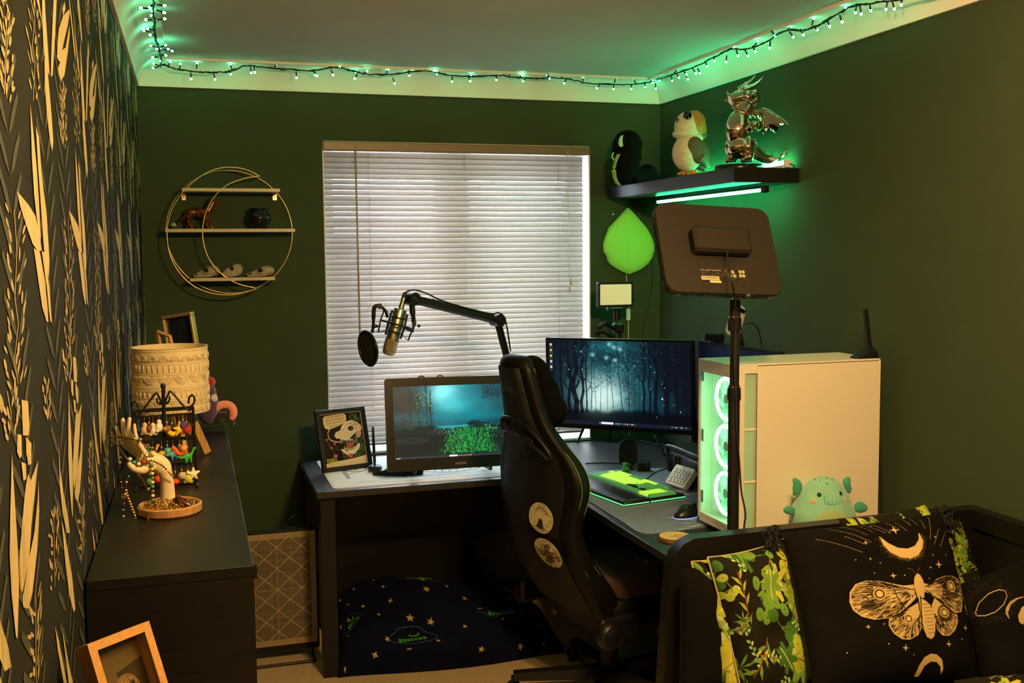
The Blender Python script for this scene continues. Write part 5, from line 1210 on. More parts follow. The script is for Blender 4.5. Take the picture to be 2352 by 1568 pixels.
# ------------------------------------------------------------------ white computer tower
def tower():
    x0, x1, y0, y1, z0, z1 = 1.588, 2.124, 2.868, 3.10, DZ+.02, 1.309
    o = thing('computer_tower', 'white computer tower with green lit fans behind a glass front', 'computer', ((x0+x1)/2, (y0+y1)/2, DZ))
    m = mat('white_steel', (.80, .74, .62), .42, bump=.03, bscale=900); t = .004
    B = lambda lo, hi, n, mm=m, bev=.0015: MB().bb(lo, hi, bev=bev).build(n, mm, o, world=True)
    B((x0, y0, z1-.006), (x1, y1, z1), 'top_panel'); B((x0, y0, z0), (x1, y1, z0+.012), 'bottom_panel'); B((x1-.006, y0, z0), (x1, y1, z1), 'rear_panel')
    B((x0+.05, y1-t, z0), (x1, y1, z1-.006), 'far_side')
    sx = P(1712, 1000, Y=y0).x; sx2 = P(1737, 1000, Y=y0).x
    B((sx2+.004, y0-.001, z0+.004), (x1-.002, y0+.006, z1-.008), 'side_panel')                         # big plain panel
    B((x0, y0, z0), (sx-.002, y0+.006, z1-.006), 'front_pillar')
    st, sb = z1-.03, z0+.02
    B((sx-.002, y0, st), (sx2+.004, y0+.006, z1-.006), 'vent_end'); B((sx-.002, y0, z0), (sx2+.004, y0+.006, sb), 'vent_end')
    m_mesh = mat('vent_mesh', (.62, .72, .58), .6, transl=.45, bump=.4, bscale=2500)
    MB().bb((sx-.001, y0+.006, sb), (sx2+.003, y0+.008, st)).build('vent_mesh', m_mesh, o, world=True)
    for f_ in (.36, .70): B((sx-.001, y0+.003, st+(sb-st)*f_-.004), (sx2+.003, y0+.009, st+(sb-st)*f_+.004), 'vent_bar')
    # front frame with glass
    fr = .022
    B((x0, y0+.006, z0), (x0+.012, y0+fr, z1-.006), 'front_frame'); B((x0, y1-.014, z0), (x0+.012, y1, z1-.006), 'front_frame')
    B((x0, y0+fr, z1-.042), (x0+.012, y1-.014, z1-.006), 'front_frame'); B((x0, y0+fr, z0+.012), (x0+.012, y1-.014, z0+.03), 'front_frame')
    B((x0, y1-t, z0), (x0+.05, y1, z1-.006), 'far_pillar')
    mg = mat('tower_glass', (.9, 1, .95), .03, trans=1., ior=1.1, spec=.3)
    MB().bb((x0+.003, y0+fr, z0+.03), (x0+.005, y1-.014, z1-.042)).build('front_glass', mg, o, world=True)
    B((x0+.075, y0+.006, z0+.012), (x0+.08, y1-t, z1-.006), 'fan_tray', mat('tray_white', (.75, .78, .74), .5))
    B((x0+.012, y0+.008, z0+.012), (x0+.075, y0+.010, z0+.013), 'floor_lip')
    m_ring = mat('fan_ring_glow', (.8, 1, .85), .3, emit=(.34, 1.0, .52), estr=7.)
    m_blade = mat('fan_blade', (.55, .85, .65), .4, transl=.35); m_case = mat('fan_case', (.72, .80, .74), .5)
    cy = y0+.006+.105; n3 = .148
    for k in range(3):
        cz = z1-.058-n3/2-k*(n3+.006)+.010; c = V(x0+.045, cy, cz); Mf = RY(-math.pi/2).to_3x3()
        fan = MB(); fan.prism(rrect(n3, n3, .012, 3), -.004, 0, 2, M=Matrix.Translation(c+V(.02, 0, 0)) @ RY(-math.pi/2)); fo = fan.build('fan', m_case, o, world=True, auto=40)
        MB().tube([c+Mf @ V(.066*math.cos(a), .066*math.sin(a), .006) for a in np.linspace(0, 2*math.pi, 48, False)], .0058, 8, closed=True).build('light_ring', m_ring, fo, world=True, smooth=True)
        MB().lathe([(0, .008), (.016, .007), (.02, 0), (.02, -.01), (0, -.01)], c, 20, M=Mf).build('hub', m_case, fo, world=True, auto=40)
        b0 = None
        for q in range(7):
            a = q*2*math.pi/7; bl = MB()
            def gf(u, v, a=a): r = .019+.041*u; th = a+.55*v-.25*u; return c+Mf @ V(r*math.cos(th), r*math.sin(th), .006-.010*v)
            bl.grid(gf, 4, 4).build('blade', m_blade, fo, world=True, smooth=True)
        for sy in (-1, 1):
            for sz in (-1, 1): MB().lathe([(0, .002), (.0035, .002), (.0045, 0), (0, 0)], c+V(-.0, sy*.066, sz*.066)+V(.018, 0, 0), 10, M=Mf).build('screw', m_silver, fo, world=True)
    for f_ in (.1, .47, .85): MB().bb((x0+.006, y1-.022, z0+(z1-z0)*(1-f_)-.02), (x0+.01, y1-.018, z0+(z1-z0)*(1-f_)+.02)).build('clip', m_black, o, world=True)
    lettering('NZXT', .026, mat('logo_white', (.85, .95, .9), .4, emit=(.5, .9, .65), estr=.5), o, _wm(o).inverted() @ Matrix.Translation((x0+.0022, P(1636, 1162, X=x0).y, P(1636, 1168, X=x0).z)) @ RZ(-math.pi/2) @ RX(math.pi/2), 'brand_lettering')
    for fx in (x0+.05, x1-.06):
        for fy in (y0+.04, y1-.04): MB().bb((fx-.02, fy-.02, DZ), (fx+.02, fy+.02, z0), bev=.004).build('foot', m_black, o, world=True)
    # antenna on top
    a0 = P(1985, 820, Y=y0+.03); an = thing('wifi_antenna', 'black blade antenna standing on the white tower', 'antenna', (a0.x, y0+.03, z1))
    MB().loft([[(x, y, z) for x, y in rrect(w, .04, .006, 3, cx, 0)] for w, cx, z in ((.085, 0, 0), (.083, 0, .006), (.04, .02, .02), (.03, .024, .024))]).build('base', m_black, an, auto=40)
    MB().box((.012, 0, .085), (.017, .009, .15), M=RY(math.radians(-9)).to_3x3(), bev=.002).build('blade', m_black, an)
    MB().cyl((.022, -.012, .026), (.022, .012, .026), .010).build('hinge', m_black, an, auto=40)
tower()

# ------------------------------------------------------------------ things on the right desk wing
def desk_things():
    # desk pad
    m_pad = mat('slate_desk_pad', H('#757b92'), .7, noise=.3, nscale=30, bump=.25, bscale=1200)
    o = thing('desk_pad', 'dark slate desk pad with wavy edge under keyboard and mouse', 'desk pad', (1.5, 3.5, DZ))
    ed = [(1322, 1137), (1360, 1155), (1400, 1180), (1430, 1198), (1455, 1215), (1475, 1223), (1500, 1224), (1560, 1217), (1622, 1209)]
    f_ = [P(x, y, Z=DZ+.003) for x, y in ed]; f_ = spline(f_, 4)
    bk = [V(1.95, 3.12, 0), V(1.95, 3.95, 0), V(1.55, 4.02, 0), V(1.40, 3.98, 0)]
    poly = [(p.x, p.y) for p in f_]+[(p.x, p.y) for p in bk]
    MB().prism(poly, DZ+.0005, DZ+.0035).build('pad', m_pad, o, world=True)
    pale = mat('pad_pale_print', H('#a9b2c6'), .8); rg = random.Random(6)
    w = MB()
    for i in range(26):
        c = P(rg.gauss(1590, 22), rg.gauss(1196, 10), Z=DZ+.0042); w.poly([(c.x+rg.uniform(.01, .05)*math.cos(a)*.9, c.y+rg.uniform(.002, .008)*math.sin(a), DZ+.0042+i*1e-5) for a in np.linspace(0, 6.28, 7, False)])
    for i in range(20):
        c = P(rg.gauss(1600, 14), rg.gauss(1118, 12), Z=DZ+.0042); w.poly([(c.x+.04*math.cos(a), c.y+.02*math.sin(a), DZ+.0045+i*1e-5) for a in np.linspace(0, 6.28, 9, False)])
    w.build('printed_marks', pale, o, world=True, kind='stuff')
    # keyboard
    FR, BR = P(1433, 1163, Z=DZ+.006), P(1573, 1143, Z=DZ+.006)
    ys = (BR-FR); D = ys.length; ys.normalize(); Lk = .445; xr = V(ys.y, -ys.x, 0)           # xr = typist's right
    org = FR-xr*Lk; Mk = frame((org.x, org.y, DZ+.004), xr, ys)
    kb = thing('keyboard', 'keyboard with lime green keycaps and black wrist rest', 'keyboard', M=Mk); WR = D*.42
    m_glow = mat('green_underglow', (.3, 1, .5), .4, emit=(.10, 1., .25), estr=1.6)
    MB().loft([[(x, y, z) for x, y in rrect(w_, d_, .008, 3, Lk/2, WR/2)] for w_, d_, z in ((Lk, WR-.004, .004), (Lk, WR-.004, .012), (Lk-.01, WR-.02, .020), (Lk-.04, WR-.04, .023))]).build('wrist_rest', mat('leatherette', (.012, .012, .013), .33), kb, smooth=True, auto=50)
    MB().bb((.0, WR, .004), (Lk, D, .018), bev=.003).build('case', m_black, kb)
    for lo, hi in (((0, -.0035, .005), (Lk, -.001, .0075)), ((Lk+.0005, 0, .005), (Lk+.003, WR-.006, .0075)), ((Lk+.0005, WR+.003, .005), (Lk+.003, D, .0075))): MB().bb(lo, hi).build('glow_strip', m_glow, kb)
    u = (Lk-.012)/22.6; kd = (D-WR-.012)/6.2
    m_key = mat('lime_key', H('#aee04a'), .5, emit=(.36, .66, .06), estr=.85); m_kg = mat('green_key', H('#4f9a55'), .5, emit=(.05, .24, .05), estr=.5); m_kd = mat('black_key', (.01, .01, .012), .5)
    meshes = {}
    def key(x, y, wd, m_, dp=1.):
        k_ = (round(wd, 2), m_.name, dp)
        if k_ not in meshes:
            W_, Dd = wd*u-.0016, dp*kd-.0016
            me = MB().loft([[(-W_/2, -Dd/2, 0), (W_/2, -Dd/2, 0), (W_/2, Dd/2, 0), (-W_/2, Dd/2, 0)], [(-W_/2+.0015, -Dd/2+.0015, .010), (W_/2-.0015, -Dd/2+.0015, .010), (W_/2-.0015, Dd/2-.001, .010), (-W_/2+.0015, Dd/2-.001, .010)]]).mesh('key'); me.materials.append(m_); fixn(me); meshes[k_] = me
        ob = bpy.data.objects.new('key', meshes[k_]); COL.objects.link(ob); ob.parent = kb; ob.matrix_basis = T(.006+(x+wd/2)*u, WR+.006+(y+dp/2)*kd, .018)
    rows = [[1.25, 1.25, 1.25, 6.25, 1.25, 1.25, 1.25, 1.25], [2.25]+[1]*10+[2.75], [1.75]+[1]*11+[2.25], [1.5]+[1]*12+[1.5], [1]*13+[2]]
    for r_, ws in enumerate(rows):
        x = 0
        for i, wd in enumerate(ws):
            m_ = m_kg if (wd != 1 or r_ == 0) else m_key
            if r_ == 1 and i == len(ws)-1: m_ = m_kd
            key(x, r_, wd, m_); x += wd
    x = 0
    for i in range(13): key(i*1.155, 5.15, 1, m_kg if i in (0, 5, 6, 7, 8) else m_key)
    for r_ in (3, 4, 5.15):
        for i in range(3): key(15.3+i, r_, 1, m_kg)
    for i in range(3): key(15.3+i, 0, 1, m_kg)
    key(16.3, 1, 1, m_kd)
    for r_ in range(5):
        for i in range(3):
            key(18.6+i, r_, 1, m_key if r_ < 4 else m_kg)
    key(21.6, 0, 1, m_kg, 2); key(21.6, 2, 1, m_kg, 2); key(21.6, 4, 1, m_kg)
    # small green figure standing at the keyboard's rear edge
    g = thing('green_clip_toy', 'tiny bright green toy frog standing behind the keyboard', 'toy', P(1437, 1084, Z=DZ+.004))
    b = MB(); b.ell((0, 0, .012), (.016, .012, .012), 12, 8); b.ell((-.006, 0, .028), (.010, .009, .010), 12, 8)
    for s_ in (-1, 1): b.ell((-.006+s_*.006, 0, .038), .0045, 8, 6); b.tube([(s_*.010, 0, .012), (s_*.022, -.006, .004)], [.005, .003], 6)
    organic(b, 'body', mat('toy_green', (.05, .50, .05), .4), g, .002, 2)
    # oval stand behind it
    q = P(1443, 1078, Z=DZ+.002); s = thing('oval_stand', 'black oval upright stand panel beside the keyboard', 'device stand', q)
    MB().prism([(x, z) for x, z in rrect(.078, .118, .037, 8, 0, .068)], -.004, .004, 1).build('panel', m_black, s).matrix_basis = RZ(math.radians(-15)) @ RX(math.radians(-8))
    MB().lathe([(0, 0), (.035, 0), (.035, .004), (.01, .008), (0, .008)], (0, .01, 0), 24).build('foot', m_black, s, auto=40)
    MB().lathe([(.006, 0), (.009, .002), (.006, .004)], (-.008, -.012, .022), 16, M=RX(math.pi/2).to_3x3()).build('button', m_silver, s)
    q = P(1478, 1082, Z=DZ+.002); s = thing('action_camera', 'small black camera cube on the desk behind the keyboard', 'camera', q)
    MB().box((0, 0, .022), (.056, .03, .042), bev=.006).build('body', m_black, s).matrix_basis = RZ(math.radians(-18))
    MB().lathe([(0, .006), (.012, .006), (.014, 0), (0, 0)], (.008, -.016, .028), 18, M=(RZ(math.radians(-18)) @ RX(math.pi/2)).to_3x3()).build('lens', mat('lens_glass', (.01, .03, .02), .05), s, auto=40)
    # stream controller with 15 keys
    C_ = P(1527, 1107, Z=DZ+.020); D_ = P(1568, 1120, Z=DZ+.020); ex_ = (D_-C_).normalized(); bk_ = V(-ex_.y, ex_.x, 0)
    Ms = frame(C_, ex_, V(0, 0, math.cos(.70))+bk_*math.sin(.70)); w_, h_ = .118, .086
    sd = thing('macro_keypad', 'white macro keypad with fifteen rounded keys on a tilted stand', 'keypad', M=Ms)
    MB().prism(rrect(w_, h_, .008, 4, w_/2, h_/2), -.022, 0).build('body', m_white, sd, auto=40)
    k0 = None; mk = mat('keypad_key_face', (.72, .73, .75), .3); mr = mat('keypad_key_rim', (.03, .035, .05), .4)
    for r_ in range(3):
        for c_ in range(5):
            Mi = T(.019+c_*.0195, .017+r_*.0215, 0)
            if k0 is None:
                k0 = MB().prism(rrect(.0155, .0175, .004, 3), 0, .0012).build('key', mr, sd); k0.matrix_basis = Mi; f0 = MB().prism(rrect(.0115, .0135, .003, 3), .0012, .0018).build('key_face', mk, k0)
            else: ob = inst(k0, sd, Mi); inst(f0, ob)
    lettering('elgato', .009, mat('logo_pale_grey', (.4, .4, .42), .5), sd, T(w_/2, h_-.012, .0006), 'brand_lettering', 'CENTER')
    MB().prism([(.004, -.022), (.03, -.058), (.07, -.022)], .02, .098, 0).build('stand', m_black, sd)
    # mouse
    q = P(1572, 1187, Z=DZ+.004); ms = thing('mouse', 'black computer mouse with glowing rim on the desk pad', 'mouse', (q.x+.012, q.y+.0, DZ+.0036), math.radians(-68))
    def mf(p):
        x, y, z = p; return (x*(1-.12*(y > 0)*y), y, max(z, -.02) if z < 0 else z*(.8+.25*math.cos((y+.25)*1.8)))
    MB().ell((0, 0, .006), (.034, .062, .036), 24, 16, fn=mf).build('shell', mat('mouse_shell', (.009, .009, .009), .3), ms, smooth=True)
    MB().tube([(.0345*math.cos(a)*(1-.1*(math.sin(a) > 0)*math.sin(a)), .0615*math.sin(a), .004) for a in np.linspace(0, 6.283, 40, False)], .0014, 6, closed=True).build('glow_rim', mat('mouse_glow', (.4, .6, 1), .4, emit=(.22, .35, 1.), estr=1.2), ms, smooth=True)
    MB().lathe([(0, .004), (.009, .003), (.010, 0), (.009, -.003), (0, -.004)], (0, .032, .034), 16, M=RY(math.pi/2).to_3x3()).build('wheel', m_black, ms, auto=40)
    MB().tube(spline([(0, .06, .008), (.0, .085, .016), (.025, .10, .014), (.06, .095, .006), (.10, .10, .004)], 5), .0022, 6).build('cord', m_cord, ms, smooth=True)
    # wood slice coaster
    q = P(1551, 1240, Z=DZ); co = thing('wood_coaster', 'round wood slice coaster with burnt drawing by the desk edge', 'coaster', (q.x, q.y, DZ))
    rg = random.Random(12); rim = [(.052+rg.uniform(-.002, .002))*1.0 for _ in range(36)]
    def rr(z, s_): return [(rim[k]*s_*math.cos(k*math.pi/18), rim[k]*s_*math.sin(k*math.pi/18), z) for k in range(36)]
    MB().loft([rr(0, .97), rr(.002, 1), rr(.012, 1), rr(.014, .98)]).build('bark', mat('bark', (.17, .09, .04), .9, noise=.8, nscale=150), co)
    c = Canvas(110, 110, '#d8a866')
    for r_ in range(4, 54, 5): c.ell(55, 55, r_, r_, '#c08c4c', .5, 0, 1.2)
    for L in ([(30, 50), (46, 60), (60, 48), (80, 40)], [(40, 70), (55, 55), (75, 62)], [(48, 80), (70, 78)], [(35, 60), (60, 66)], [(62, 50), (84, 52)]): c.line(L, 2.6, '#2c1a0c')
    for i in range(5): c.line([(50+i*6, 68), (48+i*6, 82)], 1.6, '#2c1a0c')
    def fc(u, v): r_ = np.sqrt(np.clip((u*2-1)**2+(v*2-1)**2, 1e-9, None)); m_ = np.maximum(np.abs(u*2-1), np.abs(v*2-1)); k = m_/r_*.050; return np.stack([(u*2-1)*k, -(v*2-1)*k, u*0+.0143], 1)
    me = c.mesh('burnt_face', fc, M_PRINT()); ob = bpy.data.objects.new('burnt_face', me); COL.objects.link(ob); ob.parent = co
    # black equipment case behind the keypad
    cs = thing('equipment_case', 'black plastic equipment case with handle behind the keypad', 'case', (1.915, 3.56, DZ))
    MB().box((0, 0, .062), (.20, .46, .11), bev=.012).build('body', m_black, cs, auto=40)
    MB().box((0, 0, .128), (.21, .47, .022), bev=.008).build('lid', m_black, cs, auto=40)
    MB().tube(spline([(-.105, .22, .03), (-.112, .225, .10), (-.108, .22, .135), (-.108, -.02, .137), (-.108, -.2, .135)], 5), .007, 8).build('lid_rim', mat('case_rim', (.03, .03, .035), .35), cs, smooth=True)
    MB().box((-.103, -.05, .085), (.008, .05, .03), bev=.003).build('latch', m_blackm, cs); MB().box((-.103, .17, .07), (.006, .012, .07), bev=.002).build('ridge', m_blackm, cs)
    MB().box((-.103, .14, .07), (.006, .008, .07), bev=.002).build('ridge', m_blackm, cs)
    # webcam on the side monitor
    q = P(1640, 774, Y=3.50); wc = thing('webcam', 'small black webcam perched on the side monitor', 'webcam', q)
    MB().box((0, 0, 0), (.075, .03, .03), bev=.006).build('body', m_black, wc).matrix_basis = RZ(math.radians(-55))
    MB().lathe([(0, .004), (.008, .004), (.010, 0), (0, 0)], V(-.012, -.013, 0)+V(-.008, -.006, 0), 16, M=(RZ(math.radians(-55)) @ RX(math.pi/2)).to_3x3()).build('lens', mat('lens_glass', (.01, .03, .02), .05), wc, auto=40)
    MB().bb((-.005, -.02, -.035), (.03, .02, -.014), bev=.003).build('clip', m_black, wc)
    # white tilted panel device behind the pole
    a = P(1690, 735, Y=3.42); d = thing('white_desk_lamp', 'white rounded light panel on a dark foot behind the stand pole', 'desk lamp', a)
    Md = RZ(math.radians(-35)) @ RX(math.radians(12)) @ RY(math.radians(14))
    MB().prism([(x, z) for x, z in rrect(.055, .115, .02, 6)], -.012, 0, 1).build('front_panel', m_white, d, auto=40).matrix_basis = Md
    MB().prism([(x, z) for x, z in rrect(.055, .115, .02, 6)], 0, .018, 1).build('back_shell', mat('bronze_grey', (.10, .085, .065), .45), d, auto=40).matrix_basis = Md
    MB().tube([(.018, .01, -.05), (.03, .02, -.085), (.035, .02, -.13)], [.012, .014, .016], 10).build('neck', m_black, d, smooth=True)
    MB().bb((.0, -.01, -.155), (.07, .05, -.125), bev=.006).build('foot', m_black, d)
    MB().tube(spline([P(1712, 745, Y=3.44), P(1728, 742, Y=3.5), P(1742, 758, Y=3.55), P(1748, 785, Y=3.6), P(1751, 820, Y=3.62), P(1752, 900, Y=3.62)], 5), .0025, 6).build('lead', m_cord, d, world=True, smooth=True)
    # white cloth-like device hanging below the webcam
    a = P(1661, 812, Y=3.2)
    # led panel on a small tripod
    Yt = 4.45; c0 = P(1412, 676, Y=Yt); tp = thing('camera_tripod', 'small black tripod with pan head behind the main monitor', 'tripod', (c0.x, Yt, DZ))
    H_ = P(1415, 706, Y=Yt).z
    ap = V(c0.x+.02, Yt, P(1415, 795, Y=Yt).z)
    for px, py in ((1327, 1014), (1526, 1046)):
        e_ = P(px, py, Z=DZ+.004); MB().tube([ap, e_], [.010, .006], 8).build('leg', m_blackm, tp, world=True, auto=40); MB().ell(e_+V(0, 0, .004), .008, 8, 6).build('foot', m_black, tp, world=True, smooth=True)
    e_ = V(c0.x+.05, 4.64, DZ+.004); MB().tube([ap, e_], [.010, .006], 8).build('leg', m_blackm, tp, world=True, auto=40)
    MB().cyl(ap+V(0, 0, -.1), ap+V(0, 0, .09), .012).build('centre_column', m_blackm, tp, world=True, auto=40)
    MB().box(ap+V(0, 0, .012), (.06, .05, .05), bev=.01).build('shoulder', m_black, tp, world=True)
    MB().box(ap+V(-.005, 0, .085), (.05, .045, .05), bev=.01).build('pan_head', m_black, tp, world=True)
    MB().box((c0.x+.0, Yt, H_-.006), (.07, .05, .014), bev=.004).build('camera_plate', m_blackm, tp, world=True)
    MB().cyl((c0.x+.01, Yt, H_-.06), (c0.x+.01, Yt, H_-.006), .016).build('tilt_joint', m_black, tp, world=True, auto=40)
    MB().tube([ap+V(-.02, -.02, .075), P(1390, 742, Y=Yt-.05), P(1374, 753, Y=Yt-.09)], [.007, .011, .013], 10).build('pan_handle', m_black, tp, world=True, auto=40)
    MB().tube([ap+V(-.02, -.02, .03), P(1385, 762, Y=Yt-.06), P(1370, 766, Y=Yt-.09)], [.006, .006, .010], 8).build('crank', m_blackm, tp, world=True, auto=40)
    lp = thing('led_video_light', 'small rectangular light panel with cream diffuser on the tripod', 'light panel', (c0.x, Yt, H_))
    wv = P(1452, 676, Y=Yt).x-P(1371, 676, Y=Yt).x; hv = P(1412, 648, Y=Yt).z-P(1412, 705, Y=Yt).z; zc = c0.z
    MB().prism(rrect(wv, hv, .008, 4, c0.x, zc), Yt-.012, Yt+.012, 1).build('body', m_black, lp, world=True, auto=40)
    MB().prism(rrect(wv*.88, hv*.82, .004, 3, c0.x, zc), Yt-.0135, Yt-.012, 1).build('diffuser', mat('cream_diffuser', (.85, .72, .50), .5, emit=(1, .78, .45), estr=.25), lp, world=True)
    MB().cyl((c0.x+wv/2, Yt, zc-.02), (c0.x+wv/2+.012, Yt, zc-.02), .008).build('knob', m_black, lp, world=True, auto=40)
    # loose cables on the desk
    for i, (pts, lab, r_) in enumerate((([(1345, 1064), (1390, 1062), (1430, 1064), (1470, 1072), (1500, 1082)], 'thin black cable crossing the desk behind the keyboard', .0028),
        ([(1418, 996), (1440, 1004), (1470, 1012), (1500, 1018), (1540, 1024)], 'black cable sagging under the main monitor', .0035), ([(1480, 1105), (1498, 1090), (1518, 1080), (1545, 1073), (1580, 1070)], 'black cable looping behind the macro keypad', .0035))):
        w_ = [P(x, y, Z=DZ+.004) for x, y in pts]; w_ = [V(min(p.x, 2.1), min(p.y, 4.6), p.z) for p in w_]
        cb = thing('cable', lab, 'cable', w_[0]); MB().tube(spline(w_, 6), r_, 6).build('lead', m_cord, cb, world=True, smooth=True)
    # cables on the wall behind the tower
    w_ = [V(2.13, 3.05, 1.22), V(2.16, 3.0, 1.18), V(2.175, 2.95, 1.05), V(2.178, 2.93, .9), V(2.178, 2.9, .4), V(2.175, 2.9, .05)]
    cb = thing('cable', 'thin black cable hanging down the right wall behind the tower', 'cable', w_[-1]); MB().tube(spline(w_, 6), .003, 6).build('lead', m_cord, cb, world=True, smooth=True)
    w_ = [P(1499, 600, Y=YB-.004), P(1498, 640, Y=YB-.004), P(1492, 690, Y=YB-.004), P(1482, 735, Y=YB-.004), P(1477, 780, Y=YB-.004), P(1476, 990, Y=YB-.004)]
    cb = thing('cable', 'thin black cable running down the corner beside the leaf lamp', 'cable', w_[-1]); MB().tube(spline(w_, 6), .002, 6).build('lead', m_cord, cb, world=True, smooth=True)
desk_things()
# ------------------------------------------------------------------ daybed with its cushions
def daybed():
    o = thing('daybed', 'black wooden daybed with high rounded frame in the right foreground', 'daybed', (1.68, 1.55, 0))
    m = mat('daybed_black', (.007, .006, .0055), .4, noise=.3, nscale=30, stretch=(1, 1, 8))
    xL = P(1560, 1235, Y=2.47).x
    pts = [(1.13, .02), (1.15, .45), (1.172, .78), (1.178, .83), (1.19, .868), (1.212, .892), (1.245, .905), (2.166, .912), (2.166, .02), (2.11, .02), (2.11, .855), (1.26, .848), (1.238, .835), (1.232, .80), (1.205, .45), (1.19, .02)]
    MB().prism(pts, 2.445, 2.49, 1).build('head_frame', m, o, world=True, auto=30)
    MB().bb((1.20, 2.458, .12), (2.12, 2.478, .87)).build('head_panel', m, o, world=True)
    MB().prism([(2.49, .912), (2.445, .912), (1.0, .905), (.62, .905), (.62, .02), (.67, .02), (.67, .86), (2.49, .86)], 2.124, 2.166, 0).build('side_frame', m, o, world=True, auto=30)
    MB().bb((2.135, .66, .12), (2.155, 2.45, .87)).build('side_panel', m, o, world=True)
    MB().bb((1.16, .62, .18), (2.12, 2.445, .26)).build('bed_base', m, o, world=True)
    MB().bb((1.14, .62, .0), (1.19, .67, .26)).build('leg', m, o, world=True)
    MB().bb((1.16, .66, .26), (2.12, 2.44, .44), bev=.03).build('mattress', mat('charcoal_sheet', (.02, .02, .022), .9), o, world=True)
daybed()

def homog(src, dst):
    A = []; 
    for (x, y), (u, v) in zip(src, dst): A += [[x, y, 1, 0, 0, 0, -u*x, -u*y], [0, 0, 0, x, y, 1, -v*x, -v*y]]
    h = np.linalg.solve(np.array(A, float), np.array(dst, float).ravel()); Hm = np.append(h, 1).reshape(3, 3)
    def f(p): q = Hm @ np.array([p[0], p[1], 1.]); return (q[0]/q[2], q[1]/q[2])
    return f
def pillow(name, label, corners, thick, canvas, mback, cat='cushion', group=None, seed=0, wr=.006, pinch=.05, piping=None, tassels=None, pw=.55):
    """corners TL, TR, BR, BL (world); front faces the room. canvas = front print"""
    TL, TR, BR, BL = [np.array(c, float) for c in corners]
    n = np.cross(TR-TL, BL-TL); n = -n/np.linalg.norm(n)
    if n @ (np.array([0, 0, HC])-TL) < 0: n = -n
    o = thing(name, label, cat, tuple((TL+TR+BR+BL)/4), group=group)
    rg = np.random.default_rng(seed); ph = rg.uniform(0, 6.28, 24); fr = rg.uniform(3, 16, (12, 2)); an = rg.uniform(-1, 1, (12, 2))
    def surf(u, v, s):
        u = np.asarray(u, float); v = np.asarray(v, float); a, b = 2*u-1, 2*v-1
        uu = .5+a*.5*(1-pinch*(1-b*b)*a*a); vv = .5+b*.5*(1-pinch*(1-a*a)*b*b)
        base = (1-uu)[:, None]*(1-vv)[:, None]*TL+uu[:, None]*(1-vv)[:, None]*TR+uu[:, None]*vv[:, None]*BR+(1-uu)[:, None]*vv[:, None]*BL
        prof = (np.clip(1-a**4, 0, 1)**pw)*(np.clip(1-b**4, 0, 1)**pw)
        w = sum(np.sin(fr[i, 0]*u*an[i, 0]*2+fr[i, 1]*v*an[i, 1]*2+ph[i]) for i in range(12))/12
        edge = np.exp(-((1-np.abs(a))/.18)**2)*np.sin(v*34+ph[20]+4*w)+np.exp(-((1-np.abs(b))/.18)**2)*np.sin(u*34+ph[21]+4*w)
        h = thick/2*prof+wr*prof*(w*2+edge*.6)
        return base+s*h[:, None]*n
    me = canvas.mesh('front_cover', lambda u, v: surf(u, v, 1.), mat('printed_cotton', rough=.9, spec=.12, attr='print', bump=.15, bscale=900)); me.transform(_wm(o).inverted())
    ob = bpy.data.objects.new('front_cover', me); COL.objects.link(ob); ob.parent = o
    g = Canvas(40, 40, '#000000'); mb = g.mesh('back_cover', lambda u, v: surf(u, v, -1.), mback); mb.transform(_wm(o).inverted())
    ob = bpy.data.objects.new('back_cover', mb); COL.objects.link(ob); ob.parent = o
    if piping:
        t = np.linspace(0, 1, 24); z = np.zeros(24); e = np.ones(24)
        per = np.concatenate([surf(t, z, 0), surf(e, t, 0), surf(1-t, e, 0), surf(z, 1-t, 0)])
        MB().tube([tuple(p) for p in per[::1]], .0030, 6).build('piping', piping, o, world=True, smooth=True)
    for i in (tassels or ()):
        c = Vector((TL, TR, BR, BL)[i]); mbt = MB(); r2 = random.Random(i+seed)
        d0 = (c-Vector((TL+TR+BR+BL)/4)).normalized()
        for k in range(46):
            a = V(r2.gauss(0, .012), r2.gauss(0, .012), r2.gauss(0, .006)); e_ = c+d0*.02+V(r2.gauss(0, .018), r2.gauss(-.006, .014), -r2.uniform(.03, .065))
            mbt.tube([c, c+d0*.022+a*.5, c+d0*.03+a+V(0, 0, -.015), e_], .0018, 4)
        mbt.build('tassel', mat('black_thread', (.008, .007, .007), .9), o, world=True, kind='stuff')
    return o
m_charc = mat('charcoal_cotton', H('#120f0d'), .9, bump=.2, bscale=800)

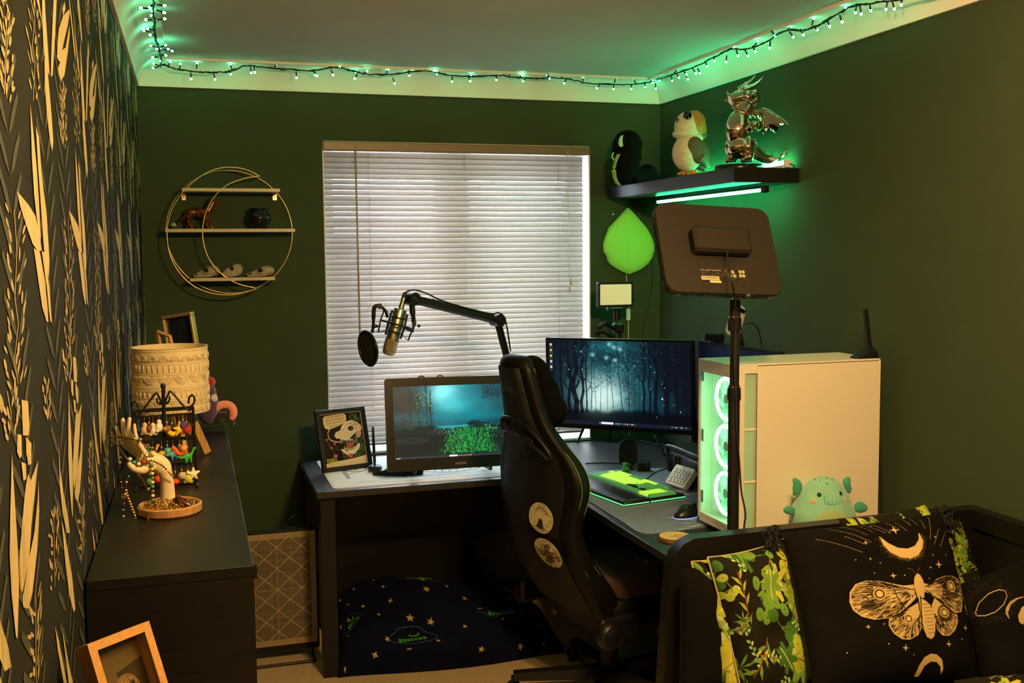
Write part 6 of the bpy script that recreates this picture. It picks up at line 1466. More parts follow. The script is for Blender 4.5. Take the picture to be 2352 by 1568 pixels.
def leaf_canvas(w, h, seed, sc_=1., n=46):
    c = Canvas(w, h, '#1d1b14'); rg = random.Random(seed); G = ('#7f9a2a', '#9aa832', '#5f8a34', '#b0b040', '#3f6a2c', '#a9b84a', '#6a8f3a')
    for i in range(n):
        x, y = rg.uniform(0, w), rg.uniform(0, h); k = rg.random(); col = rg.choice(G); a = rg.uniform(0, 6.28); s = rg.uniform(14, 30)*sc_
        R_ = lambda p: (x+p[0]*math.cos(a)-p[1]*math.sin(a), y+p[0]*math.sin(a)+p[1]*math.cos(a))
        if k < .30:   # sprig of slender leaves
            for j in range(6):
                t = (j-3)*s*.35; sd = 1 if j % 2 else -1
                c.poly([R_(q) for q in ((t, 0), (t+s*.18, sd*s*.22), (t+s*.62, sd*s*.5), (t+s*.42, sd*s*.14))], col)
            c.line([R_((-s*1.2, 0)), R_((s*1.1, 0))], 1.6*sc_, '#8a4a1c')
        elif k < .45:  # palm star
            for j in range(8): b = j*.785; c.poly([R_((0, 0)), R_((s*.55*math.cos(b-.16), s*.55*math.sin(b-.16))), R_((s*1.1*math.cos(b), s*1.1*math.sin(b))), R_((s*.55*math.cos(b+.16), s*.55*math.sin(b+.16)))], col)
        elif k < .62:  # round coins on stalks
            for j in range(5): px, py = rg.gauss(0, s*.8), rg.gauss(0, s*.8); q = R_((px, py)); c.line([(x, y), q], 1.4*sc_, '#6d7a2c'); c.ell(q[0], q[1], s*.36, s*.42, col, 1, rg.uniform(0, 3)); c.ell(q[0], q[1], s*.05, s*.05, '#3c4a1c')
        elif k < .80:  # monstera
            L = [(math.cos(b)*s*1.25*(1 if j % 3 else .55), math.sin(b)*s*1.05*(1 if j % 3 else .5)) for j, b in enumerate(np.linspace(0, 6.28, 21, False))]
            c.poly([R_(q) for q in L], col); c.line([R_((-s, 0)), R_((s, 0))], 1.6*sc_, '#c6c85c')
        else:          # pale little leaves in rows
            for j in range(9): t = (j-4)*s*.26; sd = 1 if j % 2 else -1; q = R_((t, sd*s*.16)); c.ell(q[0], q[1], s*.17, s*.10, rg.choice(('#9fc08a', '#b4cc94', '#86a86e')), 1, a+sd*.7)
            c.line([R_((-s*1.1, 0)), R_((s*1.1, 0))], 1.2*sc_, '#5f7a44')
    return c

# moth cushion: drawing traced in photograph pixels
Q = [(1795, 1222), (2160, 1178), (2255, 1572), (1872, 1602)]
MC = [P(*Q[0], Y=2.33), P(*Q[1], Y=2.36), P(*Q[2], Y=2.13), P(*Q[3], Y=2.10)]
def moth_canvas():
    N = 620; c = Canvas(N, N, '#0e0b09'); f = homog(Q, [(0, 0), (N, 0), (N, N), (0, N)])
    Z7 = lambda L: [f((1500+x/2.7606, 1050+y/2.7606)) for x, y in L]
    cr = '#c9ad74'; ink = '#241b12'; rg = random.Random(1)
    lf = [(1500, 880), (1440, 885), (1370, 870), (1300, 852), (1220, 850), (1160, 870), (1125, 920), (1125, 980), (1150, 1030), (1200, 1070), (1270, 1092), (1350, 1085), (1420, 1050), (1480, 1000), (1520, 960)]
    lh = [(1440, 1045), (1400, 1075), (1355, 1085), (1352, 1130), (1380, 1180), (1430, 1215), (1480, 1218), (1530, 1190), (1555, 1140), (1545, 1060), (1530, 990)]
    rf = [(1555, 870), (1620, 880), (1660, 840), (1730, 812), (1800, 805), (1860, 815), (1895, 850), (1905, 920), (1890, 980), (1850, 1030), (1790, 1045), (1740, 1030), (1680, 980), (1620, 940), (1570, 920)]
    rh = [(1640, 960), (1700, 1000), (1760, 1035), (1805, 1050), (1808, 1100), (1790, 1150), (1750, 1185), (1700, 1185), (1660, 1150), (1640, 1090), (1620, 1010)]
    ab = [(1535, 960), (1570, 970), (1610, 1000), (1640, 1060), (1648, 1150), (1640, 1195), (1620, 1212), (1590, 1200), (1565, 1150), (1550, 1060)]
    hd = [(1505, 840), (1520, 812), (1540, 818), (1560, 850), (1575, 900), (1570, 960), (1530, 960), (1505, 890)]
    for L in (lf, lh, rf, rh): c.poly(Z7(L), cr)
    def hatch(L, root, n, t0, t1):
        for i in range(n):
            k = rg.uniform(0, len(L)-1.01); i0 = int(k); e = np.array(L[i0])*(1-k+i0)+np.array(L[i0+1])*(k-i0); r = np.array(root)
            a = rg.uniform(t0, t1); b = min(a+rg.uniform(.05, .16), .97); c.line(Z7([tuple(r+(e-r)*a), tuple(r+(e-r)*b)]), rg.uniform(1.1, 2.0), ink)
    hatch(lf[3:13], (1510, 920), 520, .40, .95); hatch(rf[3:12], (1560, 900), 520, .40, .95); hatch(lh[1:9], (1530, 1000), 320, .40, .95); hatch(rh[2:9], (1620, 980), 320, .40, .95)
    hatch(lf, (1510, 920), 110, .1, .4); hatch(rf, (1560, 900), 110, .1, .4)
    for (x, y, r) in ((1240, 1000, 60), (1290, 940, 56)): c.ell(*Z7([(x, y)])[0], r*.49, r*.30, ink, .75, .3)
    for (x, y, r) in ((1790, 880, 70), (1712, 1050, 52)): c.ell(*Z7([(x, y)])[0], r*.57, r*.57, ink, .8)
    for (x, y, r) in ((1297, 935, 36), (1790, 870, 34), (1470, 1090, 26), (1710, 1045, 30)):
        q = Z7([(x, y)])[0]; k = .60
        c.ell(q[0], q[1], r*k, r*k*1.0, cr); c.ell(q[0], q[1], r*k*.78, r*k*.78, ink); c.ell(q[0], q[1], r*k*.56, r*k*.56, cr); c.ell(q[0], q[1], r*k*.22, r*k*.22, '#d8c290')
    for L in ([(1370, 870), (1400, 960), (1450, 1030)], [(1740, 820), (1720, 900), (1690, 970)]): c.line(Z7(L), 3.5, ink)
    c.poly(Z7(ab), cr); c.poly(Z7(hd), cr)
    for i in range(9): y = 1000+i*22; c.line(Z7([(1560+i*5, y), (1630+i*1.5, y-8)]), 2.2, ink, .7)
    c.line(Z7([(1548, 950), (1555, 1080), (1556, 1150)]), 4, ink)
    c.line(Z7([(1510, 812), (1495, 785), (1460, 775)]), 1.5, '#6a5a3c'); c.line(Z7([(1528, 812), (1530, 790), (1545, 770)]), 1.5, '#6a5a3c')
    mo = [(1313, 555), (1330, 620), (1370, 670), (1430, 705), (1490, 712), (1545, 690), (1578, 640), (1588, 590), (1565, 530), (1560, 580), (1530, 625), (1480, 645), (1420, 640), (1360, 605)]
    m2 = [(1562, 1430), (1568, 1370), (1590, 1320), (1630, 1297), (1670, 1300), (1710, 1330), (1733, 1385), (1730, 1415), (1710, 1370), (1680, 1345), (1640, 1343), (1605, 1370), (1590, 1430)]
    for i in range(420):
        k = rg.uniform(0, 7.99); i0 = int(k); e = np.array(mo[i0])*(1-k+i0)+np.array(mo[i0+1])*(k-i0); q = Z7([tuple(e+np.array([rg.gauss(0, 12), abs(rg.gauss(0, 12))]))])[0]; c.ell(q[0], q[1], 1.1, 1.1, '#8a764e', .8)
    c.poly(Z7(mo), cr); c.poly(Z7(m2), cr)
    for x, y, r in ((1425, 505, 30), (1225, 603, 15), (1685, 745, 22), (1385, 820, 18), (1235, 1135, 14), (1457, 1268, 20), (1750, 1235, 18), (1875, 1130, 18), (1680, 560, 12), (1918, 1035, 10), (1253, 708, 10), (1620, 768, 9)): q = Z7([(x, y)])[0]; c.star(q[0], q[1], r*.67, cr, 4, .1, .28)
    for x, y in ((1163, 715), (1313, 735), (1275, 800), (1605, 840), (1745, 680), (1645, 685), (1450, 820), (1845, 1200), (1353, 1243), (1517, 1307), (1325, 1120), (1300, 462), (1390, 525), (1120, 1290)): q = Z7([(x, y)])[0]; c.ell(q[0], q[1], 2.3, 2.3, cr)
    for a, b in (((955, 562), (1210, 668)), ((1112, 552), (1220, 615)), ((1040, 470), (1265, 603)), ((1125, 460), (1250, 548)), ((1220, 455), (1290, 520)), ((1255, 445), (1370, 530)), ((1310, 440), (1395, 525)), ((1395, 440), (1460, 500)), ((1455, 440), (1500, 520)), ((1510, 415), (1530, 480)), ((1555, 415), (1575, 480)), ((1620, 420), (1617, 510)), ((1685, 405), (1635, 585)), ((1725, 500), (1657, 620)), ((1805, 490), (1700, 632))):
        L = math.hypot(b[0]-a[0], b[1]-a[1]); n = int(L/17)
        for i in range(n): t0, t1 = i/n, (i+.6)/n; c.line(Z7([(a[0]+(b[0]-a[0])*t0, a[1]+(b[1]-a[1])*t0), (a[0]+(b[0]-a[0])*t1, a[1]+(b[1]-a[1])*t1)]), 1.8, '#a58f60')
    return c
def leafc(px, Ys): return [P(x, y, Y=Y_) for (x, y), Y_ in zip(px, Ys)]
cream_pipe = mat('cream_piping', H('#a39a6a'), .85)
m_leafback = mat('dark_leaf_back', H('#2a3318'), .9)
pillow('cushion', 'plain black cushion at the left end of the daybed', leafc([(1560, 1305), (1790, 1270), (1850, 1600), (1556, 1620)], [2.39, 2.40, 2.30, 2.30]), .10, Canvas(60, 60, '#0c0a09'), m_charc, group=None, seed=9, wr=.004)
pillow('cushion', 'green leaf print cushion behind the other leaf cushion, pale edge showing', leafc([(1588, 1290), (1770, 1250), (1830, 1590), (1662, 1640)], [2.40, 2.42, 2.29, 2.26]), .13, leaf_canvas(260, 300, 21, 1.5, 60), m_leafback, seed=3, piping=cream_pipe, wr=.010)
pillow('cushion', 'green leaf print cushion leaning left of the moth cushion', leafc([(1625, 1280), (1812, 1232), (1885, 1600), (1718, 1660)], [2.36, 2.39, 2.25, 2.20]), .14, leaf_canvas(340, 380, 5, 1.75, 62), m_leafback, seed=4, piping=cream_pipe, wr=.011)
pillow('cushion', 'green leaf print cushion half hidden at the right of the moth cushion', leafc([(1925, 1190), (2125, 1158), (2285, 1480), (2050, 1540)], [2.405, 2.405, 2.30, 2.30]), .12, leaf_canvas(320, 340, 8, 1.0, 110), m_leafback, seed=6, wr=.006)
pillow('cushion', 'narrow strip of dark green leaf print cushion by the side frame', leafc([(2085, 1205), (2205, 1190), (2272, 1385), (2130, 1405)], [2.43, 2.43, 2.39, 2.39]), .05, leaf_canvas(200, 260, 31, .8, 80), m_leafback, seed=16, wr=.004)
pillow('cushion', 'black cushion printed with a cream moth, crescent moon and stars', MC, .16, moth_canvas(), m_charc, seed=1, tassels=(0, 1), wr=.008, pinch=.03)
def moons_canvas(Qm):
    c = Canvas(260, 260, '#0c0a09'); f = homog(Qm, [(0, 0), (260, 0), (260, 260), (0, 260)]); cr = '#a89468'
    Z7 = lambda L: [f((1500+x/2.7606, 1050+y/2.7606)) for x, y in L]
    c.line(Z7([(2010+0, 1000), (2030, 940), (2080, 890), (2140, 865), (2180, 872), (2192, 905), (2170, 960), (2120, 1005), (2060, 1025), (2020, 1020), (2010, 1000)]), 2, cr)
    c.poly(Z7([(2320, 905), (2260, 915), (2210, 940), (2182, 985), (2180, 1020), (2205, 1055), (2195, 1010), (2215, 960), (2260, 925)]), cr)
    c.poly(Z7([(2400, 930), (2330, 945), (2280, 980), (2258, 1030), (2265, 1070), (2290, 1085), (2300, 1040), (2340, 1000), (2400, 985)]), cr)
    rg = random.Random(3); q0 = np.array([2100, 945])
    for i in range(50): a = i*.1257; c.line(Z7([tuple(q0+np.array([110*math.cos(a), 90*math.sin(a)])), tuple(q0+np.array([rg.uniform(130, 180)*math.cos(a), rg.uniform(110, 150)*math.sin(a)]))]), .8, '#3a3022')
    return c
Qm = [(2205, 1340), (2400, 1255), (2480, 1540), (2270, 1640)]
pillow('cushion', 'dark cushion printed with moon phases at the right edge', leafc(Qm, [2.18, 2.14, 1.98, 2.02]), .13, moons_canvas(Qm), m_charc, seed=12, wr=.006)
# leaf print throw folded on the mattress at the lower right
tq = leafc([(2190, 1562), (2400, 1545), (2460, 1700), (2240, 1760)], [1.95, 1.9, 1.75, 1.78])
pillow('throw_blanket', 'green leaf print throw lying at the bottom right corner', tq, .08, leaf_canvas(160, 160, 15, 1., 30), m_leafback, cat='blanket', seed=15)

# ------------------------------------------------------------------ teal plush monster
def plush():
    Yp = 2.78; c0 = P(1890, 1150, Y=Yp); o = thing('monster_plush', 'teal round plush monster with ear fins beside the white tower', 'plush toy', (c0.x, Yp, DZ))
    m = mat('teal_plush', H('#8ccdb6'), .95, sheen=.4, noise=.15, nscale=25, bump=.3, bscale=500); md = mat('deep_teal_plush', H('#3f9f8a'), .95, sheen=.3)
    def p(x, y, d=0.): return P(x, y, Y=Yp)+V(-.3, -.95, 0)*d
    R = lambda n: n/820.; b = MB()
    top = P(1890, 1092, Y=Yp).z; zc = (top+DZ)/2
    b.ell((c0.x, Yp, DZ+.085), (R(86), R(72), .085), 24, 16); b.ell((c0.x, Yp, top-.085), (R(64), R(58), .085), 24, 16); b.ell((c0.x, Yp, zc), (R(77), R(66), .09), 24, 16)
    organic(b, 'body', m, o, .006, 8, world=True)
    for pts in ([(1848, 1110), (1832, 1098), (1822, 1094), (1818, 1104), (1824, 1112), (1818, 1120), (1822, 1128), (1818, 1140), (1838, 1140)], [(1932, 1104), (1940, 1096), (1950, 1092), (1956, 1100), (1952, 1110), (1958, 1120), (1955, 1132), (1948, 1136), (1940, 1122)]):
        q = [p(x, y) for x, y in pts]; cen = sum(q, Vector())/len(q); nn = V(-.3, -.95, 0)*.010
        mb = MB(); N = len(q); mb._add([v+nn*.3 for v in q]+[v-nn*.3 for v in q]+[cen+nn*1.4, cen-nn*1.2], [(i, (i+1) % N, 2*N) for i in range(N)]+[(N+(i+1) % N, N+i, 2*N+1) for i in range(N)]+[(i, N+i, N+(i+1) % N, (i+1) % N) for i in range(N)])
        mb.build('ear_fin', md, o, world=True, smooth=True, sub=1)
    for pts in ([(1824, 1162), (1812, 1156), (1800, 1158), (1792, 1168), (1800, 1176), (1814, 1180), (1824, 1176)], [(1954, 1160), (1962, 1146), (1978, 1148), (1992, 1160), (1988, 1170), (1972, 1176), (1958, 1172)]):
        q = [p(x, y, .02) for x, y in pts]; cen = sum(q, Vector())/len(q); nn = V(-.3, -.95, 0)*.012; N = len(q)
        mb = MB(); mb._add([v+nn*.4 for v in q]+[v-nn*.4 for v in q]+[cen+nn, cen-nn], [(i, (i+1) % N, 2*N) for i in range(N)]+[(N+(i+1) % N, N+i, 2*N+1) for i in range(N)]+[(i, N+i, N+(i+1) % N, (i+1) % N) for i in range(N)])
        mb.build('wing', md, o, world=True, smooth=True, sub=1)
    from mathutils.bvhtree import BVHTree
    body = [c for c in o.children if c.name.startswith('body')][0]; bv = BVHTree.FromPolygons([_wm(o) @ v.co for v in body.data.vertices], [tuple(f.vertices) for f in body.data.polygons])
    def disc(x, y, rx, rz, mm, name, th=.0025):
        r = _ray(x, y); h = bv.ray_cast(V(0, 0, HC), r)
        if h[0] is None: return
        MB().ell((0, 0, 0), (R(rx), R(rz), th), 16, 6).build(name, mm, o, world=False, smooth=True).matrix_basis = _wm(o).inverted() @ (Matrix.Translation(h[0]) @ h[1].to_track_quat('Z', 'Y').to_matrix().to_4x4())
    eb = mat('embroidery_black', (.01, .008, .008), .6); pk = mat('cheek_peach', H('#e8a67c'), .8)
    disc(1881.5, 1136, 5.5, 6, eb, 'eye'); disc(1931, 1133, 4.2, 6, eb, 'eye'); disc(1868, 1151, 7.5, 5.5, pk, 'cheek'); disc(1942, 1146, 4, 5, pk, 'cheek')
    for x, y, r in ((1899, 1098, 4), (1911, 1101, 3.6), (1899, 1110, 4), (1886, 1098, 2.2), (1914, 1107, 2), (1872, 1101, 4), (1883, 1106, 2), (1905, 1093, 2)): disc(x, y, r, r*.8, md, 'spot', .0018)
    bp = []
    for x, y in ((1893, 1140), (1894, 1150), (1897, 1157), (1901, 1158), (1903, 1149), (1905, 1158), (1910, 1159), (1912, 1150), (1915, 1158), (1919, 1158), (1921, 1150), (1925, 1156), (1928, 1155), (1929, 1147)):
        h = bv.ray_cast(V(0, 0, HC), _ray(x, y)); 
        if h[0]: bp.append(h[0]+h[1]*.0008)
    MB().tube(bp, .0011, 5).build('mouth_stitch', md, o, world=True)
    bl = mat('belly_cream', H('#a8c48e'), .95, sheen=.3); bq = []
    c_ = V(0, 0, HC)
    rim = [(1870, 1197), (1878, 1186), (1890, 1176), (1904, 1171), (1920, 1171), (1934, 1177), (1944, 1185), (1950, 1200), (1945, 1225), (1925, 1240), (1895, 1240), (1875, 1222)]
    hit = [bv.ray_cast(c_, _ray(x, y)) for x, y in rim+[(1910, 1205)]]; hit = [h[0]+h[1]*.004 for h in hit if h[0]]
    if len(hit) > 6: N = len(hit)-1; MB()._add(hit, [(i, (i+1) % N, N) for i in range(N)]).build('belly_patch', bl, o, world=True, smooth=True)
plush()

# ------------------------------------------------------------------ starry pet bed under the desk
def pet_bed():
    o = thing('pet_bed', 'navy pet cushion printed with yellow stars under the desk', 'pet bed', (.95, 4.3, 0))
    W, Hh = 520, 300; c = Canvas(W, Hh, '#0d1028'); rg = random.Random(10)
    n = c.noise(60, 60, .5, 2); c.a *= (1+n[..., None]); seen = []
    x0, x1, y0, y1 = .50, 1.43, 3.97, 4.60
    def uv(px, py, z): q = P(px, py, Z=z); return ((q.x-x0)/(x1-x0)*W, (y1-q.y)/(y1-y0)*Hh)
    for i in range(70):
        for _ in range(20):
            u, v = rg.uniform(8, W-8), rg.uniform(8, Hh-8)
            if all(math.hypot(u-q[0], v-q[1]) > 30 for q in seen): break
        seen.append((u, v)); c.star(u, v, rg.choice((3.5, 4, 5, 6, 7)), '#c9aa58', rg.choice((4, 5, 5)), rg.uniform(0, 1))
    for (u, v, a) in ((120, 60, .3), (300, 50, -.2), (420, 110, .5), (230, 130, 0), (90, 190, -.4), (340, 215, .2), (200, 240, -.1), (460, 230, .6)):
        ca, sa = math.cos(a), math.sin(a); R_ = lambda p: (u+p[0]*ca-p[1]*sa, v+p[0]*sa+p[1]*ca)
        c.line([R_((34*math.cos(t)*(1+.25*math.sin(3*t)), 20*math.sin(t))) for t in np.linspace(0, 6.28, 24)], 1.4, '#3a4a74')
        for k in range(7): x = -22+k*6.5; c.poly([R_(q) for q in ((x, 6-k*.8), (x+4.6, 6-k*.8), (x+5.4, 15-k*.9), (x+.6, 16-k*.9))], '#3f9a3a')
        c.line([R_((6+8*math.cos(t), -8+5*math.sin(t))) for t in np.linspace(0, 2.6, 8)], 2, '#56b04a')
    rgn = np.random.default_rng(4); ph = rgn.uniform(0, 6.28, 10); fr = rgn.uniform(4, 14, (10, 2))
    def fn(u, v):
        a, b = 2*u-1, 2*v-1; e = np.clip(np.cos(a*1.5708), 0, 1)**.5*np.clip(np.cos(b*1.5708), 0, 1)**.55; a = np.sin(a*1.5708); b = np.sin(b*1.5708)
        w = sum(np.sin(fr[i, 0]*u+fr[i, 1]*v*(1 if i % 2 else -1)+ph[i]) for i in range(10))/10
        hgt = (.195+.03*np.sin(u*5+.6)+.07*w)*e+.004; hgt *= (1+.3*(1-v)); hgt += .012*np.sin(u*23+6*w)*np.sin(v*17+5*w)*e
        xx = x0+(x1-x0)*(.5+a*.5*(1-.04*(1-b*b)*a*a))+.012*w; yy = y1-(y1-y0)*(.5+b*.5*(1-.05*a*a*b*b))+.015*np.sin(u*9)*b-(u-.5)*.05*v
        return np.stack([xx, yy, np.maximum(hgt, .003)], 1)
    me = c.mesh('cover', fn, mat('printed_fleece', rough=.95, attr='print', spec=.1, bump=.3, bscale=400)); me.transform(_wm(o).inverted())
    ob = bpy.data.objects.new('cover', me); COL.objects.link(ob); ob.parent = o
    MB().bb((x0+.05, y0+.05, .001), (x1-.05, y1-.05, .03), bev=.012).build('base_pad', mat('bed_base_cloth', (.02, .018, .02), .95), o, world=True)
pet_bed()

# ------------------------------------------------------------------ fabric fronted panel by the desk leg
def fabric_panel():
    Yp = 4.265; xr = P(727, 1350, Y=Yp).x; zt = P(720, 1217, Y=Yp).z; zb = P(728, 1472, Y=Yp).z; xl = xr-.42
    o = thing('fabric_panel', 'upright fabric panel with pale diamond lines on a black foot', 'panel', ((xl+xr)/2, Yp+.02, 0))
    MB().bb((xl-.008, Yp+.002, zb-.03), (xr+.008, Yp+.03, zt+.012), bev=.006).build('frame', m_black, o, world=True)
    c = Canvas(240, 300, '#6e634e'); rg = np.random.default_rng(2)
    c.a *= (.72+.5*rg.random((300, 1, 1)))*(.72+.5*rg.random((1, 240, 1)))
    pl = '#b5a27c'; st = 56
    for i in range(-8, 12):
        c.line([(i*st, 0), (i*st+300, 300)], 1.8, pl, .8); c.line([(i*st, 300), (i*st+300, 0)], 1.8, pl, .8)
    c.line([(150, 0), (150, 300)], 1.8, pl, .8); c.line([(38, 0), (38, 300)], 1.8, pl, .8); c.line([(0, 150), (240, 150)], 1.8, pl, .8)
    for m_ in ((c.X < 13), (c.X > 226), (c.Y < 16), (c.Y > 283)): c.put(m_, '#a8946c', .8)
    c.flat('fabric_front', mat('woven_fabric', rough=.95, attr='print'), o, (xl, Yp, zt), (xr-xl, 0, 0), (0, 0, zb-zt), world=True)
    fb = P(722, 1511, Z=.006)
    for x in (xl+.03, xr-.02): MB().tube([(x, Yp+.015, zb), (x, Yp+.015, .012), (x, fb.y-.03, .008)], .006, 8).build('foot_tube', m_blackm, o, world=True, auto=40)
    MB().tube([(xl+.03, fb.y-.03, .008), (xr-.02, fb.y-.03, .008)], .006, 8).build('foot_bar', m_blackm, o, world=True, auto=40)
    MB().tube(spline([(xr-.13, Yp+.02, zt+.01), (xr-.09, Yp+.03, zt+.055), (xr-.04, Yp+.04, zt+.05), (xr-.0, Yp+.05, zt+.0), (xr+.012, Yp+.05, .3)], 5), .003, 6).build('cable', m_cord, o, world=True, smooth=True)
    MB().box((xr-.10, Yp+.015, zt+.016), (.05, .02, .01), bev=.004).build('top_knob', m_black, o, world=True)
fabric_panel()
# ------------------------------------------------------------------ things on the left bookcases
CT = 1.11
def embossed_lamp():
    c = V(-.064, 2.95, 0); r = .0985; zb, zt = 1.243, 1.417
    o = thing('table_lamp', 'cream embossed drum shade lamp on wooden tripod legs', 'lamp', (c.x, c.y, CT))
    m = mat('embossed_cream', H('#d9c9a2'), .45, noise=.08, nscale=30)
    MB().lathe([(r, zb), (r, zt), (r+.0018, zt+.002), (r-.004, zt+.002), (r-.004, zb), (r, zb)], c, 64).build('shade', m, o, world=True, auto=40)
    def S(th, z, d=0.0012): return c+V((r+d)*math.cos(th), (r+d)*math.sin(th), z)
    h = zt-zb; Z = lambda f: zt-f*h
    for f in (.02, .185, .215, .345, .375, .57, .60, .63, .735, .765, .84, .86, .985):
        MB().tube([S(a, Z(f), .0) for a in np.linspace(0, 2*math.pi, 64, False)], .0014, 5, closed=True).build('ridge', m, o, world=True, smooth=True)
    def row(name, fc, n, fn):
        mb = MB()
        for k in range(n): fn(mb, 2*math.pi*k/n)
        mb.build(name, m, o, world=True, smooth=True, kind='stuff')
    def arcs(f0, rad, up, rs):
        def g(mb, th):
            for q in rs:
                mb.tube([S(th+rad*q*math.cos(a)/r, Z(f0)+up*rad*q*1.15*math.sin(a)) for a in np.linspace(0, math.pi, 9)], .0013, 4)
        return g
    row('arch_row', 0, 22, arcs(.175, .0125, 1, (1, .68, .36)))
    row('bar_row', 0, 44, lambda mb, th: mb.tube([S(th, Z(.23)), S(th, Z(.335))], .0015, 4))
    row('loop_row', 0, 15, arcs(.39, .0185, -1, (1, .74, .46)))
    row('dot_row', 0, 60, lambda mb, th: mb.ell(S(th, Z(.615)), .0014, 5, 4))
    row('bar_row', 0, 44, lambda mb, th: mb.tube([S(th, Z(.64)), S(th, Z(.725))], .0015, 4))
    row('loop_row', 0, 30, arcs(.775, .009, -1, (1, .5)))
    row('arch_row', 0, 26, arcs(.97, .0105, 1, (1, .55)))
    row('seed_row', 0, 30, lambda mb, th: mb.ell(S(th, Z(.42)), .002, 5, 4))
    MB().cyl((c.x, c.y, zb+.02), (c.x, c.y, zb+.09), .018).build('bulb_socket', m_white, o, world=True, auto=40)
    MB().lathe([(0, zb+.006), (.05, zb+.006), (.05, zb+.018), (0, zb+.018)], (c.x, c.y, 0), 20).build('leg_plate', m_wood, o, world=True)
    for t in ((.026, 2.985), (-.03, 2.87), (-.15, 2.99)):
        f = V(t[0], t[1], CT); a = V(c.x+(f.x-c.x)*.4, c.y+(f.y-c.y)*.4, zb+.012); u = (f-a)
        MB().box((a+f)/2+V(0, 0, .004), (.012, .021, u.length-.004), M=u.to_track_quat('Z', 'Y').to_matrix(), bev=.002).build('leg', m_wood, o, world=True)
embossed_lamp()

def gold_frames():
    TL, TR = P(357, 731, Y=3.37), P(425, 720, Y=3.30); BR = P(462, 840, Y=3.27)
    ex = TR-TL; up = (TR-BR); Mx = frame(TL+(BR-TR), ex, up); w = ex.length; h = up.length
    h = .19; Mx = frame(TL-(TR-BR).normalized()*h, ex, up)
    k = .0
    o = thing('picture_frame', 'slim gold framed dark mirror leaning behind the embossed lamp', 'picture frame', M=Mx); t = .010
    for lo, hi in (((0, 0, -.004), (w, t, .014)), ((0, h-t, -.004), (w, h, .014)), ((0, t, -.004), (t, h-t, .014)), ((w-t, t, -.004), (w, h-t, .014))): MB().bb(lo, hi, bev=.002).build('frame_bar', mat('gilt_wood', (.45, .33, .15), .35, metal=.6), o)
    MB().bb((t, t, -.004), (w-t, h-t, .002)).build('dark_glass', mat('night_glass', (.012, .018, .028), .12, noise=.6, nscale=30), o)
    # foot of the frame standing on the bookcase
    b = Mx @ V(w/2, 0, -.01); MB().tube([b, (b.x-.01, b.y+.02, CT+.006)], .006, 8).tube([Mx @ V(w*.2, 0, 0), ((Mx @ V(w*.2, 0, 0)).x, (Mx @ V(w*.2, 0, 0)).y, CT+.004)], .005, 8).build('easel_foot', m_wood, o, world=True)
    A, B = P(362, 762, Y=3.22), P(390, 772, Y=3.20)
    o2 = thing('picture_frame', 'small wooden frame corner standing just behind the lamp shade', 'picture frame', (A.x+.03, 3.22, CT))
    MB().tube([A, B, P(404, 830, Y=3.20)], .0065, 4).build('frame_bar', m_wood, o2, world=True); MB().tube([A, P(385, 900, Y=3.24), (A.x+.05, 3.24, CT+.006)], .0065, 4).build('frame_bar', m_wood, o2, world=True)
    MB().tube([P(404, 830, Y=3.20), (B.x+.07, 3.20, CT+.006)], .0065, 4).build('frame_bar', m_wood, o2, world=True)
gold_frames()

def crochet():
    Y = 3.40; o = thing('crochet_toy', 'purple crochet toy with pink curled arm behind the lamp', 'crochet toy', (.05, Y, CT))
    p = lambda x, y, d=0.: P(x, y, Y=Y)+V(0, -d, 0)
    wool = lambda n, c: mat(n, H(c), .95, sheen=.4, bump=.9, bscale=260)
    pu, pk, bk, wh, rd = wool('purple_wool', '#4a2f6a'), wool('pink_wool', '#e8927c'), wool('black_wool', '#120d18'), wool('white_wool', '#c9c4d8'), wool('red_wool', '#b0234a')
    R = lambda n: n/690.
    b = MB(); b.ell(p(478, 935), (R(24), R(24), R(38)), 16, 12); b.ell(p(476, 905), (R(20), R(20), R(28)), 16, 12); organic(b, 'body', pu, o, .004, 4, world=True)
    MB().ell(p(484, 877), (R(10), R(10), R(11)), 14, 10).build('hat', rd, o, world=True, smooth=True)
    MB().ell(p(489, 913, .01), (R(10), R(14), R(11)), 14, 10).build('collar', wh, o, world=True, smooth=True)
    b = MB().tube(spline([p(492, 938, .01), p(508, 929, .01), p(524, 929, .01), p(534, 938, .01), p(535, 952, .01), p(529, 962, .01)], 4), [R(9), R(9), R(9), R(9), R(9), R(9), R(9), R(9), R(9), R(9), R(9), R(9), R(9), R(9), R(9), R(9), R(8.5), R(8), R(7), R(6), R(4)], 10); b.build('curled_arm', pk, o, world=True, smooth=True)
    b = MB().tube(spline([p(490, 952), p(505, 956), p(520, 955), p(530, 966), p(535, 978)], 4), [R(14), R(13), R(13), R(12), R(12), R(11), R(11), R(10), R(10), R(10), R(10), R(9), R(8), R(8), R(7), R(6), R(4)], 10); b.ell(p(500, 958), (R(18), R(16), R(13)), 12, 8); organic(b, 'leg', bk, o, .004, 3, world=True)
crochet()

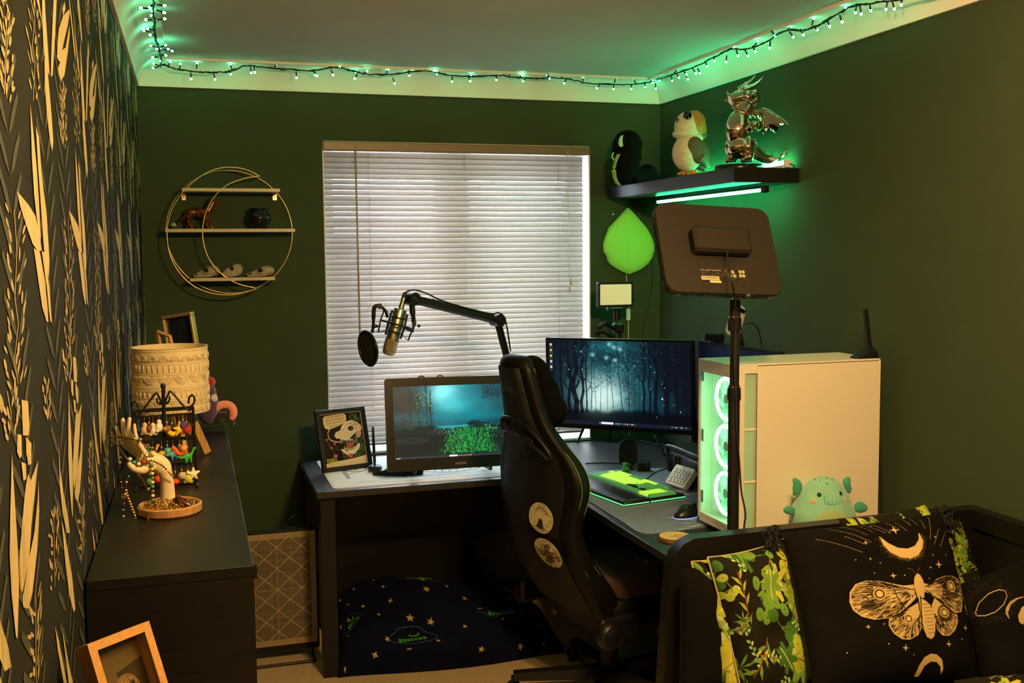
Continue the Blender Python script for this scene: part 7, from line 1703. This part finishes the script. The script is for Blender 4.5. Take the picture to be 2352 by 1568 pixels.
# ------------------------------------------------------------------ earring rack and its earrings
def earrings():
    Y = 2.60; p = lambda x, y, d=0.: P(x, y, Y=Y)+V(0, -d, 0)
    o = thing('earring_rack', 'black metal earring rack with scrolled top on the near bookcase', 'earring rack', (p(375, 1000).x, Y, CT)); m = m_blackm
    zf = P(375, 1120, Y=Y).z
    MB().tube([p(375, 890), p(379, 1130)], .0045, 8).build('centre_post', m, o, world=True, auto=40); MB().ell(p(374.5, 886), .0065, 10, 8).build('finial', m, o, world=True, smooth=True)
    for s in (-1, 1):
        q = lambda dx, y: p(375+s*dx, y+(-dx*.10 if s > 0 else dx*.12))
        MB().tube(spline([q(9, 925), q(6, 920), q(12, 905), q(16, 900), q(24, 908), q(45, 934), q(58, 948), q(64, 944), q(64, 936)], 5), .0024, 6).build('scroll', m, o, world=True, smooth=True)
        MB().tube(spline([q(8, 915), q(4, 922), q(8, 928), q(14, 920), q(14, 912)], 4), .0022, 6).build('scroll', m, o, world=True, smooth=True)
        MB().tube(spline([q(58, 932), q(60, 918), q(68, 914), q(72, 926), q(66, 940)], 4), .0024, 6).build('scroll', m, o, world=True, smooth=True)
    bars = [((304, 945), (442, 936), 9), ((304, 960), (444, 950), 7), ((318, 1016), (446, 1004), 9), ((330, 1072), (450, 1062), 8)]
    for a, b, t in bars:
        A, B = p(*a), p(*b); MB().box((A+B)/2, ((B-A).length, .003, t/1000.), M=(B-A).to_track_quat('X', 'Z').to_matrix()).build('hook_bar', m, o, world=True)
    for x0, y0, x1 in ((304, 942, 312), (443, 934, 452)): e = P(x1, 1115, Y=Y); MB().tube([p(x0, y0), (e.x, Y, CT+.004)], .0034, 6).build('side_post', m, o, world=True)
    for x in (312, 452): e = P(x, 1115, Y=Y); MB().tube([(e.x, Y-.035, CT+.004), (e.x, Y+.035, CT+.004)], .004, 6).build('foot', m, o, world=True, auto=40)
    MB().tube([(P(312, 1115, Y=Y).x, Y, CT+.004), (P(452, 1115, Y=Y).x, Y, CT+.004)], .003, 6).build('base_bar', m, o, world=True)
    gold = mat('hook_gold', (.7, .5, .2), .3, metal=1.)
    def dino(k):
        b = MB(); s = 1
        b.ell((0, 0, 0), (.010, .006, .007), 10, 8); b.tube([(.006, 0, .002), (.011, 0, .009), (.013, 0, .014)], [.004, .003, .003], 6); b.ell((.0155, 0, .0155), (.0045, .003, .003), 8, 6)
        b.tube([(-.007, 0, 0), (-.016, 0, -.001), (-.024, 0, .004)], [.005, .003, .001], 6)
        for x in (-.005, .005):
            for y in (-.004, .004): b.tube([(x, y, -.003), (x, y, -.013)], [.003, .0022], 6)
        return b
    def blob(k): b = MB(); b.ell((0, 0, 0), (.0085, .007, .010), 10, 8); b.ell((0, 0, .011), .0055, 8, 6); b.ell((-.006, 0, -.007), .004, 6, 5); b.ell((.006, 0, -.007), .004, 6, 5); return b
    def starf(k): 
        b = MB()
        for i in range(5): a = i*1.2566+.3; b.tube([(0, 0, 0), (.015*math.cos(a), 0, .015*math.sin(a))], [.006, .002], 6)
        return b
    def ball(k): b = MB(); b.ell((0, 0, 0), .0085, 10, 8); b.ell((.003, -.004, .004), .004, 6, 5); return b
    def claw(k): b = MB(); b.tube(spline([(-.012, 0, .006), (0, 0, -.006), (.012, 0, .004), (.010, 0, .013)], 4), [.004, .005, .006, .006, .006, .006, .005, .005, .004, .003, .003, .002, .001], 6); b.ell((-.012, 0, .006), .006, 8, 6); return b
    L = [(333, 986, '#c9b48a', blob, 'cream puppy charm earring, leftmost of the top row', 0), (352, 987, '#d8d4c4', blob, 'white cow charm earring in the top row beside the cream one', 0), (366, 979, '#e6ded0', blob, 'white lamb charm earring next to the centre post', 0),
         (396, 989, '#d9b51e', claw, 'yellow fish tail charm earring in the top row', 0), (412, 984, '#e0bc22', starf, 'large yellow starfish earring in the top row', 0), (429, 986, '#b3241e', ball, 'red bead earring at the right of the top row', 0),
         (330, 1034, '#3f8f98', ball, 'teal bead earring, leftmost of the middle row', 1), (351, 1040, '#dd8f1c', dino, 'orange dinosaur earring in the middle row', 1), (372, 1042, '#d8b02a', ball, 'mustard ball earring in the middle row', 1), (398, 1040, '#3c8ea6', dino, 'blue dinosaur earring right of the post', 1), (413, 1034, '#d8562a', claw, 'orange red claw earring above the blue dinosaur', 1), (431, 1046, '#2c9a3a', dino, 'green dinosaur earring at the right of the middle row', 1),
         (362, 1098, '#c8382c', ball, 'red bead earring in the bottom row left of the hand', 2), (345, 1104, '#5f8f3a', ball, 'olive green bead earring in the bottom row', 2), (403, 1098, '#d4542e', claw, 'coral pink crab claw earring in the bottom row', 2), (432, 1096, '#c9c83a', blob, 'lime yellow charm earring in the bottom row', 2), (444, 1086, '#e6e0c6', starf, 'white flower earring at the lower right corner', 2), (418, 1090, '#b8b0a2', ball, 'grey bead earring in the bottom row', 2),
         (343, 983, '#7a3f22', ball, 'brown bead earring between the cream and white charms', 0), (384, 984, '#8a5a2c', ball, 'amber bead earring just right of the post', 0), (421, 975, '#5f3a78', ball, 'violet bead earring beside the starfish', 0), (385, 1034, '#4fa08a', ball, 'mint bead earring right of the post in the middle row', 1), (421, 1028, '#d8903a', ball, 'apricot bead earring above the green dinosaur', 1), (390, 1094, '#c85a48', blob, 'salmon charm earring beside the wrist in the bottom row', 2)]
    for i, (x, y, col, fn, lab, rw) in enumerate(L):
        c = p(x, y, .012); e = thing('earring', lab, 'earring', c, group='novelty earrings on the rack')
        mm = mat('charm_%s' % col[1:], H(col), .4); b = fn(i)
        flip = RZ(math.pi if fn is dino and i % 2 == 0 else (.4*i % 1))
        sc3 = 1.15
        b.v = [tuple((flip @ Vector(q))*sc3) for q in b.v]
        organic(b, 'charm', mm, e, .0016, 1)
        A, B, t = bars[(1, 2, 3)[rw]]; f = (x-A[0])/(B[0]-A[0]); hz = p(x, A[1]+(B[1]-A[1])*f, .006)-c
        MB().tube([(0, 0, .010), (0, 0, max(.016, hz.z*.6)), (0, .004, max(.02, hz.z)), (0, .012, max(.018, hz.z-.004))], .0007, 4).build('hook', gold, e)
        MB().ell((0, 0, max(.014, hz.z*.55)), .0022, 6, 5).build('bead', mat('charm_c9b48a'), e)
    # pins along the bars
earrings()

# ------------------------------------------------------------------ wooden tray, hand stand and jewellery
def hand_stand():
    Y = 2.335; p = lambda x, y, d=0.: P(x, y, Y=Y)+V(0, -d, 0)
    tc = V(-.062, 2.335, CT); R = .066
    t = thing('wooden_tray', 'round pale wooden tray under the jewellery hand', 'tray', tc)
    MB().lathe([(0, 0), (R-.004, 0), (R, .004), (R+.001, .018), (R-.003, .021), (R-.007, .018), (R-.008, .008), (0, .008)], seg=48).build('dish', m_wood, t, auto=40)
    o = thing('jewellery_hand', 'cream wooden hand standing in the tray, draped with jewellery', 'jewellery stand', tc+V(0, 0, .008))
    m = mat('ivory_wood', H('#d8c49a'), .45, noise=.2, nscale=25)
    b = MB(); u = 1/980.
    b.tube(spline([p(386, 1162), p(385, 1125), p(382, 1095), p(376, 1076)], 4), [.017, .0165, .016, .0155, .015, .015, .0145, .014, .014, .0145, .015, .016, .017], 12)   # forearm
    b.tube(spline([p(380, 1082), p(366, 1066), p(348, 1058), p(326, 1052)], 4), [.016, .018, .019, .020, .020, .020, .020, .020, .019, .018, .018, .017, .016], 12, flat=.8)    # wrist and palm
    b.ell(p(340, 1054), (.026, .020, .018), 14, 10)
    fingers = ([(322, 1052, -.012), (290, 1030, -.016), (274, 1008, -.016), (266, 984, -.014)], [(322, 1046, -.004), (296, 1018, -.005), (284, 992, -.004), (282, 964, -.002)], [(328, 1042, .006), (306, 1012, .008), (296, 986, .010), (298, 960, .012)], [(336, 1040, .016), (320, 1014, .020), (312, 992, .022), (310, 972, .022)])
    for f, r0 in zip(fingers, (.0060, .0064, .0062, .0054)): b.tube(spline([p(x, y, d) for x, y, d in f], 4), [r0*k for k in np.linspace(1.1, .72, 13)], 10); b.ell(p(*f[-1]), r0*.78, 10, 8)
    th = [(350, 1066, .014), (330, 1074, .024), (312, 1070, .030), (300, 1060, .032)]; b.tube(spline([p(*q) for q in th], 4), [.0095*k for k in np.linspace(1.1, .72, 13)], 10); b.ell(p(*th[-1]), .0068, 10, 8)
    organic(b, 'hand', m, o, .0026, 3, world=True)
    MB().lathe([(0, 0), (.024, 0), (.024, .006), (.018, .01), (0, .01)], (p(386, 1162).x-tc.x, 0, 0), 20).build('socket', m_wood, o, auto=40)
    gold, sil = mat('jewel_gold', (.85, .60, .22), .18, metal=1.), mat('jewel_silver', (.75, .70, .62), .18, metal=1.)
    rg = random.Random(17)
    # bangles round the palm
    for i, (x, r, mm, lab) in enumerate(((352, .026, gold, 'thin gold bangle nearest the wrist of the hand'), (344, .027, sil, 'thin silver bangle around the palm of the hand'), (335, .027, gold, 'gold bangle slipped behind the fingers of the hand'))):
        c = p(x, 1056); e = thing('bangle', lab, 'bangle', c, group='bangles on the hand')
        MB().tube([(rg.uniform(-.001, .001)+.006*math.cos(a), r*math.cos(a), r*math.sin(a)) for a in np.linspace(0, 2*math.pi, 36, False)], .0016, 6, closed=True).build('ring', mm, e, smooth=True)
    for f, k, lab in ((fingers[0], .55, 'teal stone ring on the outermost finger of the hand'), (fingers[1], .5, 'teal stone ring on the second finger of the hand'), (fingers[2], .6, 'teal stone ring on the tallest finger nearest the rack')):
        i = int(k*3); a, b_ = p(*f[1]), p(*f[2]); c = (a+b_)/2; e = thing('finger_ring', lab, 'ring', c, group='rings on the hand'); z = (b_-a).normalized(); Mr = z.to_track_quat('Z', 'Y').to_matrix()
        MB().tube([Mr @ V(.0085*math.cos(q), .0085*math.sin(q), 0) for q in np.linspace(0, 2*math.pi, 24, False)], .0014, 6, closed=True).build('band', sil, e, smooth=True); MB().ell(Mr @ V(0, -.0095, 0), .003, 8, 6).build('stone', mat('stone_teal', (.05, .35, .32), .15), e, smooth=True)
    # bead strings
    C = {'k': mat('bead_black', (.012, .012, .012), .3), 't': mat('bead_teal', (.05, .30, .27), .3), 'w': mat('bead_cream', (.7, .62, .45), .4), 'r': mat('bead_red', (.5, .03, .02), .3), 'y': mat('bead_yellow', (.75, .48, .03), .35), 'g': gold, 'n': mat('bead_green', (.05, .22, .10), .3)}
    def beads(pts, pat, r, lab, grp='bead strings on the hand'):
        w = [p(*q) for q in pts]; path = spline(w, 24); e = thing('bead_necklace', lab, 'necklace', w[0], group=grp)
        MB().tube(spline(w, 6), .0006, 4).build('thread', m_cord, e, world=True)
        me = {}; i = 0; last = None
        for q in path:
            if last is not None and (q-last).length < r*2.15: continue
            last = q; key = pat[i % len(pat)]; i += 1
            if key == ' ': continue
            if key not in me:
                k = MB().ell((0, 0, 0), (r, r, r*.85), 8, 6).mesh('bead'); k.materials.append(C[key]); k.polygons.foreach_set('use_smooth', [True]*len(k.polygons)); me[key] = k
            ob = bpy.data.objects.new('bead', me[key]); COL.objects.link(ob); ob.parent = e; ob.location = q-w[0]
    beads([(322, 1060, .02), (296, 1090, .03), (292, 1120, .03), (302, 1150, .03), (312, 1178, .03), (311, 1192, .02), (296, 1190, .02), (284, 1178, .015), (288, 1130, .01)], 'kwkwktkwkkwyyyyyyyyytrwrwtkwkwkr rwkwkwt', .0026, 'long bead necklace with yellow section hanging left of the tray')
    beads([(350, 1050, .03), (351, 1085, .032), (352, 1115, .03), (352, 1140, .03), (351, 1148, .03)], 'wtywnwtgwnt', .0042, 'short strand of green and cream beads above the tray')
    beads([(335, 1040, .03), (352, 1052, .032), (372, 1062, .03), (390, 1080, .028), (402, 1096, .02)], 'rktkkkrkkkw', .0024, 'red and black bead bracelet over the wrist')
    beads([(300, 1048, .03), (318, 1058, .036), (338, 1050, .036), (350, 1040, .03)], 'wtwrwgwt', .0048, 'chunky cream bead bracelet across the palm')
    beads([(276, 1050, .0), (276, 1085, .01), (280, 1110, .012), (282, 1150, .01)], 'tkwkrkkr', .0022, 'dark bead strand hanging at the wall side')
    # heap of gold chain in the tray
    ch = thing('chain_heap', 'tangled heap of gold chains lying in the wooden tray', 'jewellery', tc+V(0, 0, .008)); mb = MB()
    for i in range(420):
        a, r = rg.uniform(0, 6.28), abs(rg.gauss(0, .026)); r = min(r, .05); c = V(r*math.cos(a), r*math.sin(a), .003+rg.uniform(0, 1)*max(0, .026-r*.35)); Mr = Matrix.Rotation(rg.uniform(0, 3), 3, 'X') @ Matrix.Rotation(rg.uniform(0, 3), 3, 'Y'); q = rg.uniform(.003, .006)
        mb.tube([c+Mr @ V(q*math.cos(t_), q*.7*math.sin(t_), 0) for t_ in np.linspace(0, 6.283, 9, False)], .0012, 4, closed=True)
    mb.build('chain_links', gold, ch, smooth=True, kind='stuff')
    dr = thing('gold_chain', 'fine gold chain hanging over the tray rim', 'chain', p(343, 1165, .05)); pts = [p(343, 1163, .045), p(343, 1172, .062), p(344, 1182, .066), p(346, 1192, .068)]
    MB().tube(spline(pts, 5), .0012, 5).build('strand', gold, dr, world=True)
    # brown hair claw lying across the tray
    a, b_ = p(402, 1138, .02), p(452, 1166, .03); e = thing('hair_clip', 'glossy brown hair clip resting on the tray rim', 'hair clip', a)
    MB().tube([a, a.lerp(b_, .3), a.lerp(b_, .65), b_], [.006, .010, .009, .003], 10).build('clip_body', mat('tortoise', (.10, .025, .010), .12, col2=(.02, .008, .005), nscale=60), e, world=True, smooth=True)
    MB().ell(a.lerp(b_, .75)+V(0, -.008, .004), .0045, 8, 6).build('metal_stud', sil, e, world=True, smooth=True)
    # bronze hair sticks across the fingers
    for (q0, q1, lab) in (((244, 996, .02), (324, 1004, .03), 'bronze hair stick lying level across the fingers'), ((262, 1004, .025), (342, 1116, .03), 'dark bronze hair stick slanting down from the fingers')):
        A, B = p(*q0), p(*q1); e = thing('hair_stick', lab, 'hair stick', A, group='hair sticks on the hand'); MB().tube([A, A.lerp(B, .7), B], [.0012, .0026, .0034], 8).build('shaft', mat('bronze_stick', (.32, .20, .08), .25, metal=1.), e, world=True, smooth=True); MB().ell(B, .0042, 8, 6).build('knob', sil, e, world=True, smooth=True)
hand_stand()

# ------------------------------------------------------------------ wooden box frame with a dog photograph, front left
def dog_frame():
    TL, TR = P(200, 1480, Y=1.5), P(342, 1425, Y=1.573); ex = (TR-TL).normalized(); n = V(ex.y, -ex.x, 0).normalized(); tl = math.radians(22)
    up = V(0, 0, math.cos(tl))-n*math.sin(tl); w = (TR-TL).length; h = .165; BL = TL-up*h
    cb = thing('side_cabinet', 'low black cabinet below the picture frame in the front left corner', 'cabinet', (-.1, 1.5, 0)); zt = (TL-up*h).z-.004
    zt2 = zt-.008
    MB().bb((XL+.004, 1.28, zt2-.02), (-.012, 1.66, zt2), bev=.002).build('top_panel', m_blackwood, cb, world=True)
    for y in (1.28, 1.64): MB().bb((XL+.004, y, 0), (-.016, y+.02, zt2-.02)).build('side_panel', m_blackwood, cb, world=True)
    for z in (.05, .45): MB().bb((XL+.004, 1.30, z), (-.02, 1.64, z+.018)).build('shelf', m_blackwood, cb, world=True)
    Mx = frame(BL, ex, up)
    o = thing('picture_frame', 'pale wooden box frame with a dog photograph in the front left corner', 'picture frame', M=Mx); t, d = .0125, .026
    oak = mat('oak_veneer', (.50, .25, .07), .45, noise=.6, nscale=24, stretch=(3, 30, 30)); oakv = mat('oak_veneer_upright', (.50, .25, .07), .45, noise=.6, nscale=24, stretch=(30, 3, 30))
    for q, mm in (([(0, 0), (w, 0), (w-t, t), (t, t)], oak), ([(0, h), (t, h-t), (w-t, h-t), (w, h)], oak), ([(0, 0), (t, t), (t, h-t), (0, h)], oakv), ([(w, 0), (w, h), (w-t, h-t), (w-t, t)], oakv)): MB().prism(q, -d, 0).build('frame_bar', mm, o)
    MB().bb((t*.5, t*.5, -d), (w-t*.5, h-t*.5, -d+.003)).build('backing', m_black, o)
    c = Canvas(150, 240, '#4a3f2a'); rg = random.Random(5)
    c.poly([(0, 18), (150, 10), (150, 95), (0, 110)], '#8a7448'); c.poly([(60, 70), (150, 52), (150, 110), (70, 100)], '#4c4228'); c.ell(26, 128, 26, 22, '#b8bca8')
    c.ell(82, 122, 40, 44, '#b9925a'); c.ell(70, 112, 22, 22, '#c8a468'); c.ell(84, 140, 26, 30, '#d6bc8c'); c.ell(86, 132, 22, 24, '#2a1c14')
    c.ell(56, 116, 9, 10, '#241812'); c.ell(100, 102, 7, 8, '#2a1a12')
    for i in range(220):
        a = rg.uniform(0, 6.28); x, y = 84+42*math.cos(a)*rg.uniform(.8, 1.05), 130+46*math.sin(a)*rg.uniform(.8, 1.05); c.line([(x, y), (x+rg.uniform(-6, 6), y+rg.uniform(3, 10))], 1.4, rg.choice(('#d8bc88', '#8a6434', '#e6d0a0', '#6a4a28')), .7)
    c.flat('photograph', mat('photo_print', rough=.4, attr='print'), o, (t, h-t, -d+.004), (w-2*t, 0, 0), (0, -(h-2*t), 0))
    MB().bb((t*.6, t*.6, -.006), (w-t*.6, h-t*.6, -.005)).build('glass', mat('clear_pane', (1, 1, 1), .02, trans=1., ior=1.05, spec=.2), o)
dog_frame()
